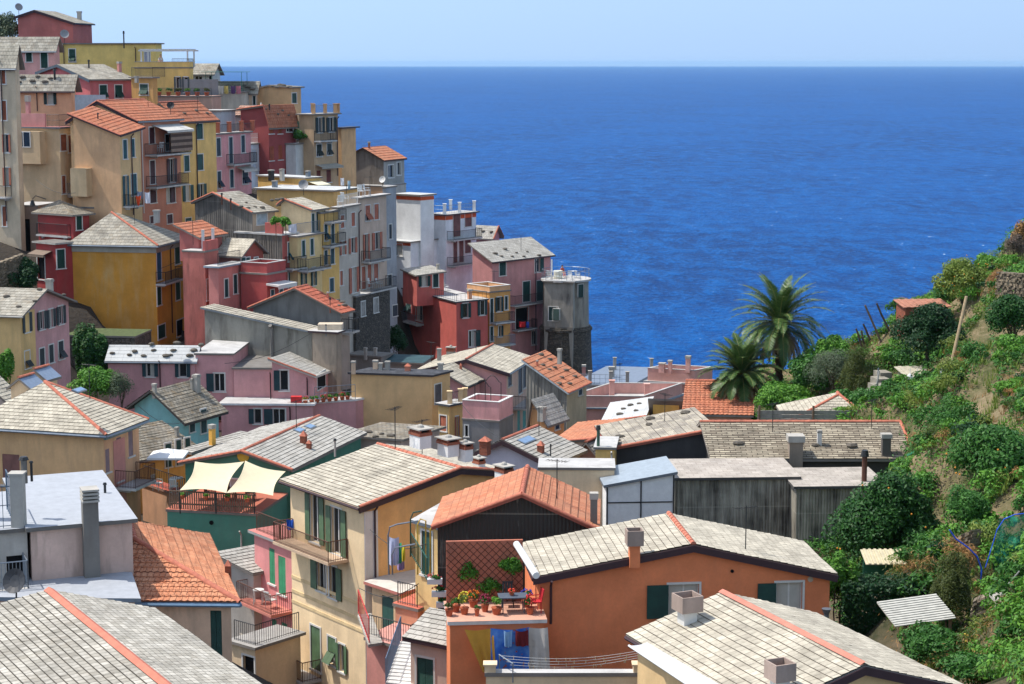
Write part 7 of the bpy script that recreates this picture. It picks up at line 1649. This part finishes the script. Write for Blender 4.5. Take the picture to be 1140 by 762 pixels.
# hanging cloths in front of the orange terrace
z_ = OT.zt - .06; 
def tcl(label, x0, x1, drop, m, **k):
    a0 = OT.hit_px('F', x0, 694)[0]; a1 = OT.hit_px('F', x1, 694)[0]; return cloth(label, OT.fp('F', a0, z_, .55), OT.fp('F', a1, z_, .55), drop, m, wav=.09, n=16, **k)
tcl('golden yellow sheet hanging askew at the left of the big blue sheet', 516, 548, 1.7, CL(226, 166, 66), taper=.45, skew=.35)
BLS = newmat('blue_print_cloth'); m_, nt, b = BLS; n = N(nt); tc = n('TexCoord'); n1 = n('TexNoise', {'Vector': tc.outputs['Object'], 'Scale': 6.0, 'Detail': 4.0}); n2 = n('TexNoise', {'Vector': tc.outputs['Object'], 'Scale': 2.0, 'Detail': 3.0})
col = n.mix(n.ramp(n2.outputs[0], [(.4, 0), (.65, 1)]), rgb((40, 96, 186)), rgb((92, 140, 200))); col = n.mix(n.ramp(n1.outputs[0], [(.62, 0), (.66, 1)]), col, rgb((150, 84, 70))); nt.links.new(col, b.inputs['Base Color']); b.inputs['Roughness'].default_value = .9
tcl('large blue patterned sheet hanging from the orange terrace', 545, 588, 2.05, m_, taper=.98); tcl('white sheet hanging right of the big blue sheet', 587, 608, 1.95, CL(206, 200, 192), taper=1.15, skew=.1)
a0 = OT.hit_px('F', 572, 694)[0]; cloth('dark red striped shirt pinned over the big blue sheet', OT.fp('F', a0, z_ - .05, .7), OT.fp('F', a0 + .5, z_ - .05, .7), .6, CL(120, 34, 40)); cloth('pale blue bag shape pinned left of the striped shirt', OT.fp('F', a0 - .45, z_ - .05, .7), OT.fp('F', a0 - .12, z_ - .05, .7), .62, CL(150, 190, 230), taper=.8)
# table and pots on the orange terrace
z = OT.zt + .105
Q = onz(571, 681, z); table('slate grey garden table on the orange terrace', Q, 1.15, .75, .1, plain((92, 102, 116), .5, nm='grey_table'), h=.62)
pot('bowl of red flowers on the slate grey table', Q + Vector((-.05, 0, .66)), .1, .08, L_MID, plain((220, 70, 40), .7), 60, .16, .03)
chair('dark folding chair behind the slate grey table', Q + Vector((-.2, .7, 0)), 0, IRON); chair('red and white chair right of the slate grey table', Q + Vector((.85, -.1, 0)), -1.3, CL(200, 40, 50))
for (x, y, r, ph, lm, fl, lb, s_) in ((553, 684, .2, .5, L_BRI, None, 'bushy bright green plant in a terracotta pot beside the slate grey table', .06), (517, 684, .17, .6, L_YEL, plain((230, 210, 60), .7), 'tall yellow-flowering plant in a terracotta pot', .05), (507, 681, .2, .35, L_MID, None, 'low leafy plant left of the yellow-flowering one', .05), (527, 676, .18, .4, L_MID, plain((232, 120, 30), .7), 'orange marigolds in the grey trough', .05),
        (540, 681, .15, .4, L_MID, plain((150, 30, 70), .7), 'small plant with dark red leaves near the trellis', .05), (586, 676, .18, .45, L_MID, plain((50, 70, 190), .7), 'blue-flowering plant under the awning roll', .05), (590, 684, .16, .5, L_MID, plain((210, 50, 50), .7), 'red-flowering plant by the terrace door', .05), (531, 686, .1, .2, L_MID, None, 'tiny herb in a blue pot by the terrace edge', .03), (500, 686, .16, .3, L_HEA, None, 'ochre-leaved plant at the left terrace corner', .05)):
    pot(lb, onz(x, y, z), r, .25, lm, fl, 220, ph, s_, None, 'potted plants on the orange terrace')
# climbers on trellis
for (x, y, rx, ry, n, lb) in ((520, 640, 16, 22, 900, 'airy climber on the left half of the brown trellis'), (570, 630, 16, 18, 1500, 'dense bright climber at the right top of the brown trellis'), (545, 655, 22, 20, 700, 'sparse climber low on the brown trellis')):
    q = P(x, y, OT.pt(0, OT.D, 0).y - .35); k = q.y / FP; t = thing('climbing_plant', lb, 'climber', (q.x, q.y, OT.zt + .1)); mb = MB(); mb.tube([Vector((q.x, q.y, OT.zt + .1)), q], .02, 5); part(mb, 'stem', BARK, t)
    mb = MB(); crown(mb, q, rx * k, .22, ry * k, n, .07, 10, fill=.4); part(mb, 'foliage', L_BRI, t)
# window box flowers along the alley edge
for i, (x, y, lb) in enumerate(((484, 650, 'upper'), (489, 664, 'middle'), (494, 676, 'lower'))):
    q = P(x, y, 74.5); t = thing('flower_box', lb + ' white-lipped flower box stepping down left of the trellis', 'flower box', q); mb = MB(); mb.box(q, .6, .28, .2); part(mb, 'trough', WPL, t); mb = MB(); crown(mb, q + Vector((0, 0, .28)), .3, .16, .16, 220, .05, 5); part(mb, 'foliage', L_MID, t)
    mb = MB()
    for j in range(14): d = rv(); mb.ball(q + Vector((d.x * .3, d.y * .16, .28 + abs(d.z) * .16)), .03, .03, .03, 5, 3)
    part(mb, 'blossom', plain((220, 80, 80), .7), t)['kind'] = 'stuff'
# rolled awning, big white awning
a, b_ = P(575, 606, 71), P(597, 641, 67.6); mb = MB(); mb.tube([a, b_], .13, 12); t = mb.build('rolled_awning', plain((236, 236, 234), .5, var=.03, nm='white_cloth'), None, a); tag(t, 'long white rolled awning case at the left eave of the orange house', 'awning')
c4 = [P(700, 719, 57), P(733, 707, 64.5), P(862, 778, 56.6), P(784, 775, 53.5)]
t = thing('awning', 'large white awning spread from the left eave of the cream foreground house', 'awning', c4[2]); mb = MB(); N_ = 12
def aw(u, v): p = c4[0].lerp(c4[1], u).lerp(c4[3].lerp(c4[2], u), v); return p - Vector((0, 0, .12 * sin(pi * u)))
for i in range(N_):
    for j in range(N_): mb.poly([aw(i / N_, j / N_), aw((i + 1) / N_, j / N_), aw((i + 1) / N_, (j + 1) / N_), aw(i / N_, (j + 1) / N_)])
mb.smooth = True; part(mb, 'canopy', plain((244, 244, 242), .8, var=.02, nm='white_cloth'), t); mb = MB(); mb.tube([c4[0], c4[3]], .04, 6); part(mb, 'front_bar', WPL, t)
# clothes lines with pegs
PEG = plain((222, 200, 160), .7, nm='pegs')
t = thing('clothes_line', 'sagging clothes lines with pale pegs in front of the orange wall', 'clothes line', P(560, 740, 66.5)); mb = MB(); R0 = random.Random(3)
ends = []
for k in range(4):
    a = P(556 + k * 4, 730 + k * 3.5, 66.5); b_ = P(716, 724 + k * 2.5, 69.5); pts = [a.lerp(b_, i / 12) - Vector((0, 0, .22 * sin(pi * i / 12))) for i in range(13)]; mb.tube(pts, .008, 4); ends.append(pts)
part(mb, 'line', WPL, t); mb = MB()
for k in range(26):
    pts = R0.choice(ends); i = R0.randint(1, 10); p = pts[i].lerp(pts[i + 1], R0.random()); mb.box(p - Vector((0, 0, .09)), .03, .02, .11)
part(mb, 'pegs', PEG, t)['kind'] = 'stuff'; mb = MB(); a = P(556, 752, 66.5); mb.tube([a, P(556, 729, 66.5), P(571, 739, 65.8), P(571, 760, 65.8)], .03, 6); part(mb, 'frame', GALV, t)
# flags / scarves drying over the alley, steel hoops
for i, (x0, x1, y, dr, c, lb) in enumerate(((433, 444, 598, 2.2, (206, 210, 236), 'lavender'), (440, 447, 604, 1.6, (60, 170, 120), 'green'), (447, 451, 606, 1.3, (232, 214, 60), 'yellow'), (436, 439, 612, 1.1, (230, 214, 70), 'small yellow'), (442, 450, 616, 1.3, (180, 160, 210), 'lilac'))):
    fcl(lb + ' scarf hanging from the steel hoops over the alley', x0, x1, y, 80 + i * .15, dr * .55, CL(*c), group='scarves on the steel hoops', wav=.08)
def hoop(label, px, Y, m, r=.035):
    pts = [P(x, y, Y) for x, y in px]; mb = MB(); mb.tube(pts, r, 6); t = mb.build('pipe_hoop', m, None, pts[0]); tag(t, label, 'hoop', 'pipe hoops over the alley')
hoop('long grey steel hoop reaching left over the alley', [(433, 640), (432, 596), (434, 587), (442, 584), (466, 580)], 80.5, GALV); hoop('lower grey steel hoop in front of the scarves', [(437, 640), (436, 618), (440, 610), (462, 606)], 79.5, GALV)
hoop('dark green steel hoop beside the yellow stair house', [(457, 620), (457, 578), (460, 571), (470, 569)], 80, plain((50, 80, 62), .5)); hoop('yellow painted hoop beside the dark green one', [(465, 640), (465, 584), (468, 578), (474, 580), (474, 640)], 80.2, plain((214, 176, 60), .6)); hoop('second yellow hoop nearest the black gable', [(479, 640), (479, 590), (482, 584), (485, 590)], 80.4, plain((214, 176, 60), .6))
# red rail balcony, green rail
t = thing('red_railing', 'bright red railing of the alley gallery beside the big yellow house', 'railing', P(410, 690, 85)); mb = MB(); railing(mb, P(399, 683, 84), P(411, 716, 80.5), 1.1, .3, .014, .025); part(mb, 'bars', plain((206, 60, 58), .6, nm='red_paint'), t); mb = MB(); a, b_ = P(398, 684, 84), P(410, 717, 80.5); mb.obox(a - Vector((0, 0, .15)), b_ - a, Vector((.6, .3, 0)), Vector((0, 0, .12))); part(mb, 'floor_slab', CONC, t)
t = thing('green_railing', 'dark green stair railing on the yellow stair house', 'railing', P(462, 640, 80)); mb = MB(); railing(mb, P(457, 617, 82), P(476, 648, 77.5), 1.0, .28, .014, .025); part(mb, 'bars', plain((24, 84, 70), .6, nm='green_paint'), t)
t = thing('alley_stair', 'blue-grey iron handrail and white stair flight at the bottom of the alley', 'stair', P(460, 755, 76))
a0, b0 = P(446, 760, 75), P(462, 712, 79)
for k in range(12):
    p = a0.lerp(b0, k / 12); mb = MB(); mb.box(p - Vector((0, 0, .3)), 1.2, .36, .3, -.3); part(mb, 'step', pl(214, 212, 206), t)
mb = MB(); railing(mb, a0 + Vector((-.6, 0, 0)), b0 + Vector((-.6, 0, 0)), 1.0, .16); part(mb, 'handrail', plain((96, 116, 140), .5), t)
# small satellite things on the pink terraces
for i, x in enumerate((340, 347, 353, 360, 367, 374, 381, 387)):
    q = onz(x, 450 - (x - 340) * .11, PT2.zt + .11) if x < 396 else None
    pot(('first', 'second', 'third', 'fourth', 'fifth', 'sixth', 'seventh', 'eighth')[i] + ' small pot from the left along the pink terrace railing', q, .18, .22, (L_BRI, L_MID)[i % 2], plain((214, 70, 60), .7) if i % 3 == 0 else None, 90, .35, .08, None, 'pots along the pink terrace railing')
q = onz(330, 448, PT.zt + .11); mb = MB(); mb.box(q, .8, .6, .45); t = mb.build('red_box', plain((214, 50, 50), .6), None, q); tag(t, 'bright red box at the left end of the pink terrace railing', 'box')
bush_pts = ((307, 246, 157), (318, 247, 156))
for i, (x, y, Y) in enumerate(bush_pts):
    q = P(x, y, Y - 3.0); t = thing('terrace_shrub', ('left', 'right')[i] + ' lush green shrub on the plant terrace of the red house', 'shrub', (q.x, q.y, REDT.zt + .1)); mb = MB(); mb.tube([Vector((q.x, q.y, REDT.zt + .1)), q], .03, 5); part(mb, 'stem', BARK, t); mb = MB(); crown(mb, q, .7, .6, .65, 500, .13, 6); part(mb, 'foliage', L_BRI, t)
for i, x in enumerate((176, 186, 196, 208, 218, 228)):
    pot(('first', 'second', 'third', 'fourth', 'fifth', 'sixth')[i] + ' pot from the left on the low brick and grey roof terrace', PLANTT.pt(-PLANTT.L * (1 - (i + .5) / 6.2), .5, PLANTT.zt + .105), .28, .35, (L_BRI, L_MID, L_HEA)[i % 3], None, 120, .5, .12, None, 'pots on the brick and grey roof terrace')
q = GREENT.pt(-.3, 1.5, GREENT.zt + .1); t = thing('terrace_shrub', 'flowering shrub with a red blossom on the netted terrace', 'shrub', q); mb = MB(); mb.tube([q, q + Vector((0, 0, 1))], .03, 5); part(mb, 'stem', BARK, t); mb = MB(); crown(mb, q + Vector((0, 0, .8)), .9, 1.5, .9, 900, .14, 8); part(mb, 'foliage', L_MID, t); mb = MB(); mb.ball(q + Vector((.9, .3, 1.2)), .35, .35, .35); part(mb, 'blossom', plain((214, 50, 50), .7), t)
net('pale green net screen on the terrace beside the dark red house', [(329, 135), (346, 136), (346, 157), (329, 152)], 205, .05)
# spiral stair on the slim white house
q = P(286, 152, 203); t = thing('spiral_stair', 'white spiral stair rising from the slim white house roof', 'stair', q); mb = MB(); mb.tube([q, q + Vector((0, 0, 3.0))], .06, 8); part(mb, 'column', WPL, t)
for k in range(15): mb = MB(); a = k * .45; mb.obox(q + Vector((0, 0, .2 + k * .19)), Vector((cos(a) * .5, sin(a) * .5, 0)), Vector((-sin(a) * .22, cos(a) * .22, 0)), Vector((0, 0, .05))); part(mb, 'step', WPL, t)
mb = MB(); mb.tube([q + Vector((cos(k * .225) * .5, sin(k * .225) * .5, .9 + k * .09)) for k in range(30)], .03, 5); part(mb, 'handrail', WPL, t)
# roof edge chimney cowl on the orange hip roof gable, flue next to the orange house
q = P(920, 684, 71); mb = MB(); mb.tube([q - Vector((0, 0, 1.5)), q], .1, 8); mb.tube([q, q + Vector((0, 0, .22))], .1, 10, r2=.19); t = mb.build('flue', plain((110, 112, 116), .5, .4), None, q - Vector((0, 0, 1.5))); tag(t, 'grey metal flue with wide cap at the right corner of the orange house', 'flue')
# far boats? none. street lamp and wires
t = thing('street_lamp', 'old wall lamp above the dark archway at the far left', 'lamp', P(33, 222, 166)); mb = MB(); a = P(36, 222, 166); mb.tube([a + Vector((1.2, 0, 0)), a + Vector((.3, 0, .3)), a], .04, 6); part(mb, 'bracket', IRON, t); mb = MB(); mb.tube([a - Vector((0, 0, .1)), a - Vector((0, 0, .55))], .12, 8, r2=.25); part(mb, 'lantern', IRON, t)

# cables slung between the houses
for (lb, a, b_) in (('thin cable from the ochre house to the sheet-clad gable', P(176, 300, 158), P(228, 262, 163)), ('thin cable across the alley from the yellow corner house to the stair house', P(412, 590, 86), P(474, 606, 80)), ('second thin cable across the alley, lower than the first', P(400, 655, 85), P(466, 650, 80)),
                    ('long cable from the tan cube to the lilac gable', P(500, 430, 139), P(560, 490, 108)), ('cable from the hipped grey roof to the sky blue house', P(154, 452, 106), P(205, 470, 121)), ('cable from the cream tower to the tall tan house', P(40, 200, 172), P(84, 215, 164)), ('cable over the pink row towards the grey shed house', P(250, 405, 141), P(345, 372, 145))):
    pts = [a.lerp(b_, i / 14) - Vector((0, 0, .5 * sin(pi * i / 14))) for i in range(15)]; mb = MB(); mb.tube(pts, .018, 4); t = mb.build('cable', IRON, None, a); tag(t, lb, 'cable')

# sea
me = bpy.data.meshes.new('sea'); R_ = 38000
me.from_pydata([(-R_, -2000, SEA), (R_, -2000, SEA), (R_, R_, SEA), (-R_, R_, SEA)], [], [(0, 1, 2, 3)]); me.update()
m, nt, b = newmat('sea_water'); n = N(nt); tc = n('TexCoord')
def wv(scale, sx=1.0, det=4.0, rot=0.0):
    mp = n('Mapping', {'Vector': tc.outputs['Object'], 'Scale': (sx, 1, 1), 'Rotation': (0, 0, rot)})
    return n('TexNoise', {'Vector': mp.outputs[0], 'Scale': scale, 'Detail': det, 'Roughness': .62}).outputs[0]
w1 = wv(.05, 2.2, 7.0, .3); w2 = wv(.28, 1.8, 6.0, -.2); w3 = wv(.007, 1.2, 6.0, .15)
h1 = n('Math', {0: w1, 1: 3.0}, operation='MULTIPLY').outputs[0]; h2 = n('Math', {0: w2, 1: .9, 2: h1}, operation='MULTIPLY_ADD').outputs[0]
bp = n('Bump', {'Height': h2, 'Strength': 1.0, 'Distance': 1.1})
col = n.mix(n.ramp(w3, [(.40, 0.0), (.60, 1.0)]), (.0002, .030, .135, 1), (.0003, .050, .205, 1))
w12 = n('Math', {0: w1, 1: w2}, operation='ADD').outputs[0]; w12 = n('Math', {0: w12, 1: .5}, operation='MULTIPLY').outputs[0]
wav = n.ramp(w12, [(.44, 0.0), (.58, 1.0)])
col = n.mix(wav, col, (.0006, .080, .285, 1))
fm = n('Math', {0: w2, 1: w1}, operation='MULTIPLY').outputs[0]
col = n.mix(n.ramp(fm, [(.40, 0.0), (.43, .8)]), col, (.5, .56, .62, 1))
nt.links.new(col, b.inputs['Base Color']); b.inputs['Roughness'].default_value = .4; b.inputs['IOR'].default_value = 1.333
b.inputs['Specular IOR Level'].default_value = .015
nt.links.new(bp.outputs[0], b.inputs['Normal'])
me.materials.append(m); s_ = bpy.data.objects.new('sea', me); COL.objects.link(s_); s_['kind'] = 'structure'
# haze over the sea
if HAZE:
    mb = MB(); zt_ = 16.0; zb_ = SEA - 9
    X0, X1, Y0, Y1 = -R_ - 300, R_ + 300, -2300, R_ + 300
    q = [Vector((X0, Y0, zb_)), Vector((X1, Y0, zb_)), Vector((X1, Y1, zb_)), Vector((X0, Y1, zb_))]; mb.box8(q + [Vector((p.x, p.y, zt_)) for p in q])
    hm = bpy.data.materials.new('haze_air'); hm.use_nodes = True; nt = hm.node_tree; nt.nodes.clear(); o = nt.nodes.new('ShaderNodeOutputMaterial'); v = nt.nodes.new('ShaderNodeVolumePrincipled')
    v.inputs['Color'].default_value = (.40, .68, 1, 1); v.inputs['Density'].default_value = HAZE; v.inputs['Anisotropy'].default_value = .2; nt.links.new(v.outputs[0], o.inputs['Volume'])
    ho = mb.build('haze', hm); ho['kind'] = 'stuff'
# light
SUN_AZ = radians(-80); SUN_EL = radians(60)
w = bpy.data.worlds.new('World'); SC.world = w; w.use_nodes = True; nt = w.node_tree; nt.nodes.clear()
o = nt.nodes.new('ShaderNodeOutputWorld'); bg = nt.nodes.new('ShaderNodeBackground'); sk = nt.nodes.new('ShaderNodeTexSky'); sk.sky_type = 'NISHITA'; sk.sun_disc = False
sk.sun_elevation = SUN_EL; sk.sun_rotation = SUN_AZ % (2 * pi); sk.altitude = 80; sk.air_density = 1.0; sk.dust_density = SKYDUST; sk.ozone_density = 2.5
bg.inputs[1].default_value = SKYS; tcw = nt.nodes.new('ShaderNodeTexCoord'); sx = nt.nodes.new('ShaderNodeSeparateXYZ'); cx_ = nt.nodes.new('ShaderNodeCombineXYZ'); m1 = nt.nodes.new('ShaderNodeMath'); m1.operation = 'MULTIPLY_ADD'; m1.inputs[1].default_value = -.9; m1.inputs[2].default_value = SKYLIFT; ma = nt.nodes.new('ShaderNodeMath'); ma.operation = 'MAXIMUM'
nt.links.new(tcw.outputs['Generated'], sx.inputs[0]); nt.links.new(sx.outputs[0], cx_.inputs[0]); nt.links.new(sx.outputs[1], cx_.inputs[1]); nt.links.new(sx.outputs[2], m1.inputs[0]); nt.links.new(sx.outputs[2], ma.inputs[0]); nt.links.new(m1.outputs[0], ma.inputs[1]); nt.links.new(ma.outputs[0], cx_.inputs[2])
nm_ = nt.nodes.new('ShaderNodeVectorMath'); nm_.operation = 'NORMALIZE'; nt.links.new(cx_.outputs[0], nm_.inputs[0]); nt.links.new(nm_.outputs[0], sk.inputs[0])
mr = nt.nodes.new('ShaderNodeMapRange'); mr.inputs['From Min'].default_value = .06; mr.inputs['From Max'].default_value = .2; nt.links.new(sx.outputs[2], mr.inputs['Value'])
wm_ = nt.nodes.new('ShaderNodeMix'); wm_.data_type = 'RGBA'; wm_.inputs[6].default_value = (.70, .64, .60, 1); wm_.inputs[7].default_value = (1.22, 1.0, .80, 1); nt.links.new(mr.outputs[0], wm_.inputs[0])
ml = nt.nodes.new('ShaderNodeMix'); ml.data_type = 'RGBA'; ml.blend_type = 'MULTIPLY'; ml.inputs[0].default_value = 1; nt.links.new(sk.outputs[0], ml.inputs[6]); nt.links.new(wm_.outputs[2], ml.inputs[7]); nt.links.new(ml.outputs[2], bg.inputs[0]); nt.links.new(bg.outputs[0], o.inputs[0])
l = bpy.data.lights.new('sun', 'SUN'); l.energy = SUNS; l.angle = radians(.53); l.color = (1, .955, .88); lo = bpy.data.objects.new('sun', l); COL.objects.link(lo)
ds = Vector((sin(SUN_AZ) * cos(SUN_EL), cos(SUN_AZ) * cos(SUN_EL), sin(SUN_EL))); lo.rotation_euler = ds.to_track_quat('Z', 'Y').to_euler()
c = bpy.data.cameras.new('camera'); c.sensor_width = 36; c.lens = 36 * FP / 1140; c.clip_start = .5; c.clip_end = 90000
co = bpy.data.objects.new('camera', c); COL.objects.link(co); co.rotation_euler = (pi / 2 - PITCH, 0, 0); SC.camera = co
vs = SC.view_settings; vs.view_transform = 'Standard'; vs.look = 'None'; vs.gamma = 1; vs.exposure = EXPO; vs.use_curve_mapping = False
SC.render.engine = 'CYCLES'; SC.cycles.max_bounces = 6; SC.cycles.volume_bounces = 0; SC.cycles.use_denoising = True; SC.cycles.use_adaptive_sampling = True
SC.cycles.diffuse_bounces = 4; SC.cycles.transparent_max_bounces = 8
